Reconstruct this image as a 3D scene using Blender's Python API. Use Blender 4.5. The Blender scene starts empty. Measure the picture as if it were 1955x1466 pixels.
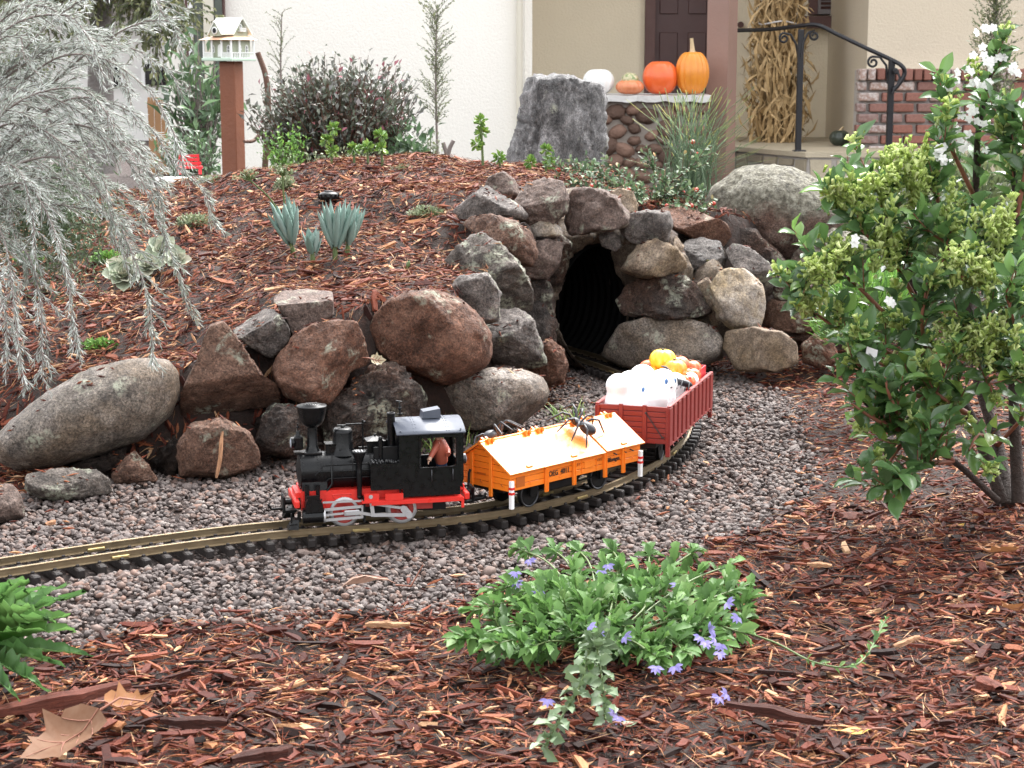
import bpy, math, random
import numpy as np
from mathutils import Vector, Matrix, Euler

# ------------------------------------------------------------------ camera, world, sun, exposure
SC = bpy.context.scene
COL = SC.collection
F, PITCH, CAMH = 3500.0, math.radians(10.0), 0.53      # focal length in photo pixels, tilt down, lens height above the rails
cd = bpy.data.cameras.new("camera"); cam = bpy.data.objects.new("camera", cd); COL.objects.link(cam)
cam.location = (0, 0, CAMH); cam.rotation_euler = (math.radians(90) - PITCH, 0, 0)
cd.sensor_width = 36.0; cd.lens = 36.0 * F / 1955.0; cd.clip_start = 0.05; cd.clip_end = 900
cd.dof.use_dof = True; cd.dof.focus_distance = 2.35; cd.dof.aperture_fstop = 42
SC.camera = cam
SUN_EL, SUN_AZ = math.radians(55), math.radians(26)      # veiled sun high behind the scene, a little to the right
world = bpy.data.worlds.new("World"); SC.world = world; world.use_nodes = True
wt = world.node_tree; wt.nodes.clear()
sky = wt.nodes.new("ShaderNodeTexSky"); sky.sky_type = 'NISHITA'; sky.sun_disc = False
sky.sun_elevation = SUN_EL; sky.sun_rotation = SUN_AZ; sky.air_density = 1.0; sky.dust_density = 4.0; sky.ozone_density = 1.0
hs = wt.nodes.new("ShaderNodeHueSaturation"); hs.inputs['Saturation'].default_value = 0.10
bg = wt.nodes.new("ShaderNodeBackground"); bg.inputs['Strength'].default_value = 0.15
wo = wt.nodes.new("ShaderNodeOutputWorld")
wt.links.new(sky.outputs[0], hs.inputs['Color']); wt.links.new(hs.outputs[0], bg.inputs[0]); wt.links.new(bg.outputs[0], wo.inputs[0])
sl = bpy.data.lights.new("sun", 'SUN'); sl.energy = 0.6; sl.angle = math.radians(30); sl.color = (1.0, 0.95, 0.89)
sun = bpy.data.objects.new("sun", sl); COL.objects.link(sun)
_sd = Vector((math.cos(SUN_EL) * math.sin(SUN_AZ), math.cos(SUN_EL) * math.cos(SUN_AZ), math.sin(SUN_EL)))
sun.rotation_euler = (-_sd).to_track_quat('-Z', 'Y').to_euler(); sun.location = _sd * 30
vs = SC.view_settings; vs.view_transform = 'Standard'; vs.look = 'None'; vs.exposure = 2.4; vs.gamma = 1.0; vs.use_curve_mapping = False
SC.cycles.max_bounces = 6; SC.cycles.diffuse_bounces = 3; SC.cycles.glossy_bounces = 2; SC.cycles.transmission_bounces = 3; SC.cycles.transparent_max_bounces = 4
SC.cycles.caustics_reflective = False; SC.cycles.caustics_refractive = False
try:
    SC.cycles.use_denoising = True; SC.cycles.denoiser = 'OPENIMAGEDENOISE'
except Exception: pass

# ------------------------------------------------------------------ helpers
R = random.Random(7); NR = np.random.default_rng(11)
CP, SP = math.cos(PITCH), math.sin(PITCH)
def ray(x, y):
    u = (x - 977.5) / F; v = (y - 733) / F
    return np.array([u, CP - v * SP, -SP - v * CP])
def at(x, y, Y):                                         # the point of the place seen at photo pixel x, y that lies Y metres ahead
    d = ray(x, y); r = d * (Y / d[1]); r[2] += CAMH; return r
def gz(x, y, z=0.0):                                     # ... that lies at height z
    d = ray(x, y); r = d * ((z - CAMH) / d[2]); r[2] += CAMH; return r
def ppm(Y, z=0.1): return F / (Y * CP - (z - CAMH) * SP)   # photo pixels per metre there

def _hash(ix, iy, iz):
    h = (ix * 374761393 + iy * 668265263 + iz * 2147483647 * 3 + 1013904223) & 0xffffffff
    h = ((h ^ (h >> 13)) * 1274126177) & 0xffffffff
    return ((h ^ (h >> 16)) & 0xffff) / 65535.0
def vnoise(p):                                           # value noise, p is n x 3, result in -1..1
    p = np.asarray(p, float); i = np.floor(p).astype(np.int64); f = p - i; f = f * f * f * (f * (f * 6 - 15) + 10)
    o = 0
    for dx in (0, 1):
        wx = f[:, 0] if dx else 1 - f[:, 0]
        for dy in (0, 1):
            wy = f[:, 1] if dy else 1 - f[:, 1]
            for dz in (0, 1):
                wz = f[:, 2] if dz else 1 - f[:, 2]
                o = o + wx * wy * wz * _hash(i[:, 0] + dx, i[:, 1] + dy, i[:, 2] + dz)
    return o * 2 - 1
def fbm(p, oct=4, gain=0.5):
    p = np.asarray(p, float); s = 0; a = 1.0
    for k in range(oct):
        s = s + a * vnoise(p * (2 ** k) + 17.3 * k); a *= gain
    return s

def tag(o, label=None, cat=None, group=None, kind=None):
    if label: o["label"] = label
    if cat: o["category"] = cat
    if group: o["group"] = group
    if kind: o["kind"] = kind
    return o
def thing(name, label, cat, loc=(0, 0, 0), rotz=0.0, group=None):
    o = bpy.data.objects.new(name, None); COL.objects.link(o); o.empty_display_size = 0.02
    o.location = loc; o.rotation_euler = (0, 0, rotz)
    return tag(o, label, cat, group, "thing")
def link(name, me, mat, parent=None, loc=None, rot=None):
    o = bpy.data.objects.new(name, me); COL.objects.link(o)
    if mat is not None and len(me.materials) == 0: me.materials.append(mat)
    if parent is not None: o.parent = parent
    if loc is not None: o.location = loc
    if rot is not None: o.rotation_euler = rot
    return o
def np_mesh(name, V, Fq, rnd=None, smooth=True):         # V n x 3, Fq m x k with one k
    V = np.ascontiguousarray(V, np.float32); Fq = np.ascontiguousarray(Fq, np.int32); m, k = Fq.shape
    me = bpy.data.meshes.new(name)
    me.vertices.add(len(V)); me.vertices.foreach_set("co", V.ravel())
    me.loops.add(m * k); me.loops.foreach_set("vertex_index", Fq.ravel())
    me.polygons.add(m); me.polygons.foreach_set("loop_start", np.arange(0, m * k, k, dtype=np.int32))
    try: me.polygons.foreach_set("loop_total", np.full(m, k, np.int32))
    except Exception: pass
    me.polygons.foreach_set("use_smooth", np.full(m, smooth, bool))
    if rnd is not None:
        a = me.attributes.new("rnd", 'FLOAT', 'POINT'); a.data.foreach_set("value", np.ascontiguousarray(rnd, np.float32))
    me.update(calc_edges=True)
    return me

class MB:                                                # collects simple shapes into one mesh
    def __init__(s): s.v = []; s.f = []; s.sm = []
    def add(s, V, Fs, smooth=False):
        n = len(s.v); s.v += [tuple(float(c) for c in q) for q in V]; s.f += [tuple(i + n for i in f) for f in Fs]; s.sm += [smooth] * len(Fs); return s
    def box(s, c, d, rot=None, bev=0.0, taper=1.0):
        hx, hy, hz = d[0] / 2, d[1] / 2, d[2] / 2
        if bev <= 0:
            V = [(x * (taper if z > 0 else 1), y * (taper if z > 0 else 1), z) for z in (-hz, hz) for x, y in ((-hx, -hy), (hx, -hy), (hx, hy), (-hx, hy))]
            Fs = [(3, 2, 1, 0), (4, 5, 6, 7), (0, 1, 5, 4), (1, 2, 6, 5), (2, 3, 7, 6), (3, 0, 4, 7)]
        else:
            b = min(bev, hx * .9, hy * .9, hz * .9); V = []
            for z, ins in ((-hz, b), (-hz + b, 0), (hz - b, 0), (hz, b)):
                ax, ay = hx - ins, hy - ins
                t = taper if z > 0 else 1
                ax *= t; ay *= t
                V += [(-ax + b * (ins == 0), -ay, z), (ax - b * (ins == 0), -ay, z), (ax, -ay + b * (ins == 0), z), (ax, ay - b * (ins == 0), z),
                      (ax - b * (ins == 0), ay, z), (-ax + b * (ins == 0), ay, z), (-ax, ay - b * (ins == 0), z), (-ax, -ay + b * (ins == 0), z)]
            Fs = [tuple(range(7, -1, -1)), tuple(range(24, 32))]
            for k in range(3):
                for i in range(8): Fs.append((k * 8 + i, k * 8 + (i + 1) % 8, k * 8 + 8 + (i + 1) % 8, k * 8 + 8 + i))
        m = rot if rot is not None else None
        c = Vector(c)
        V = [((m @ Vector(q)) if m is not None else Vector(q)) + c for q in V]
        return s.add(V, Fs)
    def prism(s, poly, axis, a, b):                      # polygon in the two other axes, from a to b along axis (0 x, 1 y, 2 z)
        n = len(poly)
        def P(q, t):
            l = [q[0], q[1]]; l.insert(axis, t); return l
        V = [P(q, a) for q in poly] + [P(q, b) for q in poly]
        Fs = [tuple(range(n)), tuple(range(2 * n - 1, n - 1, -1))] + [(i, i + n, (i + 1) % n + n, (i + 1) % n) for i in range(n)]
        return s.add(V, Fs)
    def cyl(s, p0, p1, r, r2=None, n=14, caps=True, smooth=True):
        r2 = r if r2 is None else r2; p0, p1 = Vector(p0), Vector(p1); d = (p1 - p0).normalized()
        u = d.orthogonal().normalized(); w = d.cross(u)
        V = []
        for p, q in ((p0, r), (p1, r2)):
            for i in range(n):
                a = 2 * math.pi * i / n; V.append(p + (u * math.cos(a) + w * math.sin(a)) * q)
        s.add(V, [(i, (i + 1) % n, n + (i + 1) % n, n + i) for i in range(n)], smooth)
        if caps:
            s.add(V[:n], [tuple(range(n - 1, -1, -1))]); s.add(V[n:], [tuple(range(n))])
        return s
    def tube(s, pts, r, n=6, caps=True):
        P = [Vector(p) for p in pts]; rs = r if isinstance(r, (list, tuple, np.ndarray)) else [r] * len(P)
        V = []; u = None
        for i, p in enumerate(P):
            t = (P[min(i + 1, len(P) - 1)] - P[max(i - 1, 0)])
            t = t.normalized() if t.length > 1e-9 else Vector((0, 0, 1))
            if u is None: u = t.orthogonal().normalized()
            u = (u - t * u.dot(t)); u = u.normalized() if u.length > 1e-6 else t.orthogonal().normalized()
            w = t.cross(u)
            for k in range(n):
                a = 2 * math.pi * k / n; V.append(p + (u * math.cos(a) + w * math.sin(a)) * rs[i])
        Fs = [(i * n + k, i * n + (k + 1) % n, (i + 1) * n + (k + 1) % n, (i + 1) * n + k) for i in range(len(P) - 1) for k in range(n)]
        s.add(V, Fs, True)
        if caps and n > 2:
            s.add(V[:n], [tuple(range(n - 1, -1, -1))]); s.add(V[-n:], [tuple(range(n))])
        return s
    def lathe(s, prof, c=(0, 0, 0), n=20, axis='z', smooth=True):  # prof: (radius, height)
        V = []
        for r, z in prof:
            for i in range(n):
                a = 2 * math.pi * i / n; x, y = max(r, 1e-5) * math.cos(a), max(r, 1e-5) * math.sin(a)
                q = (x, y, z) if axis == 'z' else ((z, x, y) if axis == 'x' else (y, z, x))
                V.append((q[0] + c[0], q[1] + c[1], q[2] + c[2]))
        Fs = [(j * n + i, j * n + (i + 1) % n, (j + 1) * n + (i + 1) % n, (j + 1) * n + i) for j in range(len(prof) - 1) for i in range(n)]
        return s.add(V, Fs, smooth)
    def ball(s, c, r, n=12, m=8, rot=None):
        r = (r, r, r) if not isinstance(r, (tuple, list)) else r; V = []
        for j in range(m + 1):
            ph = math.pi * j / m
            for i in range(n):
                a = 2 * math.pi * i / n
                q = Vector((math.sin(ph) * math.cos(a) * r[0], math.sin(ph) * math.sin(a) * r[1], -math.cos(ph) * r[2]))
                if rot is not None: q = rot @ q
                V.append(q + Vector(c))
        return s.add(V, [(j * n + i, j * n + (i + 1) % n, (j + 1) * n + (i + 1) % n, (j + 1) * n + i) for j in range(m) for i in range(n)], True)
    def mesh(s, name):
        me = bpy.data.meshes.new(name); me.from_pydata(s.v, [], s.f); me.polygons.foreach_set("use_smooth", s.sm); me.update(); return me
    def build(s, name, mat, parent=None, loc=None, rot=None): return link(name, s.mesh(name), mat, parent, loc, rot)

# ------------------------------------------------------------------ materials
MATS = {}
def nt(name):
    m = bpy.data.materials.new(name); m.use_nodes = True; t = m.node_tree; t.nodes.clear()
    o = t.nodes.new("ShaderNodeOutputMaterial"); b = t.nodes.new("ShaderNodeBsdfPrincipled"); t.links.new(b.outputs[0], o.inputs[0])
    MATS[name] = m
    return m, t, b, o
def N(t, typ, **kw):
    n = t.nodes.new("ShaderNode" + typ)
    for k, v in kw.items():
        if k in n.inputs.keys() if hasattr(n.inputs, 'keys') else False: n.inputs[k].default_value = v
        else: setattr(n, k, v)
    return n
def noise(t, vec, scale, detail=4, rough=0.6, dist=0.0):
    n = t.nodes.new("ShaderNodeTexNoise"); n.inputs['Scale'].default_value = scale; n.inputs['Detail'].default_value = detail
    n.inputs['Roughness'].default_value = rough; n.inputs['Distortion'].default_value = dist
    if vec is not None: t.links.new(vec, n.inputs['Vector'])
    return n.outputs['Fac']
def ramp(t, fac, stops, interp='LINEAR'):
    n = t.nodes.new("ShaderNodeValToRGB"); e = n.color_ramp.elements; n.color_ramp.interpolation = interp
    while len(e) < len(stops): e.new(0.5)
    for el, (p, c) in zip(e, stops):
        el.position = p; el.color = (*c, 1) if len(c) == 3 else c
    t.links.new(fac, n.inputs[0]); return n.outputs[0]
def mix(t, fac, a, b, typ='MIX'):
    n = t.nodes.new("ShaderNodeMix"); n.data_type = 'RGBA'; n.blend_type = typ
    for s, v in ((n.inputs[0], fac), (n.inputs[6], a), (n.inputs[7], b)):
        if isinstance(v, (int, float)): s.default_value = v
        elif isinstance(v, tuple): s.default_value = (*v, 1) if len(v) == 3 else v
        else: t.links.new(v, s)
    return n.outputs[2]
def math_(t, op, a, b=0.5):
    n = t.nodes.new("ShaderNodeMath"); n.operation = op
    for s, v in ((n.inputs[0], a), (n.inputs[1], b)):
        if isinstance(v, (int, float)): s.default_value = v
        else: t.links.new(v, s)
    return n.outputs[0]
def bump(t, b, height, strength=0.3, dist=0.01, prev=None):
    n = t.nodes.new("ShaderNodeBump"); n.inputs['Strength'].default_value = strength; n.inputs['Distance'].default_value = dist
    t.links.new(height, n.inputs['Height'])
    if prev is not None: t.links.new(prev, n.inputs['Normal'])
    if b is not None: t.links.new(n.outputs[0], b.inputs['Normal'])
    return n.outputs[0]
def objco(t): return t.nodes.new("ShaderNodeTexCoord").outputs['Object']
def rndattr(t):
    n = t.nodes.new("ShaderNodeAttribute"); n.attribute_name = "rnd"; return n.outputs['Fac']
def sc_(c, k): return tuple(min(1.0, x * k) for x in c)
def plain(name, col, rough=0.5, metal=0.0, var=0.12, vscale=40, bmp=0.0, bscale=200, spec=0.5, coat=0.0, orand=0.0):
    m, t, b, o = nt(name); co = objco(t)
    c = mix(t, noise(t, co, vscale, 5), sc_(col, 1 - var), sc_(col, 1 + var))
    if orand:
        oi = t.nodes.new("ShaderNodeObjectInfo").outputs['Random']
        c = mix(t, 1.0, c, ramp(t, oi, [(0, (1 - orand,) * 3), (1, (1 + orand * .6,) * 3)]), 'MULTIPLY')
    t.links.new(c, b.inputs['Base Color'])
    b.inputs['Roughness'].default_value = rough; b.inputs['Metallic'].default_value = metal; b.inputs['Specular IOR Level'].default_value = spec
    if coat: b.inputs['Coat Weight'].default_value = coat; b.inputs['Coat Roughness'].default_value = 0.15
    r = noise(t, co, vscale * 1.7, 3); n = t.nodes.new("ShaderNodeMapRange"); t.links.new(r, n.inputs[0])
    n.inputs[1].default_value = .3; n.inputs[2].default_value = .7; n.inputs[3].default_value = max(.03, rough - .08); n.inputs[4].default_value = min(1, rough + .1)
    t.links.new(n.outputs[0], b.inputs['Roughness'])
    if bmp: bump(t, b, noise(t, co, bscale, 6, .65), bmp, 1.0 / bscale)
    return m
def leafmat(name, stops, rough=0.4, transl=0.25, spec=0.5, vein=0.15):
    m, t, b, o = nt(name); r = rndattr(t); co = objco(t)
    c = ramp(t, r, stops); c = mix(t, noise(t, co, 120, 3), mix(t, vein, c, (0, 0, 0)), mix(t, vein * .6, c, (1, 1, .8)))
    t.links.new(c, b.inputs['Base Color']); b.inputs['Roughness'].default_value = rough; b.inputs['Specular IOR Level'].default_value = spec
    if transl:
        tr = t.nodes.new("ShaderNodeBsdfTranslucent"); t.links.new(mix(t, .4, c, (.5, .6, .1), 'MULTIPLY') if False else c, tr.inputs[0])
        ms = t.nodes.new("ShaderNodeMixShader"); ms.inputs[0].default_value = transl
        t.links.new(b.outputs[0], ms.inputs[1]); t.links.new(tr.outputs[0], ms.inputs[2]); t.links.new(ms.outputs[0], o.inputs[0])
    return m
def rockmat(name, dark, mid, light, lichen=0.25, lichcol=(.40, .41, .32), bscale=70, bstr=0.8, speck=0.5, warm=None, rough=0.75, moss=None, pits=0.0, streak=1.0):
    wm = (.82, .775, .73); dark, mid, light = [tuple(a * b_ for a, b_ in zip(q, wm)) for q in (dark, mid, light)]
    m, t, b, o = nt(name); co = objco(t)
    ad = t.nodes.new("ShaderNodeVectorMath"); ad.operation = 'ADD'; t.links.new(co, ad.inputs[0])
    oi = t.nodes.new("ShaderNodeObjectInfo").outputs['Random']
    cx = t.nodes.new("ShaderNodeCombineXYZ"); t.links.new(math_(t, 'MULTIPLY', oi, 37.0), cx.inputs[0]); t.links.new(math_(t, 'MULTIPLY', oi, 91.0), cx.inputs[1])
    t.links.new(cx.outputs[0], ad.inputs[1]); co = ad.outputs[0]
    if streak != 1.0:
        mp_ = t.nodes.new("ShaderNodeMapping"); mp_.inputs['Scale'].default_value = (1.2, 1.2, streak); t.links.new(co, mp_.inputs[0]); co = mp_.outputs[0]
    c = ramp(t, noise(t, co, 16, 9, .68, .6), [(.30, dark), (.48, mid), (.70, light)])
    if warm: c = mix(t, ramp(t, noise(t, co, 9, 5, .6, .4), [(.45, (0, 0, 0)), (.62, (1, 1, 1))]), c, warm)
    sp = noise(t, co, 330, 4, .85)
    c = mix(t, .8, c, ramp(t, noise(t, co, 75, 6, .75), [(.32, (.42, .40, .40)), (.5, (1, 1, 1)), (.66, (1.5, 1.48, 1.45))]), 'MULTIPLY')
    c = mix(t, min(1, speck + .35), c, ramp(t, sp, [(.34, (.25, .24, .24)), (.5, (1, 1, 1)), (.66, (2.0, 1.95, 1.9))]), 'MULTIPLY')
    ge = t.nodes.new("ShaderNodeNewGeometry"); sx = t.nodes.new("ShaderNodeSeparateXYZ"); t.links.new(ge.outputs['Normal'], sx.inputs[0])
    if lichen > 0:
        lf = math_(t, 'MULTIPLY', ramp(t, noise(t, co, 22, 4, .55, .3), [(.62 - .16 * lichen, (0, 0, 0)), (.70 - .16 * lichen, (1, 1, 1))]),
                   ramp(t, noise(t, co, 150, 4, .7), [(.42, (0, 0, 0)), (.56, (1, 1, 1))]))
        c = mix(t, lf, c, lichcol)
    if moss:
        mf = ramp(t, noise(t, co, 12, 5, .6), [(.60, (0, 0, 0)), (.66, (1, 1, 1))]); c = mix(t, mf, c, moss)
    t.links.new(c, b.inputs['Base Color'])
    b.inputs['Specular IOR Level'].default_value = 0.28
    t.links.new(ramp(t, noise(t, co, 45, 4), [(.3, (rough - .22,) * 3), (.7, (min(1, rough + .15),) * 3)]), b.inputs['Roughness'])
    n1 = bump(t, None, noise(t, co, bscale, 12, .74), min(1.0, bstr), 0.013)
    wv = noise(t, co, 24, 8, .62, 1.4); cr = ramp(t, math_(t, 'ABSOLUTE', math_(t, 'SUBTRACT', wv, .5), 0.0), [(0, (0, 0, 0)), (.022, (1, 1, 1))])
    n1 = bump(t, None, cr, .55, 0.004, n1)
    if pits:
        vo = t.nodes.new("ShaderNodeTexVoronoi"); vo.inputs['Scale'].default_value = 210; t.links.new(co, vo.inputs['Vector'])
        n1 = bump(t, None, ramp(t, vo.outputs['Distance'], [(.12, (0, 0, 0)), (.42, (1, 1, 1))]), pits, 0.004, n1)
    bump(t, b, noise(t, co, bscale * 5, 5, .75), .8, 0.0022, n1)
    return m
# ------------------------------------------------------------------ material library
def gravelmat(name):
    m, t, b, o = nt(name); r = rndattr(t); co = objco(t)
    c = ramp(t, r, [(0, (0.0906, 0.0755, 0.0714)), (.18, (0.1069, 0.0886, 0.0835)), (.42, (0.1270, 0.1038, 0.0967)), (.60, (0.1434, 0.1142, 0.1048)), (.74, (0.1651, 0.1174, 0.0997)), (.84, (0.1814, 0.1106, 0.0860)), (.90, (0.1706, 0.1471, 0.1366)), (1, (0.2114, 0.1821, 0.1670))])
    c = mix(t, .45, c, ramp(t, noise(t, co, 420, 4, .7), [(.3, (.5, .5, .5)), (.55, (1, 1, 1)), (.75, (1.35, 1.33, 1.3))]), 'MULTIPLY')
    t.links.new(c, b.inputs['Base Color']); b.inputs['Roughness'].default_value = .65; b.inputs['Specular IOR Level'].default_value = .18
    bump(t, b, noise(t, co, 600, 4, .7), .4, .0012)
    return m
def chipmat(name):
    m, t, b, o = nt(name); r = rndattr(t); co = objco(t)
    c = ramp(t, r, [(0, (0.0125, 0.0051, 0.0040)), (.22, (0.0479, 0.0114, 0.0074)), (.50, (0.1049, 0.0245, 0.0142)), (.70, (0.1596, 0.0422, 0.0228)), (.84, (0.2280, 0.0752, 0.0353)), (.93, (0.3534, 0.1653, 0.0752)), (1, (0.4788, 0.2964, 0.1710))])
    c = mix(t, .75, c, ramp(t, noise(t, co, 500, 5, .7), [(.3, (.45, .42, .42)), (.55, (1, 1, 1)), (.75, (1.4, 1.35, 1.3))]), 'MULTIPLY')
    t.links.new(c, b.inputs['Base Color']); b.inputs['Roughness'].default_value = .6; b.inputs['Specular IOR Level'].default_value = .12
    bump(t, b, noise(t, co, 700, 4, .7), .5, .001)
    return m
def soilmat(name):
    m, t, b, o = nt(name); co = objco(t)
    c = ramp(t, noise(t, co, 60, 8, .7), [(.3, (.012, .008, .006)), (.55, (.035, .018, .013)), (.75, (.075, .035, .024))])
    t.links.new(c, b.inputs['Base Color']); b.inputs['Roughness'].default_value = .85
    bump(t, b, noise(t, co, 160, 8, .75), 1.0, .006); return m
gravelmat("gravel"); chipmat("mulch"); soilmat("soil")
rockmat("granite_smooth", (.085, .08, .078), (.22, .20, .18), (.36, .34, .33), .10, warm=(.15, .115, .085), bscale=60, bstr=.55, speck=.65, rough=.6)
rockmat("brown_rock", (.075, .042, .030), (.165, .095, .070), (.27, .175, .135), .22, bscale=85, bstr=.9, speck=.55, pits=.5)
rockmat("red_brown_rock", (.085, .042, .028), (.19, .10, .070), (.29, .17, .125), .16, bscale=95, bstr=.9, speck=.5, pits=.6)
rockmat("lichen_rock", (.05, .047, .047), (.15, .135, .125), (.29, .265, .25), .75, bscale=70, bstr=.9, speck=.5)
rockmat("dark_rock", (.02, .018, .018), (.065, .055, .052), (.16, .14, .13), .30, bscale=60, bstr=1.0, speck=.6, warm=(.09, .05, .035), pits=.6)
rockmat("grey_rock", (.06, .056, .055), (.155, .142, .138), (.31, .29, .285), .25, bscale=65, bstr=.9, speck=.55)
rockmat("mauve_rock", (.085, .062, .055), (.19, .145, .13), (.31, .25, .23), .12, bscale=80, bstr=.85, speck=.5)
rockmat("tan_rock", (.13, .10, .075), (.27, .215, .165), (.45, .39, .32), .10, bscale=60, bstr=.8, speck=.4, warm=(.22, .16, .10))
rockmat("pale_rock", (.20, .175, .15), (.40, .37, .34), (.62, .60, .58), .05, bscale=50, bstr=.7, speck=.35, warm=(.33, .25, .15))
rockmat("mossy_rock", (.04, .04, .045), (.12, .115, .115), (.25, .24, .24), .15, bscale=60, bstr=.8, speck=.5, moss=(.10, .10, .02))
rockmat("lichen_boulder", (.10, .062, .05), (.22, .145, .12), (.36, .28, .25), .10, bscale=80, bstr=1.0, speck=.5, pits=.8)
rockmat("standing_rock", (.035, .036, .040), (.15, .155, .165), (.50, .52, .56), .05, bscale=30, bstr=1.0, speck=.55, rough=.6, streak=.75)
rockmat("mortar", (.11, .085, .065), (.20, .165, .13), (.30, .26, .215), .0, bscale=60, bstr=.9, speck=.4, warm=(.085, .06, .048))
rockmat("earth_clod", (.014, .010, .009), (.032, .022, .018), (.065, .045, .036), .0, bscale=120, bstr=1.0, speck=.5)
# the big boulder's upper side is grown over with pale lichen
def lichen_top(name):
    m = MATS[name]; t = m.node_tree; b = [n for n in t.nodes if n.type == 'BSDF_PRINCIPLED'][0]; c = b.inputs['Base Color'].links[0].from_socket
    co = objco(t); sx = t.nodes.new("ShaderNodeSeparateXYZ"); t.links.new(co, sx.inputs[0])
    h = math_(t, 'ADD', math_(t, 'MULTIPLY', sx.outputs[2], 9.0), math_(t, 'MULTIPLY', noise(t, co, 14, 6, .7), 1.3))
    f = ramp(t, h, [(.62, (0, 0, 0)), (1.0, (1, 1, 1))])
    g = ramp(t, noise(t, co, 90, 5, .7), [(.36, (.075, .068, .052)), (.5, (.20, .185, .14)), (.64, (.36, .345, .28))])
    t.links.new(mix(t, f, c, g), b.inputs['Base Color'])
lichen_top("lichen_boulder")
plain("brass_rail", (.24, .185, .115), .36, .7, .3, 60, .1, 300)
plain("joiner_brass", (.55, .43, .20), .35, .8, .2, 60)
plain("sleeper_plastic", (.020, .016, .015), .55, 0, .3, 90, .3, 300, .3)
plain("black_plastic", (.0035, .0038, .0045), .30, 0, .25, 90, .06, 500, .28)
plain("black_matt", (.004, .004, .0045), .5, 0, .25, 90, 0, 200, .25)
plain("roof_plastic", (.075, .085, .11), .36, 0, .2, 60, .05, 400)
plain("red_plastic", (.62, .028, .020), .35, 0, .15, 70)
plain("dark_red_plastic", (.36, .032, .026), .4, 0, .15, 70)
plain("silver_metal", (.42, .42, .43), .36, .35, .10, 120)
plain("steel_dark", (.06, .06, .065), .35, .7, .3, 120)
plain("orange_plastic", (.86, .215, .018), .34, 0, .08, 60, .04, 400)
plain("orange_roof_plastic", (.88, .27, .045), .28, 0, .06, 60, .03, 300, .42)
plain("orange_dark", (.42, .10, .012), .4, 0, .15, 60)
plain("wagon_red", (.225, .026, .022), .38, 0, .15, 60, .06, 400)
plain("wagon_red_dark", (.11, .014, .013), .42, 0, .2, 60)
plain("white_paint", (.80, .80, .80), .45, 0, .04, 60)
plain("white_toy", (.94, .94, .95), .35, 0, .03, 60)
plain("toy_blue", (.05, .13, .30), .3, 0, .2, 200)
plain("toy_black", (.020, .020, .026), .38, 0, .3, 200, .3, 700)
plain("lettering_black", (.02, .012, .01), .5, 0, .1, 60)
plain("lettering_white", (.55, .50, .48), .5, 0, .2, 300)
plain("coal", (.012, .012, .013), .28, 0, .4, 300, .6, 500)
plain("lens_glass", (.35, .38, .42), .1, 0, .05, 60)
plain("figure_coat", (.42, .10, .06), .5, 0, .2, 200)
plain("figure_dark", (.03, .05, .10), .5, 0, .2, 200)
plain("figure_skin", (.60, .36, .26), .5, 0, .1, 200)
plain("pipe_black", (.0022, .0022, .0024), .6, 0, .3, 40, 0, 200, .15)
plain("stucco_cream", (.93, .90, .83), .85, 0, .05, 1.6, .4, 60)
plain("stucco_tan", (.80, .70, .53), .85, 0, .08, 2.2, .4, 60)
plain("stucco_beige", (.62, .54, .42), .85, 0, .07, 2.2, .4, 60)
plain("trim_cream", (.66, .62, .52), .6, 0, .05, 6)
plain("mauve_wood", (.27, .165, .132), .55, 0, .12, 6, .15, 60)
plain("mauve_dark", (.105, .050, .043), .55, 0, .12, 8, .1, 60)
plain("door_wood", (.078, .036, .033), .45, 0, .15, 8)
plain("shutter_grey", (.20, .18, .18), .6, 0, .1, 10)
plain("dark_glass", (.012, .012, .014), .1, 0, .2, 4, 0, 50, .6)
plain("window_glass", (.10, .115, .10), .08, 0, .3, 5, 0, 50, .8)
plain("iron_black", (.012, .012, .015), .38, .2, .3, 30, .1, 200)
plain("concrete", (.42, .40, .37), .8, 0, .12, 6, .3, 60)
plain("porch_mortar", (.40, .37, .34), .85, 0, .1, 10, .3, 80)
plain("flagstone", (.40, .345, .25), .6, 0, .28, 5, .3, 40, .5, 0, .35)
plain("planter_stone", (.19, .115, .085), .7, 0, .45, 14, .6, 50, .3, 0, .55)
plain("planter_mortar", (.25, .215, .185), .85, 0, .15, 20, .4, 60)
plain("planter_cap", (.60, .59, .57), .6, 0, .12, 10, .3, 40)
plain("cedar_post", (.20, .068, .032), .55, 0, .22, 12, .2, 80)
plain("birdhouse_sage", (.36, .39, .29), .6, 0, .06, 30)
plain("birdhouse_white", (.84, .85, .83), .55, 0, .03, 30)
plain("birdhouse_green", (.52, .66, .54), .55, 0, .05, 30)
plain("birdhouse_copper", (.78, .50, .34), .5, 0, .15, 30)
plain("shingle_pale", (.76, .79, .72), .6, 0, .06, 30)
plain("twig_brown", (.11, .055, .035), .7, 0, .35, 60, .5, 200)
plain("twig_grey", (.20, .165, .15), .75, 0, .3, 60, .5, 200)
plain("twig_red", (.20, .075, .045), .6, 0, .3, 60)
plain("stem_green", (.085, .125, .035), .5, 0, .25, 80)
plain("bark_dark", (.032, .018, .013), .8, 0, .45, 60, 1.0, 120)
plain("tree_bark", (.22, .20, .19), .8, 0, .35, 12, .8, 40)
plain("corn_husk", (.50, .345, .17), .65, 0, .35, 30, .3, 120, .4, 0, .35)
plain("twine", (.62, .60, .58), .6)
plain("plastic_tag", (.80, .76, .78), .4, 0, .05, 60)
plain("tag_pink", (.62, .12, .16), .4, 0, .1, 60)
plain("toy_red", (.60, .03, .04), .4, 0, .1, 20)
plain("white_slab", (.75, .75, .74), .6, 0, .08, 10)
plain("roof_shingle", (.22, .20, .19), .8, 0, .3, 10)
plain("neighbour_wall", (.74, .73, .71), .85, 0, .06, 4)
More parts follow.
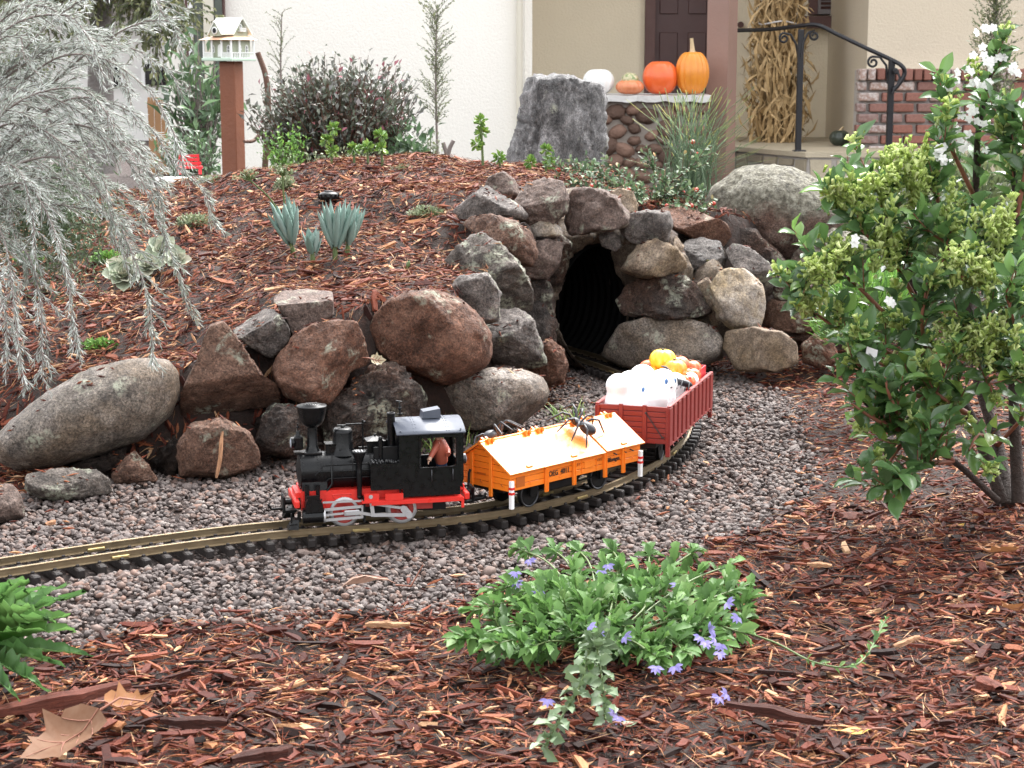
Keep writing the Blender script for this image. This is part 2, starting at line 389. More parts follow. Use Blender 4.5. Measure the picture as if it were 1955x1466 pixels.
plain("neighbour_wood", (.34, .19, .09), .6, 0, .3, 6)
def pumpkinmat(name, a, b2, rough=.38, stripe=None):
    m, t, b, o = nt(name); co = objco(t); c = mix(t, noise(t, co, 26, 6, .6), a, b2)
    if stripe: c = mix(t, ramp(t, noise(t, co, 60, 4), [(.45, (0, 0, 0)), (.6, (1, 1, 1))]), c, stripe)
    t.links.new(c, b.inputs['Base Color']); b.inputs['Roughness'].default_value = rough; b.inputs['Coat Weight'].default_value = .15
    bump(t, b, noise(t, co, 120, 4), .15, .004); return m
pumpkinmat("pumpkin_orange", (.66, .22, .025), (.80, .30, .035)); pumpkinmat("pumpkin_red", (.72, .10, .022), (.85, .17, .04))
pumpkinmat("pumpkin_white", (.78, .79, .78), (.86, .86, .84)); pumpkinmat("pumpkin_green", (.018, .026, .020), (.05, .065, .045))
pumpkinmat("pumpkin_turban", (.58, .15, .06), (.74, .30, .14)); pumpkinmat("turban_cap", (.42, .40, .22), (.72, .62, .42), .45, (.20, .26, .10))
pumpkinmat("toy_pumpkin_orange", (.85, .25, .02), (.92, .36, .03), .28); pumpkinmat("toy_pumpkin_yellow", (.90, .48, .02), (.95, .62, .05), .28); pumpkinmat("toy_pumpkin_red", (.75, .09, .03), (.85, .20, .06), .28)
plain("pumpkin_stem", (.55, .42, .25), .7, 0, .25, 60, .4, 120); plain("stem_dark", (.10, .09, .05), .7, 0, .3, 60)
leafmat("escallonia_leaf", [(0, (.022, .078, .018)), (.35, (.050, .145, .028)), (.65, (.095, .225, .042)), (.88, (.18, .34, .055)), (1, (.30, .42, .06))], .22, .34, .55)
leafmat("escallonia_bud", [(0, (.34, .46, .09)), (.5, (.50, .62, .18)), (1, (.68, .76, .36))], .45, .45)
leafmat("white_petal", [(0, (.72, .72, .70)), (1, (.88, .88, .86))], .5, .3, .4, .03)
leafmat("silver_needle", [(0, (.10, .14, .10)), (.28, (.24, .285, .235)), (.62, (.43, .465, .43)), (1, (.66, .69, .68))], .42, .32, .6, .1)
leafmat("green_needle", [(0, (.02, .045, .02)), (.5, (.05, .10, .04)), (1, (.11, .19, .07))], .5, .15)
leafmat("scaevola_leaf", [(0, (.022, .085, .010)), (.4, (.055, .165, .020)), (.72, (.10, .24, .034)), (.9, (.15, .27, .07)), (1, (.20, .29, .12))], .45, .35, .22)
leafmat("scaevola_grey_leaf", [(0, (.045, .10, .030)), (.6, (.075, .14, .05)), (1, (.12, .19, .085))], .5, .2)
leafmat("purple_petal", [(0, (.22, .19, .50)), (1, (.38, .33, .66))], .5, .3, .4, .05)
leafmat("toothed_leaf", [(0, (.030, .105, .018)), (.6, (.065, .185, .034)), (1, (.13, .28, .06))], .42, .38, .3, .10)
leafmat("chalk_leaf", [(0, (.085, .17, .14)), (.5, (.15, .26, .225)), (1, (.25, .36, .33))], .5, .05, .4)
leafmat("ghost_leaf", [(0, (.28, .34, .24)), (.6, (.42, .45, .33)), (1, (.60, .56, .45))], .5, .05, .4)
leafmat("sedum_leaf", [(0, (.07, .18, .015)), (.6, (.16, .32, .03)), (.93, (.28, .42, .055)), (1, (.45, .16, .04))], .35, .15)
leafmat("fern_leaf", [(0, (.05, .16, .015)), (.6, (.12, .30, .03)), (1, (.24, .45, .06))], .45, .3)
leafmat("pale_cover_leaf", [(0, (.09, .13, .06)), (.6, (.20, .26, .13)), (1, (.36, .38, .22))], .5, .2)
leafmat("grass_blade", [(0, (.06, .15, .02)), (.6, (.17, .33, .04)), (.9, (.36, .46, .08)), (1, (.55, .40, .08))], .4, .3)
leafmat("reed_green", [(0, (.04, .10, .05)), (.55, (.09, .17, .075)), (.85, (.20, .30, .09)), (1, (.50, .50, .10))], .45, .1)
leafmat("loropetalum_leaf", [(0, (.03, .037, .03)), (.35, (.085, .115, .07)), (.62, (.115, .125, .10)), (.85, (.165, .16, .17)), (.95, (.18, .09, .055)), (1, (.28, .05, .09))], .38, .12)
leafmat("dark_green_leaf", [(0, (.025, .07, .03)), (.6, (.07, .16, .06)), (1, (.16, .30, .11))], .35, .15)
leafmat("cotoneaster_leaf", [(0, (.018, .05, .02)), (.5, (.045, .11, .04)), (.85, (.10, .19, .07)), (.96, (.22, .28, .14)), (1, (.42, .18, .04))], .42, .2, .25)
leafmat("olive_leaf", [(0, (.05, .08, .03)), (.6, (.12, .17, .06)), (1, (.24, .27, .10))], .45, .25)
leafmat("tree_leaf", [(0, (.06, .08, .03)), (.6, (.14, .17, .06)), (1, (.27, .27, .10))], .5, .3)
leafmat("dry_leaf_tan", [(0, (.12, .048, .022)), (1, (.15, .065, .032))], .6, .15, .15, .10)
leafmat("dry_leaf_orange", [(0, (.22, .080, .022)), (1, (.26, .105, .032))], .6, .2, .15, .10)
leafmat("dry_leaf_yellow", [(0, (.45, .27, .02)), (1, (.52, .34, .04))], .5, .2, .4, .10)
leafmat("dry_leaf_pink", [(0, (.26, .155, .115)), (1, (.30, .185, .14))], .6, .15, .15, .10)
leafmat("dry_leaf_cream", [(0, (.36, .31, .19)), (1, (.42, .37, .24))], .5, .2, .4, .10)
leafmat("berry_red", [(0, (.50, .04, .02)), (1, (.62, .10, .03))], .25, 0, .6, .05)
def brickmat(name):
    m, t, b, o = nt(name); co = objco(t); oi = t.nodes.new("ShaderNodeObjectInfo").outputs['Random']
    c = ramp(t, oi, [(0, (.22, .095, .072)), (.35, (.29, .125, .095)), (.6, (.22, .13, .115)), (.8, (.32, .22, .19)), (1, (.36, .23, .185))])
    ww = math_(t, 'MULTIPLY', ramp(t, oi, [(.55, (0, 0, 0)), (.7, (1, 1, 1))]), ramp(t, noise(t, co, 35, 6, .7), [(.42, (0, 0, 0)), (.6, (.85, .85, .85))]))
    c = mix(t, ww, c, (.60, .56, .54)); c = mix(t, .5, c, ramp(t, noise(t, co, 90, 5, .7), [(.3, (.55, .55, .55)), (.7, (1.3, 1.3, 1.3))]), 'MULTIPLY')
    t.links.new(c, b.inputs['Base Color']); b.inputs['Roughness'].default_value = .85; bump(t, b, noise(t, co, 120, 6, .7), .5, .006); return m
brickmat("brick"); plain("brick_mortar", (.46, .43, .41), .9, 0, .12, 20, .4, 80)
def woodmat(name):
    m, t, b, o = nt(name); r = rndattr(t); co = objco(t); mp_ = t.nodes.new("ShaderNodeMapping"); mp_.inputs['Scale'].default_value = (22, 420, 420); t.links.new(co, mp_.inputs[0])
    g = noise(t, mp_.outputs[0], 1.0, 6, .75)
    c = ramp(t, r, [(0, (.020, .009, .007)), (.25, (.060, .018, .012)), (.55, (.13, .038, .024)), (.8, (.24, .085, .045)), (1, (.46, .27, .15))])
    c = mix(t, .9, c, ramp(t, g, [(.3, (.35, .33, .33)), (.52, (1, 1, 1)), (.7, (1.6, 1.5, 1.4))]), 'MULTIPLY')
    t.links.new(c, b.inputs['Base Color']); b.inputs['Roughness'].default_value = .7; b.inputs['Specular IOR Level'].default_value = .2; bump(t, b, g, 1.0, .003); return m
woodmat("bark_wood")
# ------------------------------------------------------------------ track line (outer rail first, then the centre line)
OUT = np.array([(-1.15,1.465),(-0.95,1.60),(-0.75,1.735),(-0.542,1.877),(-0.438,1.946),(-0.331,2.009),(-0.258,2.042),(-0.17,2.068),(-0.097,2.092),(-0.031,2.124),(.037,2.177),(.108,2.255),(.162,2.345),(.202,2.43),(.232,2.52),(.257,2.625),(.272,2.74),(.278,2.86),(.268,2.99),(.24,3.115),(.205,3.212),(.150,3.335),(.095,3.44),(.02,3.56),(-.07,3.68),(-.18,3.78)])
def catmull(P, n=20):
    P = np.asarray(P, float); P = np.vstack([2 * P[0] - P[1], P, 2 * P[-1] - P[-2]]); o = []
    for i in range(1, len(P) - 2):
        t = np.linspace(0, 1, n, endpoint=False)[:, None]; a, b, c, d = P[i - 1:i + 3]
        o.append(.5 * ((2 * b) + (-a + c) * t + (2 * a - 5 * b + 4 * c - d) * t ** 2 + (-a + 3 * b - 3 * c + d) * t ** 3))
    return np.vstack(o + [P[-2][None]])
_C = catmull(OUT)
for k in range(60): _C[1:-1] = .25 * _C[:-2] + .5 * _C[1:-1] + .25 * _C[2:]
_T = np.gradient(_C, axis=0); _T /= np.linalg.norm(_T, axis=1)[:, None]; _Nn = np.c_[-_T[:, 1], _T[:, 0]]
CL = _C + _Nn * .0225; IN_ = _C + _Nn * .045
SL = np.r_[0, np.cumsum(np.linalg.norm(np.diff(CL, axis=0), axis=1))]
S0 = 0.2413                                               # arc length of the point (-.963, 1.619)
def tpos(s): return np.array([np.interp(s + S0, SL, CL[:, 0]), np.interp(s + S0, SL, CL[:, 1])])
def tpose(s, wb):
    a, b = tpos(s - wb / 2), tpos(s + wb / 2); c = (a + b) / 2; d = b - a; return c, math.atan2(d[1], d[0])
def dist_cl(XY):                                          # distance to the centre line and arc length of the nearest point
    out = np.full(len(XY), 9.0); ss = np.zeros(len(XY)); Q = CL[::4]; sq = SL[::4]
    for i in range(0, len(XY), 20000):
        d = np.linalg.norm(XY[i:i + 20000, None, :] - Q[None], axis=2); j = d.argmin(1); out[i:i + 20000] = d[np.arange(len(j)), j]; ss[i:i + 20000] = sq[j] - S0
    return out, ss

# ------------------------------------------------------------------ ground
_wx = np.array([-3, -1.3, -.6, -.4, -.22, -.08, .0, .05, .1, .2, .4, .55, .7, 1.5, 4]); _wy = np.array([2.34, 2.37, 2.43, 2.46, 2.50, 2.62, 2.92, 3.18, 3.34, 3.36, 3.36, 3.48, 3.70, 3.80, 3.85])
_ctl = [(0, 805, 2.5), (150, 705, 2.6), (340, 675, 2.64), (420, 605, 2.7), (560, 552, 2.76), (660, 572, 2.68), (760, 545, 2.80), (850, 505, 3.02), (880, 425, 3.2), (950, 358, 3.4), (1050, 345, 3.5), (1150, 352, 3.55), (1230, 392, 3.5), (1330, 410, 3.6),
        (0, 600, 3.0), (200, 570, 3.0), (400, 505, 3.1), (600, 475, 3.1), (750, 452, 3.2), (0, 500, 3.4), (200, 455, 3.4), (400, 405, 3.5), (600, 375, 3.5), (800, 355, 3.5),
        (-100, 460, 3.9), (100, 410, 3.9), (250, 372, 3.9), (400, 343, 3.9), (500, 328, 3.9), (650, 314, 3.9), (800, 310, 3.9), (950, 322, 3.9), (1100, 335, 3.9), (1300, 380, 3.9), (1550, 440, 3.9), (1800, 520, 3.9), (1500, 480, 3.65), (1900, 560, 3.8)]
CTL = np.array([at(*c) for c in _ctl])
CTL = np.vstack([CTL, [(-1.3, 2.6, .02), (-1.3, 3.2, .10), (-1.5, 3.9, .12), (1.6, 3.9, .0), (1.2, 3.8, .02)]])
def H(x, y):
    x = np.asarray(x, float); y = np.asarray(y, float); sh = x.shape; x = x.ravel(); y = y.ravel()
    low = -.024 + .010 * np.clip((1.75 - y) / .5, 0, 1.2) + .016 * np.clip((x - .36) / .35, 0, 1) + .004 * vnoise(np.c_[x * 7, y * 7, 0 * x])
    xc = np.clip(x, -1.6, 1.7); yc = np.clip(y, 2.2, 3.9)
    top = np.zeros_like(x)
    for i in range(0, len(x), 40000):
        d2 = (xc[i:i + 40000, None] - CTL[None, :, 0]) ** 2 + (yc[i:i + 40000, None] - CTL[None, :, 1]) ** 2 + .0025
        w = d2 ** -2.0; top[i:i + 40000] = (w * CTL[None, :, 2]).sum(1) / w.sum(1)
    top = top + .010 * fbm(np.c_[x * 6, y * 6, 0 * x + 3], 2)
    bk = np.clip((y - 3.95) / 1.6, 0, 1); bk = bk * bk * (3 - 2 * bk); top = top * (1 - bk) - .32 * bk
    yw = np.interp(x, _wx, _wy) + .02 * vnoise(np.c_[x * 12, 0 * x, 0 * x + 9])
    t = np.clip((y - yw) / .09, 0, 1); t = t * t * (3 - 2 * t)
    far = np.clip((np.abs(x) - 1.6) / 1.5, 0, 1)
    z = low + (top - low) * t
    z = z * (1 - far) + far * np.where(y > 4.5, -.32, np.minimum(z, .03))
    return z.reshape(sh)
def grow(a, b, step, out, k=1.35):
    m = list(np.arange(a, b + 1e-6, step)); d = step; lo, hi = [], []; x = a
    while x > -out: d *= k; x -= d; lo.append(x)
    d = step; x = b
    while x < out: d *= k; x += d; hi.append(x)
    return np.array(lo[::-1] + m + hi)
gx = grow(-1.4, 1.4, .0155, 260); gy = grow(.7, 4.6, .0155, 300)
GX, GY = np.meshgrid(gx, gy); GZ = H(GX, GY)
V = np.c_[GX.ravel(), GY.ravel(), GZ.ravel()]; nx, ny = len(gx), len(gy)
idx = np.arange(nx * ny).reshape(ny, nx); Q = np.stack([idx[:-1, :-1], idx[:-1, 1:], idx[1:, 1:], idx[1:, :-1]], -1).reshape(-1, 4)
_c = V[Q].mean(1); near = (np.abs(_c[:, 0]) < 1.2) & (_c[:, 1] < 4.6) & (_c[:, 1] > 2.9)
_d, _s = dist_cl(_c[near][:, :2]); kill = np.zeros(len(Q), bool); kill[np.where(near)[0]] = (_d < .088) & (_s > 2.24) & (_s < 2.72) & (_c[near][:, 2] < .235)
ground = link("ground", np_mesh("ground", V, Q[~kill]), MATS["soil"]); tag(ground, kind="structure")
# ------------------------------------------------------------------ scattering of small pieces into one mesh
def rotmats(yaw, pitch, roll):
    cy, sy, cp, sp, cr, sr = np.cos(yaw), np.sin(yaw), np.cos(pitch), np.sin(pitch), np.cos(roll), np.sin(roll)
    M = np.empty((len(yaw), 3, 3))
    M[:, 0, 0] = cy * cp; M[:, 0, 1] = cy * sp * sr - sy * cr; M[:, 0, 2] = cy * sp * cr + sy * sr
    M[:, 1, 0] = sy * cp; M[:, 1, 1] = sy * sp * sr + cy * cr; M[:, 1, 2] = sy * sp * cr - cy * sr
    M[:, 2, 0] = -sp; M[:, 2, 1] = cp * sr; M[:, 2, 2] = cp * cr
    return M
def spread(PV, PF, pos, M, scale, rnd, jit=0.0):          # copies of one small shape: vertices, faces, per-vertex rnd
    n, k = len(pos), len(PV); V = np.repeat(PV[None], n, 0) * scale[:, None, :]
    if jit: V = V * (1 + jit * NR.uniform(-1, 1, (n, k, 1))) + jit * .25 * scale[:, None, :] * NR.uniform(-1, 1, (n, k, 3))
    V = np.einsum('nij,nkj->nki', M, V) + pos[:, None, :]
    Fq = (PF[None] + (np.arange(n) * k)[:, None, None]).reshape(-1, PF.shape[1])
    return V.reshape(-1, 3), Fq, np.repeat(rnd, k)
def inpoly(P, poly):
    x, y = P[:, 0], P[:, 1]; c = np.zeros(len(P), bool); n = len(poly)
    for i in range(n):
        (x0, y0), (x1, y1) = poly[i - 1], poly[i]
        k = ((y0 > y) != (y1 > y)); c ^= k & (x < (x1 - x0) * (y - y0) / (y1 - y0 + 1e-12) + x0)
    return c
GP = [(-500, 1300), (0, 1232), (200, 1218), (400, 1186), (600, 1176), (850, 1152), (960, 1108), (1200, 1080), (1360, 1034), (1480, 992), (1530, 930), (1548, 860), (1530, 790), (1470, 735), (1400, 708), (1330, 698), (1230, 690), (1180, 660), (1100, 640), (1060, 650), (1075, 735), (1040, 770), (985, 800), (900, 812), (820, 815), (600, 820), (500, 860), (430, 885), (330, 890), (250, 900), (180, 925), (50, 940), (0, 955), (-600, 1040)]
GPW = [tuple(gz(x, y, -.015)[:2]) for x, y in GP]
# gravel
def ico():
    t = (1 + 5 ** .5) / 2
    v = np.array([(-1, t, 0), (1, t, 0), (-1, -t, 0), (1, -t, 0), (0, -1, t), (0, 1, t), (0, -1, -t), (0, 1, -t), (t, 0, -1), (t, 0, 1), (-t, 0, -1), (-t, 0, 1)], float); v /= np.linalg.norm(v[0])
    f = np.array([(0, 11, 5), (0, 5, 1), (0, 1, 7), (0, 7, 10), (0, 10, 11), (1, 5, 9), (5, 11, 4), (11, 10, 2), (10, 7, 6), (7, 1, 8), (3, 9, 4), (3, 4, 2), (3, 2, 6), (3, 6, 8), (3, 8, 9), (4, 9, 5), (2, 4, 11), (6, 2, 10), (8, 6, 7), (9, 8, 1)])
    return v, f
def gravel_points(n):
    P = np.c_[NR.uniform(-1.1, .6, n), NR.uniform(1.40, 3.55, n)]
    q = P + .018 * np.c_[vnoise(np.c_[P * 14, 0 * P[:, 0]]), vnoise(np.c_[P * 14, 0 * P[:, 0] + 5])] + NR.normal(0, .010, P.shape)
    P = P[inpoly(q, GPW)]; P = P[H(P[:, 0], P[:, 1]) < .004]; ex = np.abs(P[:, 0]) - .31 * P[:, 1]; return P[(ex < .05) | ((ex < .45) & (NR.random(len(P)) < .62))]
P = gravel_points(112000); d, s = dist_cl(P)
sz = np.exp(NR.normal(math.log(.0032), .27, len(P))); z = H(P[:, 0], P[:, 1]) + NR.uniform(.001, .0080, len(P))
bed = d < .041; z[bed] = -.030 + NR.uniform(.001, .006, bed.sum()); edge = (d >= .041) & (d < .055); z[edge] -= .004
keep = (d > .028) | (NR.random(len(P)) < .8); P, z, sz = P[keep], z[keep], sz[keep]
n = len(P); rn = NR.random(n); PV, PF = ico()
V, Fq, rr = spread(PV, PF, np.c_[P, z], rotmats(NR.uniform(0, 6.28, n), NR.uniform(-.5, .5, n), NR.uniform(-.5, .5, n)), sz[:, None] * np.c_[NR.uniform(.9, 1.5, n), NR.uniform(.75, 1.15, n), NR.uniform(.5, .95, n)], rn, .26)
gravel = link("gravel", np_mesh("gravel", V, Fq, rr, False), MATS["gravel"])
try:
    gravel.data.polygons.foreach_set("use_smooth", np.repeat(NR.random(n) < .35, len(PF)))
except Exception: pass
tag(gravel, "crushed grey and pink gravel lying around the toy railway track", "gravel", None, "stuff")
# mulch
def chip_shape(st):                                        # st cross-sections of four points along x
    V = []; m = len(st)
    for x, w, h, dy, dz in st: V += [(x, dy - w, dz - h), (x, dy + w, dz - h), (x, dy + w * .9, dz + h), (x, dy - w * .9, dz + h)]
    Fs = [(0, 3, 2, 1), (4 * m - 4, 4 * m - 3, 4 * m - 2, 4 * m - 1)]
    for i in range(m - 1):
        for k in range(4): Fs.append((4 * i + k, 4 * i + (k + 1) % 4, 4 * i + 4 + (k + 1) % 4, 4 * i + 4 + k))
    return np.array(V, float), np.array(Fs)
CHIP_B = chip_shape([(-1, .9, .8, -.2, 0), (.1, 1, 1, .25, .1), (.75, .7, .9, .0, .3), (1, .15, .3, -.3, .2)])
CHIP_B = (CHIP_B[0], np.vstack([CHIP_B[1][:, [0, 1, 2]], CHIP_B[1][:, [0, 2, 3]]]))
CHIP_A = (np.array([(-1, -.35, .1), (-.9, .5, 0), (.05, -1, -1), (.05, 1, -1), (-.05, .9, 1.1), (-.05, -.9, 1.1), (1, -.3, -.2), (.85, .35, -.1)], float),
          np.array([(0, 2, 5), (1, 4, 3), (0, 5, 4), (0, 4, 1), (0, 3, 2), (0, 1, 3), (6, 5, 2), (7, 3, 4), (6, 4, 5), (6, 7, 4), (6, 2, 3), (6, 3, 7)]))
FIBRE = (np.array([(-1, .8, 0), (0, -1.3, .4), (.1, .3, .2), (.05, -.5, 1.8), (1, .7, -.2)], float), np.array([(0, 1, 3), (0, 3, 2), (0, 2, 1), (4, 3, 1), (4, 2, 3), (4, 1, 2)]))
def mulch_points(n, x0, x1, y0, y1):
    P = np.c_[NR.uniform(x0, x1, n), NR.uniform(y0, y1, n)]
    q = P + .02 * np.c_[vnoise(np.c_[P * 14, 0 * P[:, 0]]), vnoise(np.c_[P * 14, 0 * P[:, 0] + 5])] + NR.normal(0, .014, P.shape)
    ok = (~inpoly(q, GPW) | (H(P[:, 0], P[:, 1]) > .006)) & ((np.abs(P[:, 0]) < .31 * P[:, 1] + .05) | ((np.abs(P[:, 0]) < .31 * P[:, 1] + .5) & (NR.random(len(P)) < .42)))
    P = P[ok]; e = .01; zx = (H(P[:, 0] + e, P[:, 1]) - H(P[:, 0] - e, P[:, 1])) / (2 * e); zy = (H(P[:, 0], P[:, 1] + e) - H(P[:, 0], P[:, 1] - e)) / (2 * e)
    ok = (np.hypot(zx, zy) < 3.2); d, s = dist_cl(P); ok &= (d > .05) | (s > 2.45)
    return P[ok], zx[ok], zy[ok]
parts_v, parts_f, parts_r = [], [], []; off = 0
def add_chips(shape, n, box, L, Wd, Th, tilt, lift, rpow=1.0, radd=0.0):
    global off
    P, zx, zy = mulch_points(n, *box); m = len(P)
    if m == 0: return
    yaw = NR.uniform(0, 6.28, m); sl = zx * np.cos(yaw) + zy * np.sin(yaw); cr = -zx * np.sin(yaw) + zy * np.cos(yaw)
    M = rotmats(yaw, -np.arctan(sl) + NR.normal(0, tilt, m), np.arctan(cr) + NR.normal(0, tilt * 1.6, m))
    z = H(P[:, 0], P[:, 1]) + NR.uniform(0, lift, m); l = NR.uniform(L[0], L[1], m) * NR.uniform(.6, 1, m)
    r = np.clip(NR.random(m) ** rpow + radd, 0, 1)
    V, Fq, rr = spread(shape[0], shape[1], np.c_[P, z], M, np.c_[l / 2, NR.uniform(*Wd, m) / 2, NR.uniform(*Th, m) / 2], r, .12)
    parts_v.append(V); parts_f.append(Fq + off); parts_r.append(rr); off += len(V)
FRONT = (-.85, 1.1, 1.0, 2.25); RIGHT = (.2, 1.5, 2.2, 3.9); MOUND = (-1.45, .35, 2.30, 4.2)
add_chips(CHIP_A, 39000, FRONT, (.006, .032), (.0014, .0044), (.0008, .0024), .16, .010)
add_chips(CHIP_B, 5600, FRONT, (.016, .046), (.004, .0095), (.0016, .0045), .15, .011, 1.9)
add_chips(FIBRE, 44000, FRONT, (.010, .042), (.0005, .0012), (.0005, .0010), .26, .014, .85, .06)
add_chips(CHIP_A, 19000, RIGHT, (.008, .032), (.0016, .005), (.0009, .0026), .16, .010)
add_chips(FIBRE, 17000, RIGHT, (.010, .034), (.0006, .0014), (.0006, .0012), .24, .013, .85, .06)
add_chips(CHIP_A, 34000, MOUND, (.009, .036), (.0017, .0052), (.0009, .0026), .18, .011, .9, .02)
add_chips(CHIP_B, 2800, MOUND, (.016, .046), (.0045, .010), (.0018, .0045), .15, .012, 1.1)
add_chips(FIBRE, 36000, MOUND, (.012, .048), (.0006, .0016), (.0006, .0013), .27, .015, .8, .08)
P = np.c_[NR.uniform(-.7, .5, 900), NR.uniform(1.55, 3.0, 900)]; dd_, ss_ = dist_cl(P); P = P[inpoly(P, GPW) & (dd_ > .045) & (H(P[:, 0], P[:, 1]) < 0) & (vnoise(np.c_[P * 5, 0 * P[:, 0]]) > .1)]; m_ = len(P)
V, Fq, rr = spread(CHIP_A[0], CHIP_A[1], np.c_[P, H(P[:, 0], P[:, 1]) + .0125], rotmats(NR.uniform(0, 6.28, m_), NR.normal(0, .2, m_), NR.normal(0, .3, m_)), np.c_[NR.uniform(.003, .011, m_), NR.uniform(.0008, .0026, m_), NR.uniform(.0005, .0013, m_)], NR.random(m_) ** .8, .12)
parts_v.append(V); parts_f.append(Fq + off); parts_r.append(rr); off += len(V)
mulch = link("mulch", np_mesh("mulch", np.vstack(parts_v), np.vstack(parts_f), np.concatenate(parts_r), False), MATS["mulch"])
tag(mulch, "shredded red-brown bark mulch covering the beds and the mound", "mulch", None, "stuff")
parts_v = parts_f = parts_r = None

# ------------------------------------------------------------------ railway track
trk = thing("railway_track", "curved toy railway track with brass rails on dark sleepers running into the tunnel", "railway track", (float(tpos(1.0)[0]), float(tpos(1.0)[1]), 0))
TO = np.array(trk.location)
prof = [(-.0035, -.0088), (.0035, -.0088), (.0035, -.0080), (.0007, -.0068), (.0007, -.0026), (.0017, -.0020), (.0017, -.0004), (.0012, 0), (-.0012, 0), (-.0017, -.0004), (-.0017, -.0020), (-.0007, -.0026), (-.0007, -.0068), (-.0035, -.0080)]
def rail(path):
    P = path[24::3]; T = np.gradient(P, axis=0); T /= np.linalg.norm(T, axis=1)[:, None]; Nn = np.c_[-T[:, 1], T[:, 0]]; k = len(prof); V = []
    for p, q in zip(P, Nn): V += [(p[0] + q[0] * a - TO[0], p[1] + q[1] * a - TO[1], b) for a, b in prof]
    Fs = [(i * k + j, i * k + (j + 1) % k, (i + 1) * k + (j + 1) % k, (i + 1) * k + j) for i in range(len(P) - 1) for j in range(k)]
    return MB().add(V, Fs)
rail(_C).build("rail", MATS["brass_rail"], trk); rail(IN_).build("rail", MATS["brass_rail"], trk)
m = MB()
m.box((0, 0, -.0145), (.0095, .079, .0105), None, .0016)
for y in (-.0225, .0225):
    for e in (-1, 1): m.box((0, y + e * .0046, -.0082), (.0042, .0026, .0034), None, .0008)
sl_me = m.mesh("sleeper"); sl_me.materials.append(MATS["sleeper_plastic"])
s = .30
while s < 2.78:
    c, a = tpose(s, .03); o = link("sleeper", sl_me, None, trk, (c[0] - TO[0], c[1] - TO[1], 0), (R.uniform(-.01, .01), 0, a + R.uniform(-.02, .02))); s += .0252
jm = MB().box((0, -.0030, -.0058), (.020, .0024, .0032), None, .0006).box((0, .0030, -.0058), (.020, .0024, .0032), None, .0006).mesh("rail_joiner"); jm.materials.append(MATS["joiner_brass"])
for s in (.627, .915, 1.215, 1.505, 1.80, 2.20):
    c, a = tpose(s, .02); nrm = np.array([-math.sin(a), math.cos(a)])
    for e, ds in ((-1, 0), (1, -.012)):
        c2, a2 = tpose(s + ds, .02); q = c2 + nrm * e * .0225; link("rail_joiner", jm, None, trk, (q[0] - TO[0], q[1] - TO[1], 0), (0, 0, a2))
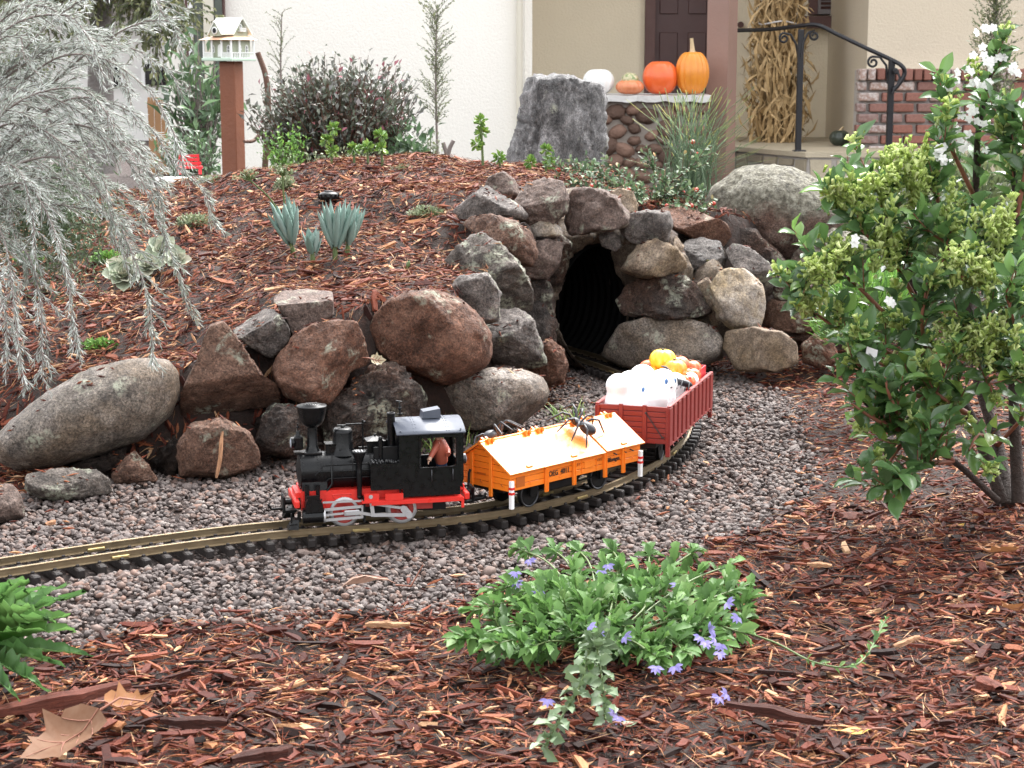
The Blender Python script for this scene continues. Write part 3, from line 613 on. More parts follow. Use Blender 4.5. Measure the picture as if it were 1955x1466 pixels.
# ------------------------------------------------------------------ rocks
import bmesh
_ICO = {}
def icos(sub):
    if sub not in _ICO:
        bm = bmesh.new(); bmesh.ops.create_icosphere(bm, subdivisions=sub, radius=1.0); bm.verts.ensure_lookup_table()
        _ICO[sub] = (np.array([v.co[:] for v in bm.verts]), np.array([[v.index for v in f.verts] for f in bm.faces])); bm.free()
    return _ICO[sub]
def rock(name, label, poly, Y, thick, mat, seed, blk=.85, cuts=3, rough=.05, facets=(), sub=5, parent=None, freq=2.2, cat="rock", group=None, fine=.35):
    """A stone whose outline seen from the path is `poly` (photo pixels at distance Y), `thick` metres half-deep, cut by flat facets."""
    rg = np.random.default_rng(seed)
    if Y > 2.78 and name != 'standing_stone':                # close the joints round the tunnel
        mx, my = sum(p[0] for p in poly) / len(poly), sum(p[1] for p in poly) / len(poly); poly = [(mx + (a - mx) * 1.05, my + (b_ - my) * 1.05) for a, b_ in poly]
    W = np.array([at(x, y, Y) for x, y in poly]); lo, hi = W.min(0), W.max(0); c = (lo + hi) / 2; p2 = W[:, [0, 2]] - c[[0, 2]]
    v, f = icos(sub); th = np.arctan2(v[:, 1], v[:, 0]); s = np.hypot(v[:, 0], v[:, 1])
    ang = np.linspace(-math.pi, math.pi, 361); rad = np.zeros(361)
    for i in range(len(p2)):
        a, b = p2[i - 1], p2[i]; e = b - a
        for k, t in enumerate(ang):
            d0, d1 = math.cos(t), math.sin(t); den = d0 * e[1] - d1 * e[0]
            if abs(den) < 1e-12: continue
            tt = (a[0] * e[1] - a[1] * e[0]) / den; u = (a[0] * d1 - a[1] * d0) / den
            if tt > 0 and -1e-6 <= u <= 1 + 1e-6: rad[k] = max(rad[k], tt)
    g = np.exp(-np.linspace(-1.5, 1.5, 7) ** 2); g /= g.sum(); rad = np.convolve(np.r_[rad[-4:-1], rad, rad[1:4]], g, 'valid')
    r = np.interp(th, ang, rad); rm = rad.mean()
    q = np.c_[np.cos(th) * r * s ** blk, np.sin(th) * r * s ** blk, np.sign(v[:, 2]) * np.abs(v[:, 2]) ** blk * thick]
    nn = q / np.array([rm, rm, thick])
    pl = list(facets)
    for k in range(cuts):
        a = rg.uniform(0, 6.28); e = rg.uniform(.25, .72); pl.append((e * math.cos(a), e * math.sin(a) * .8 + .1, math.sqrt(max(.1, 1 - e * e)), rg.uniform(.66, .84)))
    for x, y, z, dd in pl:
        nv = np.array([x, y, z]); nv = nv / np.linalg.norm(nv); pr = nn @ nv - dd; pr = np.where(pr > 0, pr, 0); nn = nn - pr[:, None] * nv[None] * .92
    q = nn * np.array([rm, rm, thick])
    so = seed * 3.7
    n1 = fbm(nn * freq + so, 4, .5); n2 = 1 - 2 * np.abs(vnoise(nn * freq * 2.6 + so + 40)); n3 = fbm(nn * freq * 7 + so + 80, 3, .6)
    un = q / (np.linalg.norm(q, axis=1)[:, None] + 1e-9)
    n4 = fbm(nn * freq * 18 + so + 120, 2, .6)
    q = q + un * (rm * (rough * (1.25 * n1 + .7 * n2 + fine * 1.5 * n3) + (.004 + .10 * rough) * n4))[:, None]
    d = c - np.array([0, 0, CAMH]); d /= np.linalg.norm(d); rt = np.cross(d, [0, 0, 1]); rt /= np.linalg.norm(rt); up = np.array([0, 0, 1.0])
    Vw = q[:, :1] * rt + q[:, 1:2] * up - q[:, 2:3] * d
    me = np_mesh(name, Vw, f, None, True)
    base = np.array(parent.location) if parent is not None else np.zeros(3)
    o = link(name, me, MATS[mat], parent, tuple(c - base))
    if parent is None: tag(o, label, cat, group)
    ROCKS.append((c, Vw, f))
    return o
ROCKS = []
UPF = (0, .85, .52)                                       # a flat top tilted towards the viewer
# the dry-laid wall, left to right
rock("boulder", "large smooth oval granite boulder at the left end of the rock wall", [(-18, 845), (20, 800), (90, 745), (170, 705), (250, 688), (320, 690), (340, 715), (341, 760), (325, 800), (280, 840), (200, 870), (110, 888), (40, 892), (0, 875)], 2.42, .085, "granite_smooth", 1, .95, 0, .018, freq=1.6)
rock("rock", "brown triangular rock with a dark overhanging underside right of the oval boulder", [(392, 642), (400, 622), (425, 614), (450, 640), (480, 690), (520, 745), (537, 765), (530, 777), (450, 787), (360, 802), (344, 792), (352, 740), (375, 695)], 2.47, .06, "brown_rock", 2, .55, 0, .03, facets=[(-.1, .28, .95, .50), (.05, -.75, .66, .52)])
rock("rock", "small dark grey wedge rock on the mulch above the triangular rock", [(443, 628), (500, 580), (522, 590), (552, 625), (554, 642), (540, 667), (515, 684), (490, 668), (470, 655)], 2.53, .055, "grey_rock", 3, .6, 1, .04, facets=[(-.45, .8, .4, .35), (.1, -.25, .96, .55)])
rock("rock", "square-topped mauve rock bedded in mulch above the wall", [(523, 567), (540, 551), (590, 549), (634, 557), (636, 602), (615, 618), (560, 642), (548, 615)], 2.575, .06, "mauve_rock", 4, .5, 0, .03, facets=[(0, .9, .43, .55), (.15, -.05, .98, .6)])
rock("rock", "orange-brown slanting block with smooth face behind the locomotive chimney", [(519, 705), (530, 675), (560, 640), (600, 618), (640, 611), (680, 618), (692, 640), (707, 695), (672, 710), (652, 740), (630, 770), (585, 772), (550, 757), (528, 732)], 2.50, .065, "red_brown_rock", 5, .6, 0, .03, facets=[(-.12, .45, .88, .58), (.75, -.2, .62, .62), (-.6, .55, .57, .72)])
rock("boulder", "big rounded reddish-brown boulder with pale lichen spots above the locomotive cab", [(704, 630), (712, 600), (740, 570), (780, 554), (830, 554), (880, 573), (916, 605), (936, 640), (939, 675), (925, 702), (890, 722), (845, 735), (800, 717), (750, 697), (720, 670)], 2.62, .085, "red_brown_rock", 6, .85, 1, .028, freq=1.9)
rock("boulder", "grey-brown rounded boulder low in the wall behind the orange wagon", [(838, 745), (880, 715), (940, 703), (1000, 706), (1036, 720), (1048, 745), (1042, 770), (1010, 795), (985, 818), (930, 824), (880, 822), (848, 795)], 2.66, .07, "granite_smooth", 7, .8, 1, .03)
rock("rock", "dark cracked rock directly behind the locomotive boiler", [(628, 775), (660, 738), (700, 703), (730, 697), (762, 707), (792, 735), (807, 770), (808, 805), (760, 850), (680, 862), (618, 850)], 2.53, .06, "dark_rock", 8, .7, 2, .085, freq=3)
rock("rock", "brown rounded rock half buried in gravel under the triangular rock", [(339, 850), (365, 808), (420, 799), (470, 823), (493, 860), (496, 890), (430, 912), (344, 908)], 2.39, .05, "brown_rock", 9, .7, 1, .04)
rock("rock", "dark flat rock with pale lichen edge under the oval boulder", [(53, 900), (120, 892), (180, 899), (206, 920), (212, 944), (130, 956), (78, 950), (53, 932)], 2.27, .045, "lichen_rock", 10, .6, 1, .05, facets=[(0, .75, .66, .5)])
rock("rock", "small brown pointed rock between gravel and oval boulder", [(214, 905), (240, 872), (258, 862), (282, 888), (304, 922), (222, 926)], 2.36, .035, "brown_rock", 11, .6, 2, .05)
rock("rock", "grey-brown rock cut by the left picture edge beside the gravel", [(-40, 940), (-10, 925), (20, 924), (40, 950), (47, 990), (0, 1000), (-40, 995)], 2.17, .04, "mauve_rock", 12, .7, 1, .04)
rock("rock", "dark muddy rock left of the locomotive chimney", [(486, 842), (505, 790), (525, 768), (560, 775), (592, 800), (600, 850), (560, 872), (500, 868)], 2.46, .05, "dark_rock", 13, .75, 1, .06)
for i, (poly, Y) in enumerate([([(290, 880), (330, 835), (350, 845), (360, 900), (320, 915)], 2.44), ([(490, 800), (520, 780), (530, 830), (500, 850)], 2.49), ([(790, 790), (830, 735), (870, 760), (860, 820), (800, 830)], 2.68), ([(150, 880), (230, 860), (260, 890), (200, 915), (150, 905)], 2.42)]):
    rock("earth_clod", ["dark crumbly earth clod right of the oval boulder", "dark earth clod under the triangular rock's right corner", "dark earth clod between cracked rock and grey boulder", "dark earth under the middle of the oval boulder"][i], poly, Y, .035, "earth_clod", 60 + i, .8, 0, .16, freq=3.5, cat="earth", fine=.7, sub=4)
rock("rock", "grey pointed rock with large white lichen patches left of the tunnel", [(845, 500), (870, 475), (903, 447), (925, 446), (932, 460), (965, 474), (987, 500), (1007, 540), (1017, 590), (985, 600), (930, 604), (900, 594), (865, 562), (847, 530)], 2.93, .075, "lichen_rock", 14, .65, 0, .045, facets=[(-.25, .55, .8, .55), (.2, -.6, .77, .58), (-.75, .1, .65, .62)])
rock("rock", "angular grey broken rock below the lichen rock left of the tunnel", [(926, 605), (950, 591), (985, 589), (1016, 610), (1027, 640), (1042, 690), (1020, 699), (940, 695), (938, 660), (924, 630)], 2.82, .055, "grey_rock", 15, .5, 0, .05, facets=[(-.2, .75, .62, .42), (.45, .1, .88, .5), (-.1, -.6, .8, .5)])
rock("rock", "small brown rock at the left foot of the tunnel mouth", [(1015, 665), (1050, 648), (1076, 670), (1082, 700), (1076, 728), (1030, 738), (1005, 705)], 2.95, .045, "red_brown_rock", 16, .75, 1, .05)
rock("rock", "long rounded brown rock lying above the lichen rock", [(878, 430), (900, 414), (940, 411), (985, 424), (1012, 445), (1024, 480), (1015, 508), (985, 500), (955, 472), (922, 447)], 3.02, .06, "brown_rock", 18, .75, 1, .05)
rock("rock", "angular grey slab rock at the mulch edge left above the tunnel", [(868, 402), (905, 370), (930, 354), (960, 374), (990, 392), (1007, 410), (1000, 420), (960, 418), (910, 412), (880, 418)], 3.12, .06, "grey_rock", 21, .5, 0, .05, facets=[(.15, .85, .5, .35), (-.5, .1, .86, .55)])
rock("rock", "small brown rock set back in mulch above the tunnel", [(918, 372), (935, 340), (960, 329), (982, 342), (992, 372), (960, 385)], 3.32, .05, "mauve_rock", 22, .7, 2, .05)
rock("rock", "mauve pointed rock above the left shoulder of the tunnel", [(984, 382), (1010, 350), (1040, 341), (1072, 349), (1084, 380), (1082, 405), (1047, 434), (1010, 428), (988, 407)], 3.14, .06, "mauve_rock", 23, .65, 1, .04, facets=[(-.3, .6, .75, .5)])
for i, (poly, Y, mt) in enumerate([([(1005, 440), (1060, 430), (1085, 470), (1075, 540), (1030, 560), (1000, 500)], 3.24, "dark_rock"), ([(985, 590), (1030, 560), (1060, 620), (1062, 690), (1010, 680), (985, 640)], 3.10, "dark_rock"), ([(1370, 430), (1440, 440), (1500, 500), (1520, 560), (1450, 600), (1390, 540)], 3.46, "dark_rock"), ([(1440, 560), (1560, 540), (1650, 560), (1650, 660), (1540, 680), (1450, 650)], 3.46, "dark_rock"), ([(1250, 430), (1330, 440), (1390, 480), (1360, 540), (1280, 520)], 3.42, "dark_rock")]):  # filler stones added in the gaps, dark to stand in for the shade there
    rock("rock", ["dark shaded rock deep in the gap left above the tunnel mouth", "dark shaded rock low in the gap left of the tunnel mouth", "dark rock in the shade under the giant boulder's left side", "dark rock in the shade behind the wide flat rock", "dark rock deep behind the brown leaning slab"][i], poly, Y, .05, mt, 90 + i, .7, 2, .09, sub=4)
rock("rock", "grey shaded rock wedged behind the lichen rock and the round boulder", [(846, 560), (880, 528), (930, 522), (958, 560), (952, 612), (900, 620), (858, 602)], 2.765, .045, "grey_rock", 97, .7, 2, .06, sub=4)
# stones to the right of the portal
rock("rock", "brown slab rock leaning on the giant boulder", [(1258, 402), (1290, 389), (1330, 404), (1382, 424), (1399, 450), (1382, 472), (1340, 462), (1290, 438)], 3.36, .05, "red_brown_rock", 34, .5, 0, .03, facets=[(0, .8, .6, .42), (.5, -.4, .77, .5)])
rock("rock", "dark rock with a yellow moss patch right of the tunnel", [(1298, 490), (1310, 462), (1340, 454), (1372, 462), (1382, 495), (1372, 512), (1340, 524), (1312, 515)], 3.30, .05, "mossy_rock", 33, .6, 1, .05, facets=[(0, .75, .66, .5)])
rock("rock", "grey leaning slab under the giant boulder", [(1386, 480), (1400, 466), (1430, 474), (1465, 500), (1479, 525), (1471, 562), (1440, 568), (1408, 520)], 3.27, .04, "grey_rock", 35, .5, 0, .03, facets=[(-.2, .55, .8, .5), (.1, -.7, .7, .6)])
rock("boulder", "giant rounded boulder with pale lichen crown below the porch", [(1348, 400), (1365, 360), (1410, 330), (1460, 319), (1510, 324), (1560, 347), (1605, 380), (1635, 410), (1630, 460), (1590, 490), (1545, 500), (1490, 516), (1450, 494), (1400, 464), (1363, 432)], 3.62, .14, "lichen_boulder", 36, .9, 0, .022, freq=1.7)
rock("boulder", "reddish rock bulge low on the right of the giant boulder", [(1500, 520), (1530, 470), (1590, 440), (1660, 450), (1700, 500), (1690, 560), (1620, 575), (1540, 555)], 3.50, .09, "lichen_boulder", 37, .85, 0, .04)
rock("rock", "small dark square rock under the giant boulder", [(1478, 545), (1490, 527), (1530, 525), (1550, 540), (1545, 570), (1500, 575), (1480, 568)], 3.28, .04, "dark_rock", 38, .5, 1, .04, facets=[UPF + (.5,)])
rock("rock", "wide flat dark brown rock beneath the small square rock", [(1454, 590), (1480, 572), (1540, 572), (1610, 590), (1640, 620), (1580, 640), (1500, 632), (1460, 622)], 3.25, .06, "brown_rock", 39, .6, 1, .04, facets=[UPF + (.5,)])
rock("rock", "small reddish rock in the mulch right of the tan footing stone", [(1532, 660), (1555, 640), (1590, 655), (1600, 690), (1560, 700), (1535, 690)], 3.15, .03, "red_brown_rock", 40, .6, 2, .05)
rock("boulder", "grey rock partly hidden behind shrub right of the giant boulder", [(1560, 400), (1575, 352), (1620, 340), (1670, 350), (1700, 390), (1690, 440), (1600, 440)], 3.95, .10, "grey_rock", 41, .8, 1, .04)
rock("standing_stone", "tall grey standing stone with a flat top in front of the house", [(940, 345), (962, 310), (985, 250), (994, 190), (1004, 152), (1025, 139), (1060, 144), (1100, 148), (1150, 163), (1160, 190), (1157, 290), (1154, 350), (1050, 360)], 4.3, .075, "standing_rock", 42, .45, 0, .03, facets=[(-.9, .12, .45, .50), (.10, 0, 1, .52), (.70, .05, .72, .60), (0, .9, .45, 1.0)], freq=2.6, fine=.8)

# ------------------------------------------------------------------ tunnel portal: mortared stones round a corrugated pipe
pc, pa = tpose(2.31, .04)
portal = thing("tunnel_portal", "mortared stone tunnel mouth with black corrugated pipe that the track enters", "tunnel", (float(pc[0]), float(pc[1]), 0)); PO = np.array(portal.location)
V, Fs = [], []; ns, na = 150, 40
for i in range(ns + 1):
    s = 2.285 + .46 * i / ns; c, a = tpose(s, .03); nrm = np.array([-math.sin(a), math.cos(a)]); k = 1 + .045 * math.sin(2 * math.pi * (s - 2.285) / .0225)
    for j in range(na):
        t = 2 * math.pi * j / na; w, h_ = .084 * k * math.cos(t), .113 * k * math.sin(t)
        V.append((c[0] + nrm[0] * w - PO[0], c[1] + nrm[1] * w - PO[1], .094 + h_))
for i in range(ns):
    for j in range(na): Fs.append((i * na + j, i * na + (j + 1) % na, (i + 1) * na + (j + 1) % na, (i + 1) * na + j))
n0 = ns * na; Fs.append(tuple(n0 + j for j in range(na)))
MB().add(V, Fs, True).build("corrugated_pipe", MATS["pipe_black"], portal)
# mortar mass: a thick uneven ring round the pipe mouth
V, Fs = [], []; na = 96; rings = 22
def ringrad(t):                                            # outer outline of the mortar, metres from the mouth centre
    return np.interp((math.degrees(t)) % 360, [0, 25, 50, 90, 130, 155, 180, 205, 232, 250, 290, 308, 335, 360], [.215, .22, .20, .205, .185, .15, .12, .115, .10, .112, .112, .13, .20, .215])
nrm = np.array([-math.sin(pa), math.cos(pa)]); tg = np.array([math.cos(pa), math.sin(pa)]); side = -nrm
prof_r = [0, .02, .06, .12, .2, .3, .4, .5, .6, .7, .8, .9, .97, 1.0]; prof_d = [.05, .012, -.006, -.014, -.018, -.018, -.012, -.004, .008, .022, .04, .062, .085, .12]
for i, (pr, pd) in enumerate(zip(prof_r, prof_d)):
    for j in range(na):
        t = 2 * math.pi * j / na; ri = 1.0 / math.sqrt((math.cos(t) / .0838) ** 2 + (math.sin(t) / .1125) ** 2); ro = max(ringrad(t), ri + .004); r = ri + (ro - ri) * pr
        w, z = r * math.cos(t), .094 + r * math.sin(t)
        V.append((side[0] * w, side[1] * w, z, pd))
W = np.array([v[:3] for v in V]); nz = fbm(W * 26 + 5, 5, .65) * .015
V2 = [(v[0] + tg[0] * (v[3] + q - .012), v[1] + tg[1] * (v[3] + q - .012), max(v[2] + q * .3, -.04)) for v, q in zip(V, nz)]
for i in range(len(prof_r) - 1):
    for j in range(na): Fs.append((i * na + j, (i + 1) * na + j, (i + 1) * na + (j + 1) % na, i * na + (j + 1) % na))
MB().add(V2, Fs, True).build("mortar", MATS["mortar"], portal)
PS = [([(990, 540), (1030, 524), (1050, 545), (1057, 580), (1052, 622), (1036, 643), (1012, 630), (992, 592)], 3.13, .055, "dark_rock", 17, .09),
      ([(980, 500), (995, 470), (1045, 456), (1072, 464), (1068, 500), (1044, 533), (995, 530)], 3.12, .055, "mauve_rock", 19, .05),
      ([(1014, 432), (1030, 423), (1060, 427), (1077, 441), (1062, 452), (1020, 451)], 3.12, .03, "pale_rock", 20, .05),
      ([(1080, 380), (1110, 361), (1150, 364), (1182, 385), (1198, 412), (1188, 432), (1145, 440), (1088, 446)], 3.17, .06, "mauve_rock", 24, .08),
      ([(1160, 372), (1180, 360), (1205, 365), (1219, 390), (1212, 408), (1175, 400)], 3.24, .04, "tan_rock", 25, .06),
      ([(1188, 415), (1230, 404), (1277, 404), (1283, 430), (1272, 463), (1212, 465), (1190, 448)], 3.20, .05, "grey_rock", 26, .05),
      ([(1144, 452), (1160, 440), (1180, 450), (1186, 470), (1175, 480), (1150, 470)], 3.20, .02, "grey_rock", 27, .04),
      ([(1186, 516), (1220, 470), (1250, 456), (1292, 475), (1307, 495), (1312, 512), (1270, 526), (1225, 530)], 3.18, .05, "tan_rock", 28, .05),
      ([(1182, 572), (1195, 545), (1250, 524), (1310, 530), (1340, 560), (1354, 595), (1320, 605), (1240, 606), (1195, 598)], 3.20, .055, "dark_rock", 29, .10),
      ([(1150, 680), (1165, 650), (1190, 620), (1240, 607), (1310, 606), (1357, 624), (1379, 650), (1373, 682), (1330, 700), (1270, 702), (1190, 700)], 3.20, .07, "granite_smooth", 30, .03),
      ([(1380, 662), (1390, 634), (1440, 626), (1492, 634), (1518, 655), (1520, 690), (1480, 708), (1408, 706)], 3.13, .06, "tan_rock", 31, .03),
      ([(1357, 545), (1380, 518), (1422, 516), (1453, 545), (1458, 592), (1447, 624), (1400, 626), (1372, 607)], 3.20, .06, "pale_rock", 32, .05),
      ([(1330, 545), (1352, 530), (1372, 560), (1385, 610), (1362, 625), (1345, 590)], 3.22, .04, "tan_rock", 43, .06),
      ([(1290, 450), (1306, 470), (1296, 490), (1280, 478)], 3.24, .03, "tan_rock", 44, .06)]
for poly, Y, th_, mt, sd, rg in PS: rock("stone", None, poly, Y, th_, mt, sd, .6, 3, rg, parent=portal, sub=4)
rock("mortar", None, [(1300, 640), (1330, 520), (1370, 500), (1400, 560), (1440, 620), (1400, 650), (1340, 660)], 3.27, .06, "mortar", 45, .8, 0, .08, parent=portal, sub=4)
rock("mortar", None, [(1170, 480), (1200, 430), (1280, 440), (1320, 520), (1300, 560), (1220, 560), (1190, 530)], 3.26, .05, "mortar", 46, .8, 0, .08, parent=portal, sub=4)

# crumbs of bark lying on the stones
cp_, cz_ = [], []
rg_ = np.random.default_rng(77)
for c, Vw, f in ROCKS:
    tri = Vw[f]; nr_ = np.cross(tri[:, 1] - tri[:, 0], tri[:, 2] - tri[:, 0]); ar = np.linalg.norm(nr_, axis=1) + 1e-12; nr_ = nr_ / ar[:, None]; w = ar * np.clip(nr_[:, 2] - .55, 0, 1); k = min(70, int(ar[nr_[:, 2] > .55].sum() / 2 * 2600))
    if k and w.sum() > 0 and c[1] < 3.4: i = rg_.choice(len(f), k, p=w / w.sum()); cp_.append(tri[i].mean(1) + c + nr_[i] * .0012)
P = np.vstack(cp_); P = P[fbm(P * 18, 2) > -.15]; m_ = len(P)
A = spread(CHIP_A[0], CHIP_A[1], P, rotmats(rg_.uniform(0, 6.28, m_), rg_.normal(0, .3, m_), rg_.normal(0, .3, m_)), np.c_[rg_.uniform(.002, .011, m_), rg_.uniform(.0006, .0016, m_), rg_.uniform(.0004, .0010, m_)], rg_.random(m_), .15)
tag(link("bark_crumbs", np_mesh("bark_crumbs", A[0], A[1], A[2], False), MATS["mulch"]), "loose bark crumbs lying on top of the wall stones", "mulch", None, "stuff")
# ------------------------------------------------------------------ steam locomotive (x forward, y towards the path, z up)
lcn, la = tpose(.931, .067); LANG = la + math.pi - math.radians(4)
loco = thing("steam_locomotive", "black and red toy steam locomotive with flared chimney at the head of the train", "locomotive", (float(lcn[0]), float(lcn[1]), 0), LANG)
def lc(cx, cy, y):                                         # point of the engine from its close-up view, on the vertical plane y
    img = 540 + cx / 4.887; x = (715 - img + 492 * (y - .025)) / 1565
    return Vector((x, y, .0158 + (1155 - cy) / 4.887 / 1600 + (y - .025) * .222 + .0667 * x))
BK, BM_, RD, SV = MATS["black_plastic"], MATS["black_matt"], MATS["red_plastic"], MATS["silver_metal"]
XB, XC = .082, -.030                                       # smokebox front, cab front
# boiler with bands, smokebox door
BZ, BR = .0620, .0218
m = MB(); m.cyl((XC, 0, BZ), (XB, 0, BZ), BR, n=32)
bo = m.build("boiler", BK, loco)
m = MB()
for x in (.001, .022, .045, .058): m.cyl((x - .0011, 0, BZ), (x + .0011, 0, BZ), BR + .0004, n=32)
m.build("boiler_band", BM_, bo)
m = MB().lathe([(.0, .003), (.006, .0028), (.012, .0016), (.0195, 0), (.0215, -.0005)], (XB + .0002, 0, BZ), 24, 'x'); m.cyl((XB, 0, BZ), (XB + .006, 0, BZ), .0012); m.build("smokebox_door", BM_, loco)
m = MB()
for k in range(16):
    a = 2 * math.pi * k / 16
    m.ball((XB + .0002, .0206 * math.cos(a), BZ + .0206 * math.sin(a)), .0006, 6, 4)
for z in range(7): m.ball((XB - .003, BR * math.cos(-.2 + z * .17), BZ + BR * math.sin(-.2 + z * .17)), .0006, 6, 4); m.ball((XB - .020, BR * math.cos(-.2 + z * .17), BZ + BR * math.sin(-.2 + z * .17)), .0006, 6, 4)
m.build("rivets", BK, bo)["kind"] = "stuff"
m = MB(); m.prism([(-.021, .0420), (.021, .0420), (.0185, BZ - .004), (-.0185, BZ - .004)], 0, .052, XB - .001); m.build("smokebox_saddle", BK, loco)
m = MB()
for zz, x0, x1 in ((.0645, -.008, .062), (.0715, -.008, .056), (.056, .0, .05)):
    yy = math.sqrt(max(1e-6, BR ** 2 - (zz - BZ) ** 2)) + .0012; m.tube([(x0, yy, zz), (x1, yy, zz), (x1 + .004, yy, zz - .004)], .0007, 6)
m.tube([(.047, .0175, BZ + .013), (.047, .0228, BZ + .002), (.0465, .0230, BZ - .012), (.052, .0235, BZ - .019), (.058, .0225, .036), (.060, .024, .031)], .0013, 8)
m.tube([(-.005, .015, BZ + .016), (-.005, .0228, BZ + .002), (-.005, .0230, BZ - .012)], .0012, 8)
m.build("handrail_pipe", BK, bo)
# chimney
cx0 = lc(290, 640, 0).x
m = MB(); m.box((cx0, 0, .0832), (.021, .020, .0035), None, .001); m.lathe([(.009, .0845), (.0075, .0880), (.0062, .091), (.0058, .115)], (cx0, 0, 0), 24)
ch = m.build("chimney", BK, loco)
m = MB().lathe([(.0058, .1130), (.0075, .1142), (.0112, .1168), (.0142, .1215), (.0160, .129), (.0174, .1368), (.0178, .1376), (.0174, .1386), (.0100, .1390), (.0098, .1402), (.0, .1404)], (cx0, 0, 0), 32); m.build("spark_arrestor", BK, ch)
m = MB()
for k in range(-2, 3): m.box((cx0 + k * .0028, 0, .1406), (.0012, .010, .0012))
m.build("chimney_grille", BM_, ch)
# lantern in front
lp = lc(165, 530, 0)
m = MB(); m.box((lp.x - .004, 0, .0835), (.018, .014, .0025)); m.box((lp.x, 0, lp.z), (.0105, .013, .016), None, .002); m.cyl((lp.x + .005, 0, lp.z), (lp.x + .0085, 0, lp.z), .0068, n=20); m.cyl((lp.x, 0, lp.z + .008), (lp.x, 0, lp.z + .0135), .0032, .002); m.tube([(lp.x, 0, lp.z + .013), (lp.x, 0, lp.z + .022)], .0009); m.ball((lp.x, 0, lp.z + .018), .0018, 8, 6)
hl = m.build("headlamp", BK, loco); MB().lathe([(0, .0014), (.004, .001), (.0062, 0)], (lp.x + .0083, 0, lp.z), 20, 'x').build("lens", MATS["lens_glass"], hl)
# domes
dx = lc(560, 500, 0).x
m = MB().lathe([(.0165, .0800), (.0135, .0845), (.0122, .088), (.0116, .1055), (.0112, .1085), (.0095, .1105), (.006, .1110), (.0, .1112)], (dx, 0, 0), 28); dm = m.build("steam_dome", BK, loco)
MB().ball((dx + .002, .0113, .086), (.004, .0012, .0028), 10, 6).build("maker_plate", BM_, dm)
bx = lc(450, 580, 0).x
m = MB().box((bx, 0, .0855), (.0125, .016, .014), None, .001).box((bx, 0, .0930), (.0135, .017, .0014)); m.build("sand_box", BK, loco)
px_ = lc(850, 560, 0).x
m = MB().box((px_, 0, .0835), (.021, .020, .021), None, .001); m.box((px_, 0, .0945), (.0225, .0215, .0012)); m.add([(px_ - .0112, -.0107, .0952), (px_ + .0112, -.0107, .0952), (px_ + .0112, .0107, .0952), (px_ - .0112, .0107, .0952), (px_, 0, .1000)], [(0, 1, 4), (1, 2, 4), (2, 3, 4), (3, 0, 4)]); m.ball((px_, 0, .1005), .0016, 8, 6); m.ball((px_ - .002, .0102, .084), .0012, 6, 4); m.build("sand_dome", BK, loco)
# regulator lever and rods above the boiler
va = lc(740, 420, 0).x
m = MB(); m.tube([(va, 0, .072), (va, 0, .119)], .0011); m.tube([(va - .002, 0, .1145), (dx - .004, 0, .1145)], .0009); m.tube([(va - .0025, -.003, .1165), (va - .0025, .003, .1165)], .0012)
m.box((va, 0, .0862), (.010, .004, .002)); m.cyl((va, 0, .074), (va, 0, .082), .004, .0025); m.tube([(dx - .006, 0, .113), (dx + .006, 0, .1135)], .0012); m.ball((dx, 0, .112), .0022, 8, 6); m.build("regulator_rod", BK, loco)
# feed funnel on the near side
fp = lc(745, 560, .029); fx = fp.x
m = MB().lathe([(.0028, .034), (.0030, .040), (.0034, .060), (.0034, .064), (.0030, .066), (.0034, .073), (.0058, .080), (.0084, .0865), (.0086, .0880), (.0074, .0880), (.0070, .0874), (0, .0872)], (fx, .027, 0), 18); m.ball((fx, .027, .034), .0032, 10, 6); fu = m.build("feed_funnel", BK, loco)
m = MB()
for k in (-1, 0, 1): m.box((fx + k * .0035, .027, .0878), (.0015, .009, .0010))
m.build("funnel_grille", MATS["silver_metal"], fu)
# cab: floor, front wall, sides with window openings, rear wall posts, arched roof
CX0, CX1, CY, ZE = XC, -.1055, .0345, .1050
def arch(y): return ZE + .0125 * (1 - (y / .040) ** 2)
def side(sy, name):
    y0, y1 = sy * CY, sy * (CY - .0016)
    outer = [(.0035, .0420), (.0035, .0715), (CX0, .0715), (CX0, ZE + .003), (CX1, ZE + .003), (CX1, .050), (CX1 + .004, .044), (CX1 + .004, .0325), (-.034, .0325), (-.034, .0420)]
    wx0, wx1, wz0, wz1, r_ = -.0555, -.0965, .0665, .1010, .0035
    win = []
    for (ax, az, a0) in ((wx0 - r_, wz0 + r_, 270), (wx0 - r_, wz1 - r_, 0), (wx1 + r_, wz1 - r_, 90), (wx1 + r_, wz0 + r_, 180)):
        for k in range(5): a = math.radians(a0 + 22.5 * k); win.append((ax + r_ * math.cos(a), az + r_ * math.sin(a)))
    bm = bmesh.new(); ed = []
    for loop in (outer, win):
        vs_ = [bm.verts.new((x, y0, z)) for x, z in loop]; ed += [bm.edges.new((vs_[i], vs_[(i + 1) % len(vs_)])) for i in range(len(vs_))]
    r = bmesh.ops.triangle_fill(bm, edges=ed, use_beauty=True, use_dissolve=False)
    fs = [g for g in r['geom'] if isinstance(g, bmesh.types.BMFace)]
    ex = bmesh.ops.extrude_face_region(bm, geom=fs); bmesh.ops.translate(bm, verts=[g for g in ex['geom'] if isinstance(g, bmesh.types.BMVert)], vec=(0, y1 - y0, 0))
    bmesh.ops.recalc_face_normals(bm, faces=bm.faces); me = bpy.data.meshes.new(name); bm.to_mesh(me); bm.free()
    return link(name, me, BK, loco)
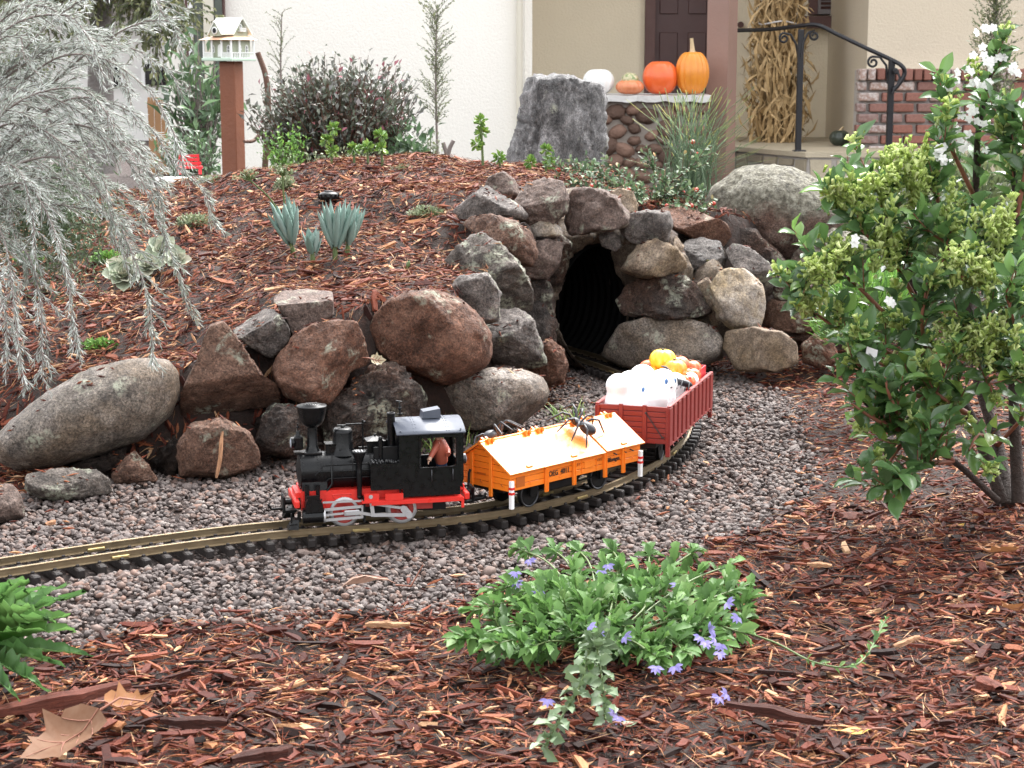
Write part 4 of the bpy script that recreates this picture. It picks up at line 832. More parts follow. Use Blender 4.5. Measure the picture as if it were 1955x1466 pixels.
for sy in (1, -1):
    sd = side(sy, "cab_side")
    m = MB()
    def riv(x, z): m.ball((x, sy * (CY + .0001), z), .00055, 6, 4)
    for k in range(20): riv(CX1 + .0025 if .05 < .04 + k * .0036 else CX1 + .0055, .0355 + k * .0036)
    for k in range(10): riv(-.036 - k * .0065, .0342)
    for k in range(12): riv(.001 - k * .0048, .0698)
    for k in range(8): riv(.0015 - k * .0045, .0437)
    m.build("rivets", BK, sd)["kind"] = "stuff"
    m = MB()
    for x in (-.0675, -.0925): m.tube([(x, sy * CY, .0495), (x, sy * (CY + .0022), .0505), (x, sy * (CY + .0022), .0625), (x, sy * CY, .0635)], .0007, 6)
    m.build("grab_rail", MATS["steel_dark"], sd)
    m = MB().tube([(-.0535, sy * (CY + .0006), .1015), (-.0535, sy * (CY + .0006), .0660), (-.0985, sy * (CY + .0006), .0660), (-.0985, sy * (CY + .0006), .1015)], .0009, 5); m.build("window_frame", BK, sd)
m = MB(); m.prism([(-CY + .002, .0375), (CY - .002, .0375), (CY - .002, ZE + .002)] + [(y, arch(y) - .001) for y in (.03, .02, .01, 0, -.01, -.02, -.03)] + [(-CY + .002, ZE + .002)], 0, CX0 - .0006, CX0 - .0018); m.build("cab_front_wall", BK, loco)
m = MB()
for sy in (-1, 1):
    m.prism([(sy * (CY - .002), .040), (sy * (CY - .002), ZE + .001), (sy * .022, arch(.022) - .001), (sy * .022, .040)], 0, CX1 + .0005, CX1 + .0018)
m.box((CX1 + .0012, 0, .054), (.0012, .044, .028)); m.box((CX1 + .0012, 0, .1095), (.0012, .044, .007)); m.build("cab_rear_wall", BK, loco)
MB().box(((CX0 + CX1) / 2, 0, .0425), (.073, .064, .002)).build("cab_floor", BM_, loco)
m = MB(); m.cyl((CX0 - .002, 0, .066), (CX0 - .014, 0, .066), .015, n=20); m.box((CX0 - .010, 0, .052), (.014, .026, .014)); m.build("backhead", BM_, loco)
V, Fs = [], []; ny_, rx0, rx1 = 16, CX0 + .0035, CX1 - .002
for x in (rx0, rx1):
    for dz in (0, .0016):
        for i in range(ny_ + 1): y = -.0385 + .077 * i / ny_; V.append((x, y, arch(y) + dz))
k = ny_ + 1
for i in range(ny_): Fs += [(i, i + 1, 2 * k + i + 1, 2 * k + i), (k + i, 3 * k + i, 3 * k + i + 1, k + i + 1), (i, k + i, k + i + 1, i + 1), (2 * k + i, 2 * k + i + 1, 3 * k + i + 1, 3 * k + i)]
Fs += [(0, 2 * k, 3 * k, k), (ny_, k + ny_, 3 * k + ny_, 2 * k + ny_)]
rf = MB().add(V, Fs, True).build("cab_roof", MATS["roof_plastic"], loco)
m = MB()
for x in (-.0475, -.0505, -.0855, -.0885):
    for i in range(12): y = -.036 + .0065 * i; m.ball((x, y, arch(y) + .0017), .00055, 6, 4)
for x, y in ((-.031, .036), (-.102, .036)): m.cyl((x, y, arch(y)), (x, y, arch(y) + .004), .0007); m.box((x, y, arch(y) + .0028), (.002, .0012, .0008))
m.build("roof_rivets", MATS["roof_plastic"], rf)
m = MB(); m.box((-.0725, .002, .1201), (.0225, .018, .0012)); m.prism([(-.0615, .1205), (-.0625, .1275), (-.0825, .1305), (-.0835, .1205)], 1, -.007, .011); m.build("roof_vent", MATS["roof_plastic"], rf)
m = MB(); m.cyl((-.0375, -.004, .122), (-.0375, -.004, .129), .0012); m.ball((-.0375, -.004, .130), .0024, 8, 6); m.cyl((-.0375, -.004, .132), (-.0375, -.004, .137), .0016, .001); m.tube([(-.040, -.004, .1375), (-.033, -.004, .139)], .0009); m.box((-.0375, -.004, .1235), (.007, .003, .0012)); m.build("whistle", BK, rf)
m = MB(); m.cyl((-.0245, .012, .073), (-.0245, .012, .126), .0046, n=16, caps=False); m.lathe([(.0046, .126), (.0050, .1262), (.0050, .1285), (.0040, .1285), (.0038, .120), (0, .120)], (-.0245, .012, 0), 16); m.build("exhaust_pipe", BK, loco)
# side tanks with coal in front of the cab
for sy in (1, -1):
    m = MB(); m.box((-.0145, sy * .0265, .0570), (.033, .0135, .0282), None, .0008); m.box((-.0145, sy * .0265, .0722), (.037, .0165, .0018)); tk = m.build("side_tank", BK, loco)
    m = MB(); m.box((-.0165, sy * .0205, .0815), (.029, .0022, .018), None, .0008); m.build("coal_board", BM_, tk)
    m = MB(); rr_ = random.Random(5)
    for k in range(46):
        m.ball((-.0145 + rr_.uniform(-.0165, .0165), sy * (.0285 + rr_.uniform(-.005, .005)), .0735 + rr_.uniform(0, .002)), (rr_.uniform(.0012, .0024), rr_.uniform(.0012, .002), rr_.uniform(.001, .0018)), 6, 4, Euler((rr_.random() * 3, rr_.random() * 3, 0)).to_matrix())
    m.build("coal", MATS["coal"], tk)
m = MB(); m.cyl((-.0105, .020, .0745), (-.0105, .020, .0985), .003); m.ball((-.0105, .020, .1000), .0026, 8, 6); m.build("safety_valve", BK, loco)
# frame, running board, buffer beams
m = MB(); m.prism([(.083, .021), (.083, .0425), (-.104, .0425), (-.104, .024), (-.06, .021), (.04, .0215)], 1, -.0245, -.0225); m.prism([(.083, .021), (.083, .0425), (-.104, .0425), (-.104, .024), (-.06, .021), (.04, .0215)], 1, .0225, .0245); m.box((0, 0, .0345), (.166, .0452, .0155)); fr = m.build("frame", RD, loco)
m = MB()
for k in range(9): m.ball((.0815, .0246, .0225 + k * .0019), .0006, 6, 4); m.ball((.0545, .0246, .0245 + k * .0016), .0006, 6, 4); m.ball((.061, .0246, .0245 + k * .0016), .0006, 6, 4)
m.tube([(.047, .0246, .0375), (.025, .0246, .0375), (.029, .0246, .0325), (.044, .0246, .0325), (.047, .0246, .0375)], .0006, 5); m.ball((.036, .0246, .0348), .0009, 6, 4)
m.build("frame_rivets", RD, fr)
m = MB(); m.box((-.0445, 0, .0295), (.118, .078, .0022)); m.box((-.023, .0375, .0340), (.021, .003, .008)); m.box((-.1035, .0375, .0235), (.0032, .0032, .012)); m.box((-.1035, -.0375, .0235), (.0032, .0032, .012)); m.box((-.050, .0385, .0275), (.107, .0016, .0040)); m.box((.003, .034, .0345), (.017, .0065, .008)); m.build("running_board", RD, loco)
m = MB(); m.box((-.045, .0, .0215), (.050, .052, .012)); m.build("ash_pan", MATS["dark_red_plastic"], loco); MB().box((-.005, 0, .0205), (.165, .034, .019)).build("inner_frame", BM_, loco)
for x, n_ in ((.0885, 1), (-.1095, -1)):
    m = MB(); m.box((x, 0, .0300), (.006, .070, .0085), None, .001); m.box((x - n_ * .004, 0, .0375), (.008, .040, .006)); bb = m.build("buffer_beam", RD, loco)
    m = MB(); m.cyl((x + n_ * .002, 0, .026), (x + n_ * .013, 0, .026), .0035); m.box((x + n_ * .0125, 0, .026), (.003, .024, .018), None, .002); m.box((x + n_ * .006, 0, .0155), (.016, .012, .003)); m.tube([(x + n_ * .012, 0, .018), (x + n_ * .026, 0, .018), (x + n_ * .030, 0, .024)], .0016); m.build("coupling", BM_, bb)
m = MB()
for sy in (-1, 1): m = MB(); m.add([(.100, sy * .020, .0015), (.100, sy * .036, .0015), (.088, sy * .039, .0015), (.086, sy * .022, .0015), (.093, sy * .022, .0125), (.093, sy * .035, .0125), (.087, sy * .037, .0125), (.085, sy * .022, .0125)], [(0, 1, 2, 3), (4, 7, 6, 5), (0, 4, 5, 1), (1, 5, 6, 2), (2, 6, 7, 3), (3, 7, 4, 0)]); m.box((.086, sy * .028, .0145), (.004, .004, .012)); m.build("rail_guard", BK, loco)
pass
MB().tube([(.0955, .034, .020), (.0955, .034, .010), (.092, .034, .008)], .0011).box((.0935, .033, .0075), (.009, .010, .0014)).build("front_step", BM_, loco)
# wheels
def wheel(x, sy):
    y0 = sy * .0205; m = MB()
    m.lathe([(.0, .0), (.0035, .0), (.0035, .0012), (.0132, .0008), (.0138, .0008), (.0138, -.004), (.0, -.004)], (x, 0, .0170), 28, 'y')
    for v in range(len(m.v)): m.v[v] = (m.v[v][0], y0 + sy * (m.v[v][1] + .0045), m.v[v][2])
    w = m.build("wheel", MATS["dark_red_plastic"], loco)
    m = MB(); m.lathe([(.0136, .0016), (.0166, .0016), (.0171, .0010), (.0171, -.0022), (.0188, -.0026), (.0188, -.0040), (.0136, -.0040)], (x, 0, .0170), 36, 'y')
    for v in range(len(m.v)): m.v[v] = (m.v[v][0], y0 + sy * (m.v[v][1] + .0045), m.v[v][2])
    m.build("tyre", SV, w)
    w2_ = MB().cyl((x, y0 + sy * .0045, .0170), (x, y0 + sy * .0062, .0170), .0032, n=14).build("hub", RD, w)
for x in (.0334, -.0339):
    for sy in (1, -1): wheel(x, sy)
    MB().cyl((x, -.02, .0170), (x, .02, .0170), .002).build("axle", MATS["steel_dark"], loco)
# cylinders and rods (both sides)
def mir(m, sy):
    if sy < 0: m.v = [(x, -y, z) for x, y, z in m.v]; m.f = [tuple(reversed(f)) for f in m.f]
    return m
def bar(m, a, b, w=.0014, t=.0010):
    w *= 1.35; t *= 1.3; a, b = Vector(a), Vector(b); d = b - a; ang = math.atan2(d.z, d.x); m.box((a + b) / 2, (d.length, t, w * 2), Matrix.Rotation(-ang, 3, 'Y'))
YR = .0335
for sy in (1, -1):
    c0, c1 = lc(245, 1228, .034), lc(425, 1228, .034)
    m = MB(); zc = c0.z + .001; m.cyl((c0.x, .034, zc), (c1.x, .034, zc), .0072, n=20); m.box(((c0.x + c1.x) / 2, .029, zc + .004), (.022, .010, .010)); m.prism([(c0.x - .003, zc + .006), (c1.x - .001, zc + .006), (c1.x + .001, zc + .016), (c1.x + .004, zc + .0225), (c0.x - .006, zc + .0225), (c0.x - .003, zc + .016)], 1, .0265, .0395); m.box(((c0.x + c1.x) / 2, .0375, zc + .024), (.014, .004, .003)); m.cyl(((c0.x - .006), .030, zc + .018), (c0.x - .006, .030, zc + .036), .0028); m.cyl(((c1.x + .005), .030, zc + .018), (c1.x + .005, .030, zc + .036), .0024); cy = mir(m, sy).build("cylinder", BK, loco)
    m = MB(); m.cyl((c1.x, .034, zc), (c1.x - .0022, .034, zc), .0076, n=20); mir(m, sy).build("cylinder_cover", SV, cy)
    m = MB(); g1, g2 = c1.x - .002, lc(772, 1150, .034).x
    bar(m, (g1, YR, zc + .0072), (g2, YR, zc + .0090), .0012); bar(m, (g1, YR, zc - .0050), (g2, YR, zc - .0035), .0012); bar(m, (g2, YR, zc - .005), (g2, YR, zc + .010), .0008); bar(m, (g1, YR, zc + .001), ((g1 + g2) / 2, YR, zc + .002), .0009)
    mir(m, sy).build("crosshead_guide", SV, loco)
    m = MB(); xm = lc(680, 1195, .034).x; m.box((xm, YR, zc + .002), (.018, .0028, .0062), None, .0008); m.cyl((xm + .005, YR, zc + .002), (xm + .005, YR + .003, zc + .002), .002); mir(m, sy).build("crosshead", SV, loco)
    m = MB(); bar(m, (c1.x, YR - .002, zc + .0155), (g2 - .010, YR - .002, zc + .0150), .0008); mir(m, sy).build("valve_rod", SV, loco)
    ex0, ex1 = lc(850, 1022, .036), lc(870, 1205, .036); bk_ = lc(1190, 1185, .036); bk2 = lc(1140, 1125, .036)
    m = MB(); bar(m, ex0, ex1, .0016, .0014); m.cyl(ex0 + Vector((0, -.001, 0)), ex0 + Vector((0, .0015, 0)), .0024); mir(m, sy).build("expansion_link", SV, loco)
    m = MB(); bar(m, lc(872, 1088, .036), bk2, .0011, .0012); mir(m, sy).build("eccentric_rod", SV, loco)
    m = MB(); bar(m, lc(872, 1192, .0365), bk_, .0015, .0014); bar(m, (xm - .008, YR + .0005, zc + .002), lc(872, 1192, .0345), .0013, .0012); m.cyl(bk_ + Vector((0, -.0015, 0)), bk_ + Vector((0, .002, 0)), .0040, n=14); m.cyl(bk2 + Vector((0, -.0015, 0)), bk2 + Vector((0, .0015, 0)), .0034, n=14); bar(m, bk_, bk2, .0030, .0018); mir(m, sy).build("connecting_rod", SV, loco)
    m = MB(); m.box((g2 - .0025, .030, .0200), (.0022, .010, .030)); mir(m, sy).build("motion_bracket", BM_, loco)
m = MB(); rp = lc(1672, 600, 0); m.cyl((CX1 - .001, .010, rp.z - .004), (CX1 - .007, .010, rp.z - .004), .0062, n=16); rl = m.build("rear_lamp", MATS["steel_dark"], loco)
MB().lathe([(0, -.0012), (.004, -.0008), (.0058, 0)], (CX1 - .0072, .010, rp.z - .004), 16, 'x').build("lens", MATS["lens_glass"], rl)
# the driver figure leaning in the cab
fg = thing("toy_driver", "small toy engine driver in rust-brown coat leaning inside the locomotive cab", "toy figure", (float(lcn[0]), float(lcn[1]), -.0045), LANG)
m = MB(); m.tube([(-.086, -.002, .0440), (-.086, -.001, .060), (-.086, .0, .072)], [.006, .0065, .007], 10); m.build("trousers", MATS["figure_dark"], fg)
m = MB(); m.tube([(-.0862, 0, .069), (-.085, .002, .076), (-.083, .005, .086), (-.0815, .007, .0945), (-.0815, .007, .0985)], [.0072, .0082, .0092, .0078, .0035], 14); m.ball((-.0785, .012, .0925), (.0042, .0042, .0045), 10, 6); m.ball((-.086, .001, .0935), (.0042, .0042, .0045), 10, 6); m.tube([(-.0785, .0125, .0925), (-.073, .017, .085), (-.0695, .019, .0795)], [.0042, .0036, .0030], 10); m.tube([(-.087, .0, .093), (-.092, .006, .084), (-.091, .014, .0805)], [.0042, .0036, .003], 10); m.build("coat", MATS["figure_coat"], fg)
m = MB(); m.ball((-.0805, .0085, .1025), (.0052, .0048, .0060), 12, 10); m.ball((-.0755, .009, .1020), (.0014, .0012, .0012), 6, 4); m.build("head", MATS["figure_skin"], fg)
m = MB().lathe([(.0052, 0), (.0056, .002), (.0054, .004), (.0, .0048)], (-.0805, .0085, .1045), 14).box((-.0755, .0088, .1050), (.005, .008, .0009)); m.build("cap", MATS["figure_dark"], fg)
m = MB(); m.tube([(-.0695, .019, .0795), (-.067, .0215, .076)], [.0024, .0026], 8)
for k in range(4): m.tube([(-.067, .0215 + (k - 1.5) * .0011, .076), (-.0655, .0232 + (k - 1.5) * .0011, .0738 - abs(k - 1.5) * .0003), (-.0658, .0240 + (k - 1.5) * .0011, .0722)], [.0007, .0006, .0004], 6)
m.tube([(-.068, .0200, .077), (-.0660, .0200, .0755)], [.0008, .0005], 6); m.build("hand", MATS["figure_skin"], fg)
# ------------------------------------------------------------------ wagons
def text_mesh(txt, size, depth=.0002):
    cu = bpy.data.curves.new("lettering", 'FONT'); cu.body = txt; cu.size = size; cu.extrude = depth; cu.offset = size * .018; cu.resolution_u = 2
    o = bpy.data.objects.new("lettering", cu); me = bpy.data.meshes.new_from_object(o); bpy.data.objects.remove(o); bpy.data.curves.remove(cu); return me
def lettering(txt, size, mat, parent, loc, facing, sx=1.0):   # facing: angle about z that the text looks to
    me = text_mesh(txt, size); me.transform(Matrix.Diagonal((sx, 1, 1, 1))); me.materials.clear()
    return link("lettering", me, mat, parent, loc, (math.radians(90), 0, facing))
def axle_set(par, x):
    for sy in (-1, 1):
        m = MB(); m.lathe([(0, .002), (.009, .0015), (.0125, .002), (.0140, .0018), (.0140, -.0015), (.0162, -.0020), (.0162, -.0035), (0, -.0035)], (x, 0, .0140), 24, 'y')
        m.v = [(a, sy * (.0225 + b), c) for a, b, c in m.v]; w = m.build("wheel", MATS["black_matt"], par)
        m = MB(); m.lathe([(.0140, .0), (.0150, .0006), (.0162, .0006), (.0163, -.0006), (.0140, -.0006)], (x, 0, .0140), 24, 'y'); m.v = [(a, sy * (.0248 + b), c) for a, b, c in m.v]; m.build("rim", MATS["steel_dark"], w)
        m = MB(); m.box((x, sy * .0305, .0195), (.012, .005, .014), None, .001); m.prism([(x - .022, .031), (x + .022, .031), (x + .010, .024), (x - .010, .024)], 1, sy * .029, sy * .0315); m.build("axle_box", MATS["black_matt"], par)
    MB().cyl((x, -.0225, .0140), (x, .0225, .0140), .0018).build("axle", MATS["steel_dark"], par)
def coupling(par, x, n_):
    m = MB(); m.box((x + n_ * .012, 0, .0165), (.030, .012, .0035)); m.tube([(x + n_ * .024, -.009, .018), (x + n_ * .036, -.008, .018), (x + n_ * .036, .008, .018), (x + n_ * .024, .009, .018)], .0017, 8); m.tube([(x + n_ * .020, 0, .016), (x + n_ * .034, 0, .024)], .0018); m.build("coupling", MATS["black_matt"], par)
    m = MB(); m.tube([(x + n_ * .0025, .016, .048), (x + n_ * .005, .016, .044), (x + n_ * .006, .016, .030), (x + n_ * .010, .013, .022), (x + n_ * .016, .012, .021)], .0016, 8); m.build("brake_hose", MATS["black_matt"], par)
# --- orange service wagon. local x runs back along the train, +x away from the engine, -y faces the path
wc, wa = tpose(1.185, .12)
ow = thing("service_wagon", "orange service wagon with a pitched flap roof behind the locomotive", "wagon", (float(wc[0]), float(wc[1]), 0), wa)
OL, OW, Z0, ZE_, ZR = .240, .094, .0295, .0515, .0815
OR, OD = MATS["orange_plastic"], MATS["orange_dark"]
hx, hy = OL / 2, OW / 2
m = MB().box((0, 0, Z0 - .002), (OL - .012, .060, .006)); m.build("underframe", MATS["black_matt"], ow)
m = MB().box((-.01, -.02, .019), (.05, .020, .012), None, .002).tube([(-.06, -.026, .016), (.06, -.026, .016)], .0012).tube([(-.05, -.024, .027), (0, -.026, .014), (.05, -.024, .027)], .0012); m.build("brake_gear", MATS["black_matt"], ow)
for sy in (-1, 1):
    for k in range(3):                                     # three side planks
        h_ = (ZE_ - Z0) / 3; MB().box((0, sy * (hy - .001), Z0 + h_ * (k + .5)), (OL, .002, h_ - .0006), None, .0004).build("plank", OR, ow)
    MB().box((0, sy * (hy - .0022), (Z0 + ZE_) / 2), (OL - .001, .0012, ZE_ - Z0 - .001)).build("side_panel", OD, ow)
    for x in (-hx + .062, -hx + .112, -hx + .170, -hx + .205):
        MB().box((x, sy * (hy + .0012), (Z0 + ZE_) / 2 - .005), (.0055, .0028, ZE_ - Z0 + .010), None, .0006).box((x - .0016, sy * (hy + .0030), (Z0 + ZE_) / 2 - .005), (.0011, .0010, ZE_ - Z0 + .009)).box((x + .0016, sy * (hy + .0030), (Z0 + ZE_) / 2 - .005), (.0011, .0010, ZE_ - Z0 + .009)).build("stanchion", OR, ow)
    m = MB()
    for x in (-hx + .032, -hx + .086, -hx + .186, -hx + .222): m.tube([(x, sy * (hy + .0004), Z0 + .004), (x + .0026, sy * (hy + .0012), Z0 + .005), (x + .0026, sy * (hy + .0004), Z0 + .0075), (x, sy * (hy + .0010), Z0 + .0078)], .0004, 4)
    for x in (-hx + .128, -hx + .155): m.box((x, sy * (hy + .0003), (Z0 + ZE_) / 2), (.0007, .0008, ZE_ - Z0 - .003))
    m.box((-hx + .1415, sy * (hy + .0004), Z0 + .0115), (.019, .0008, .009), None, .0003)
    m.build("door_fitting", OR, ow)
    for x in (-hx, hx):                                    # striped corner posts
        q = MB().box((x - math.copysign(.001, x), sy * (hy + .0015), Z0 - .0035), (.0050, .0050, .034), None, .0006).build("marker_post", MATS["white_paint"], ow)
        m = MB()
        for z in (Z0 + .0045, Z0 - .0015): m.box((x - math.copysign(.001, x), sy * (hy + .0015), z), (.0054, .0054, .0030))
        m.build("red_stripe", MATS["red_plastic"], q)
for n_ in (-1, 1):                                         # gable ends of planks
    x = n_ * (hx - .001); zz = Z0; k = 0; hgt = (ZR - Z0) / 7
    while zz < ZR - .004:
        z1 = min(zz + hgt, ZR - .002)
        def wid(z): return hy - .001 if z <= ZE_ else max(.003, (hy - .001) * (ZR - z) / (ZR - ZE_))
        MB().prism([(-wid(zz), zz + .0003), (wid(zz), zz + .0003), (wid(z1), z1 - .0003), (-wid(z1), z1 - .0003)], 0, x - .001, x + .001).build("plank", OR, ow); zz = z1
    MB().prism([(-hy + .002, Z0 + .001), (hy - .002, Z0 + .001), (hy - .002, ZE_), (0, ZR - .003), (-hy + .002, ZE_)], 0, x - n_ * .002, x - n_ * .0011).build("end_panel", OD, ow)
    for y in (-.016, .016): MB().box((x + n_ * .0018, y, Z0 + .015), (.0026, .0055, .050), None, .0006).build("stanchion", OR, ow)
    m = MB()
    for y in (-.035, 0, .035): m.tube([(x + n_ * .001, y - .001, Z0 + .005), (x + n_ * .002, y + .0015, Z0 + .006), (x + n_ * .001, y + .0015, Z0 + .0085)], .0004, 4)
    m.box((x + n_ * .0011, 0, Z0 + .0155), (.0006, .014, .0024)); m.build("end_fitting", OD, ow)
def flap(x0, x1, sy, lift):
    dy, dz = hy + .005, ZR - ZE_ + .0025; nl = math.hypot(dy, dz); ny, nz = dz / nl, dy / nl
    a, b = (0, ZR + .0005), (sy * (hy + .0035), ZE_ - .0014); t = .0022; V = []
    for x in (x0, x1):
        for (y, z), e in ((a, 0), (b, 0)): V += [(x, y, z + lift), (x, y + sy * ny * t, z + nz * t + lift)]
    o = MB().add(V, [(0, 1, 3, 2), (4, 6, 7, 5), (0, 4, 5, 1), (2, 3, 7, 6), (1, 5, 7, 3), (0, 2, 6, 4)]).build("roof_flap", MATS["orange_roof_plastic"], ow)
    m = MB()
    def onr(x, f): return (x, a[0] + (b[0] - a[0]) * f + sy * ny * t, a[1] + (b[1] - a[1]) * f + nz * t + lift)
    for x in (x0 + .004, x1 - .004) + ((-.012, -.022) if x0 < -.05 else ()):
        for k in range(12): m.ball(onr(x, .05 + .08 * k), .00045, 5, 4)
    m.build("roof_rivet", MATS["orange_plastic"], o)
    m = MB()
    for x in ((x0 + .038, x0 + .118) if x0 < -.05 else (x0 + .038,)):
        q = onr(x, .90); m.box((q[0], q[1], q[2] + .0006), (.010, .0035, .0022), Euler((sy * -.55, 0, 0)).to_matrix(), .0005)
    m.build("roof_handle", MATS["orange_plastic"], o)
for sy in (-1, 1): flap(-hx - .004, .048, sy, 0); flap(.0505, hx + .004, sy, .0012)
m = MB().cyl((-hx - .004, 0, ZR + .001), (hx + .004, 0, ZR + .001), .0028, n=10); m.build("ridge", MATS["orange_plastic"], ow)
for x in (-hx + .010, -hx + .075, -hx + .098, -hx + .162, hx - .048, hx - .012):
    m = MB()
    for e in (-1, 1): m.prism([(-.0075, ZR + .0005), (.0075, ZR + .0005), (.0062, ZR + .0058), (.0030, ZR + .0040), (-.0030, ZR + .0040), (-.0062, ZR + .0058)], 0, x + e * .0035 - .0015, x + e * .0035 + .0015)
    m.box((x, 0, ZR + .0020), (.0085, .010, .003)); m.build("roof_hinge", MATS["orange_plastic"], ow)
for x in (hx - .052, hx - .034, hx - .020): MB().cyl((x, -hy, ZE_ - .004), (x + .001, -hy - .005, ZE_ - .0055), .0009, n=8).build("latch_pin", MATS["steel_dark"], ow)
MB().box((-hx + .0175, -hy - .0003, Z0 + .0100), (.0145, .0006, .0125)).build("dark_panel", OD, ow)
lettering("OEG  4011", .0088, MATS["lettering_black"], ow, (-hx + .067, -hy - .0006, Z0 + .0080), 0, .92)
lettering("Hilfswagen", .0075, MATS["lettering_black"], ow, (-hx + .1735, -hy - .0006, Z0 + .0082), 0, .78)
lettering("7,5 t", .0050, MATS["orange_dark"], ow, (-hx + .1155, -hy - .0004, Z0 + .0125), 0, .9); lettering("OEG", .0050, MATS["orange_dark"], ow, (-hx + .1565, -hy - .0004, Z0 + .0125), 0, .9)
for x in (-.062, .066): axle_set(ow, x)
coupling(ow, -hx, -1); coupling(ow, hx, 1)

# --- dark red open wagon
gc, ga = tpose(1.512, .15)
gw = thing("open_wagon", "dark red high-sided open wagon at the tail of the train", "wagon", (float(gc[0]), float(gc[1]), 0), ga)
GL, GW, G0, G1 = .285, .096, .0335, .0835; hx, hy = GL / 2, GW / 2; WR, WD = MATS["wagon_red"], MATS["wagon_red_dark"]
MB().box((0, 0, G0 - .003), (GL - .006, .062, .006)).build("underframe", MATS["black_matt"], gw)
MB().box((0, 0, G0 + .0010), (GL - .006, GW - .006, .002)).build("floor", WD, gw)
for sy in (-1, 1):
    MB().box((0, sy * (hy - .0012), (G0 + G1) / 2), (GL, .0024, G1 - G0)).build("side_panel", WR, gw)
    nb = 11; 
    for k in range(nb): x = -hx + .006 + (GL - .012) * k / (nb - 1); MB().box((x, sy * (hy + .0014), (G0 + G1) / 2 - .001), (.0185, .0030, G1 - G0 + .001), None, .0012).build("rib", WR, gw)
    MB().box((0, sy * (hy + .0004), G1 + .0004), (GL + .003, .0052, .0022), None, .0006).build("top_rail", WR, gw)
    MB().box((0, sy * (hy + .0006), G0 - .0008), (GL + .002, .0044, .0030), None, .0006).build("sill", WR, gw)
    m = MB()
    for k in range(nb - 1): x = -hx + .006 + (GL - .012) * (k + .5) / (nb - 1); m.tube([(x - .003, sy * (hy + .0022), G0 - .003), (x, sy * (hy + .0035), G0 - .005), (x + .003, sy * (hy + .0022), G0 - .003)], .0005, 5)
    m.build("tie_ring", WR, gw)
for n_ in (-1, 1):
    x = n_ * (hx - .001); hgt = (G1 - G0) / 7
    for k in range(7): MB().box((x, 0, G0 + hgt * (k + .5)), (.0022, GW - .001, hgt - .0007), None, .0005).build("plank", WR, gw)
    MB().box((x - n_ * .0016, 0, (G0 + G1) / 2), (.0008, GW - .003, G1 - G0 - .001)).build("end_panel", WD, gw)
    for y in (-.016, .016): MB().box((x + n_ * .0016, y, (G0 + G1) / 2 + .0006), (.0024, .0060, G1 - G0 + .0015), None, .0006).build("end_rib", WR, gw)
    for sy in (-1, 1):
        q = MB().box((x + n_ * .0004, sy * (hy - .0005), G0 + .0165), (.0056, .0056, .066), None, .0006).build("corner_post", WR, gw)
        m = MB()
        for k in range(14): m.ball((x + n_ * .0034, sy * (hy - .0012), G0 - .010 + k * .0042), .0005, 5, 4)
        m.build("rivet", WR, q)
    m = MB().tube([(x + n_ * .0028, -.018, G1 - .009), (x + n_ * .0030, -.040, G0 + .010)], .0007, 6).ball((x + n_ * .003, -.018, G1 - .009), .0016, 8, 6).box((x + n_ * .003, -.041, G0 + .0095), (.0012, .004, .0022)); m.build("grab_rod", MATS["steel_dark"], gw)
for x in (-.078, .078): axle_set(gw, x)
coupling(gw, -hx, -1); coupling(gw, hx, 1)
m = MB().box((-.02, -.024, .020), (.03, .018, .010), None, .002).tube([(-.06, -.026, .017), (.06, -.026, .017)], .0012); m.build("brake_gear", MATS["black_matt"], gw)
m = MB()
for y in (-.034, .034): m.tube([(hx + .001, y, G1 - .010), (hx + .001, y, G1 + .0155)], .0010, 6)
m.tube([(hx + .001, -.034, G1 + .012), (hx + .001, -.030, G1 + .0155), (hx + .001, .030, G1 + .0155), (hx + .001, .034, G1 + .012)], .0010, 6); m.tube([(hx + .001, -.022, G1), (hx + .001, -.022, G1 + .0155)], .0008, 6); m.build("end_railing", MATS["iron_black"], gw)
for k, (tx, sz) in enumerate((("E", .0105), ("O", .0085), ("G", .0105))): lettering(tx, sz, MATS["lettering_white"], gw, (-hx + .0205, -hy - .0004, G1 - .013 - k * .0100), 0, .9)
for k, tx in enumerate(("19-04", "15,0 t", "12,6 m", "7,4 t")): lettering(tx, .0042, MATS["lettering_white"], gw, (-hx + .0085, -hy - .0004, G0 + .027 - k * .0065), 0, .55)
MB().box((-hx + .0155, -hy - .0002, G0 + .0080), (.009, .0006, .0085)).build("dark_panel", WD, gw)

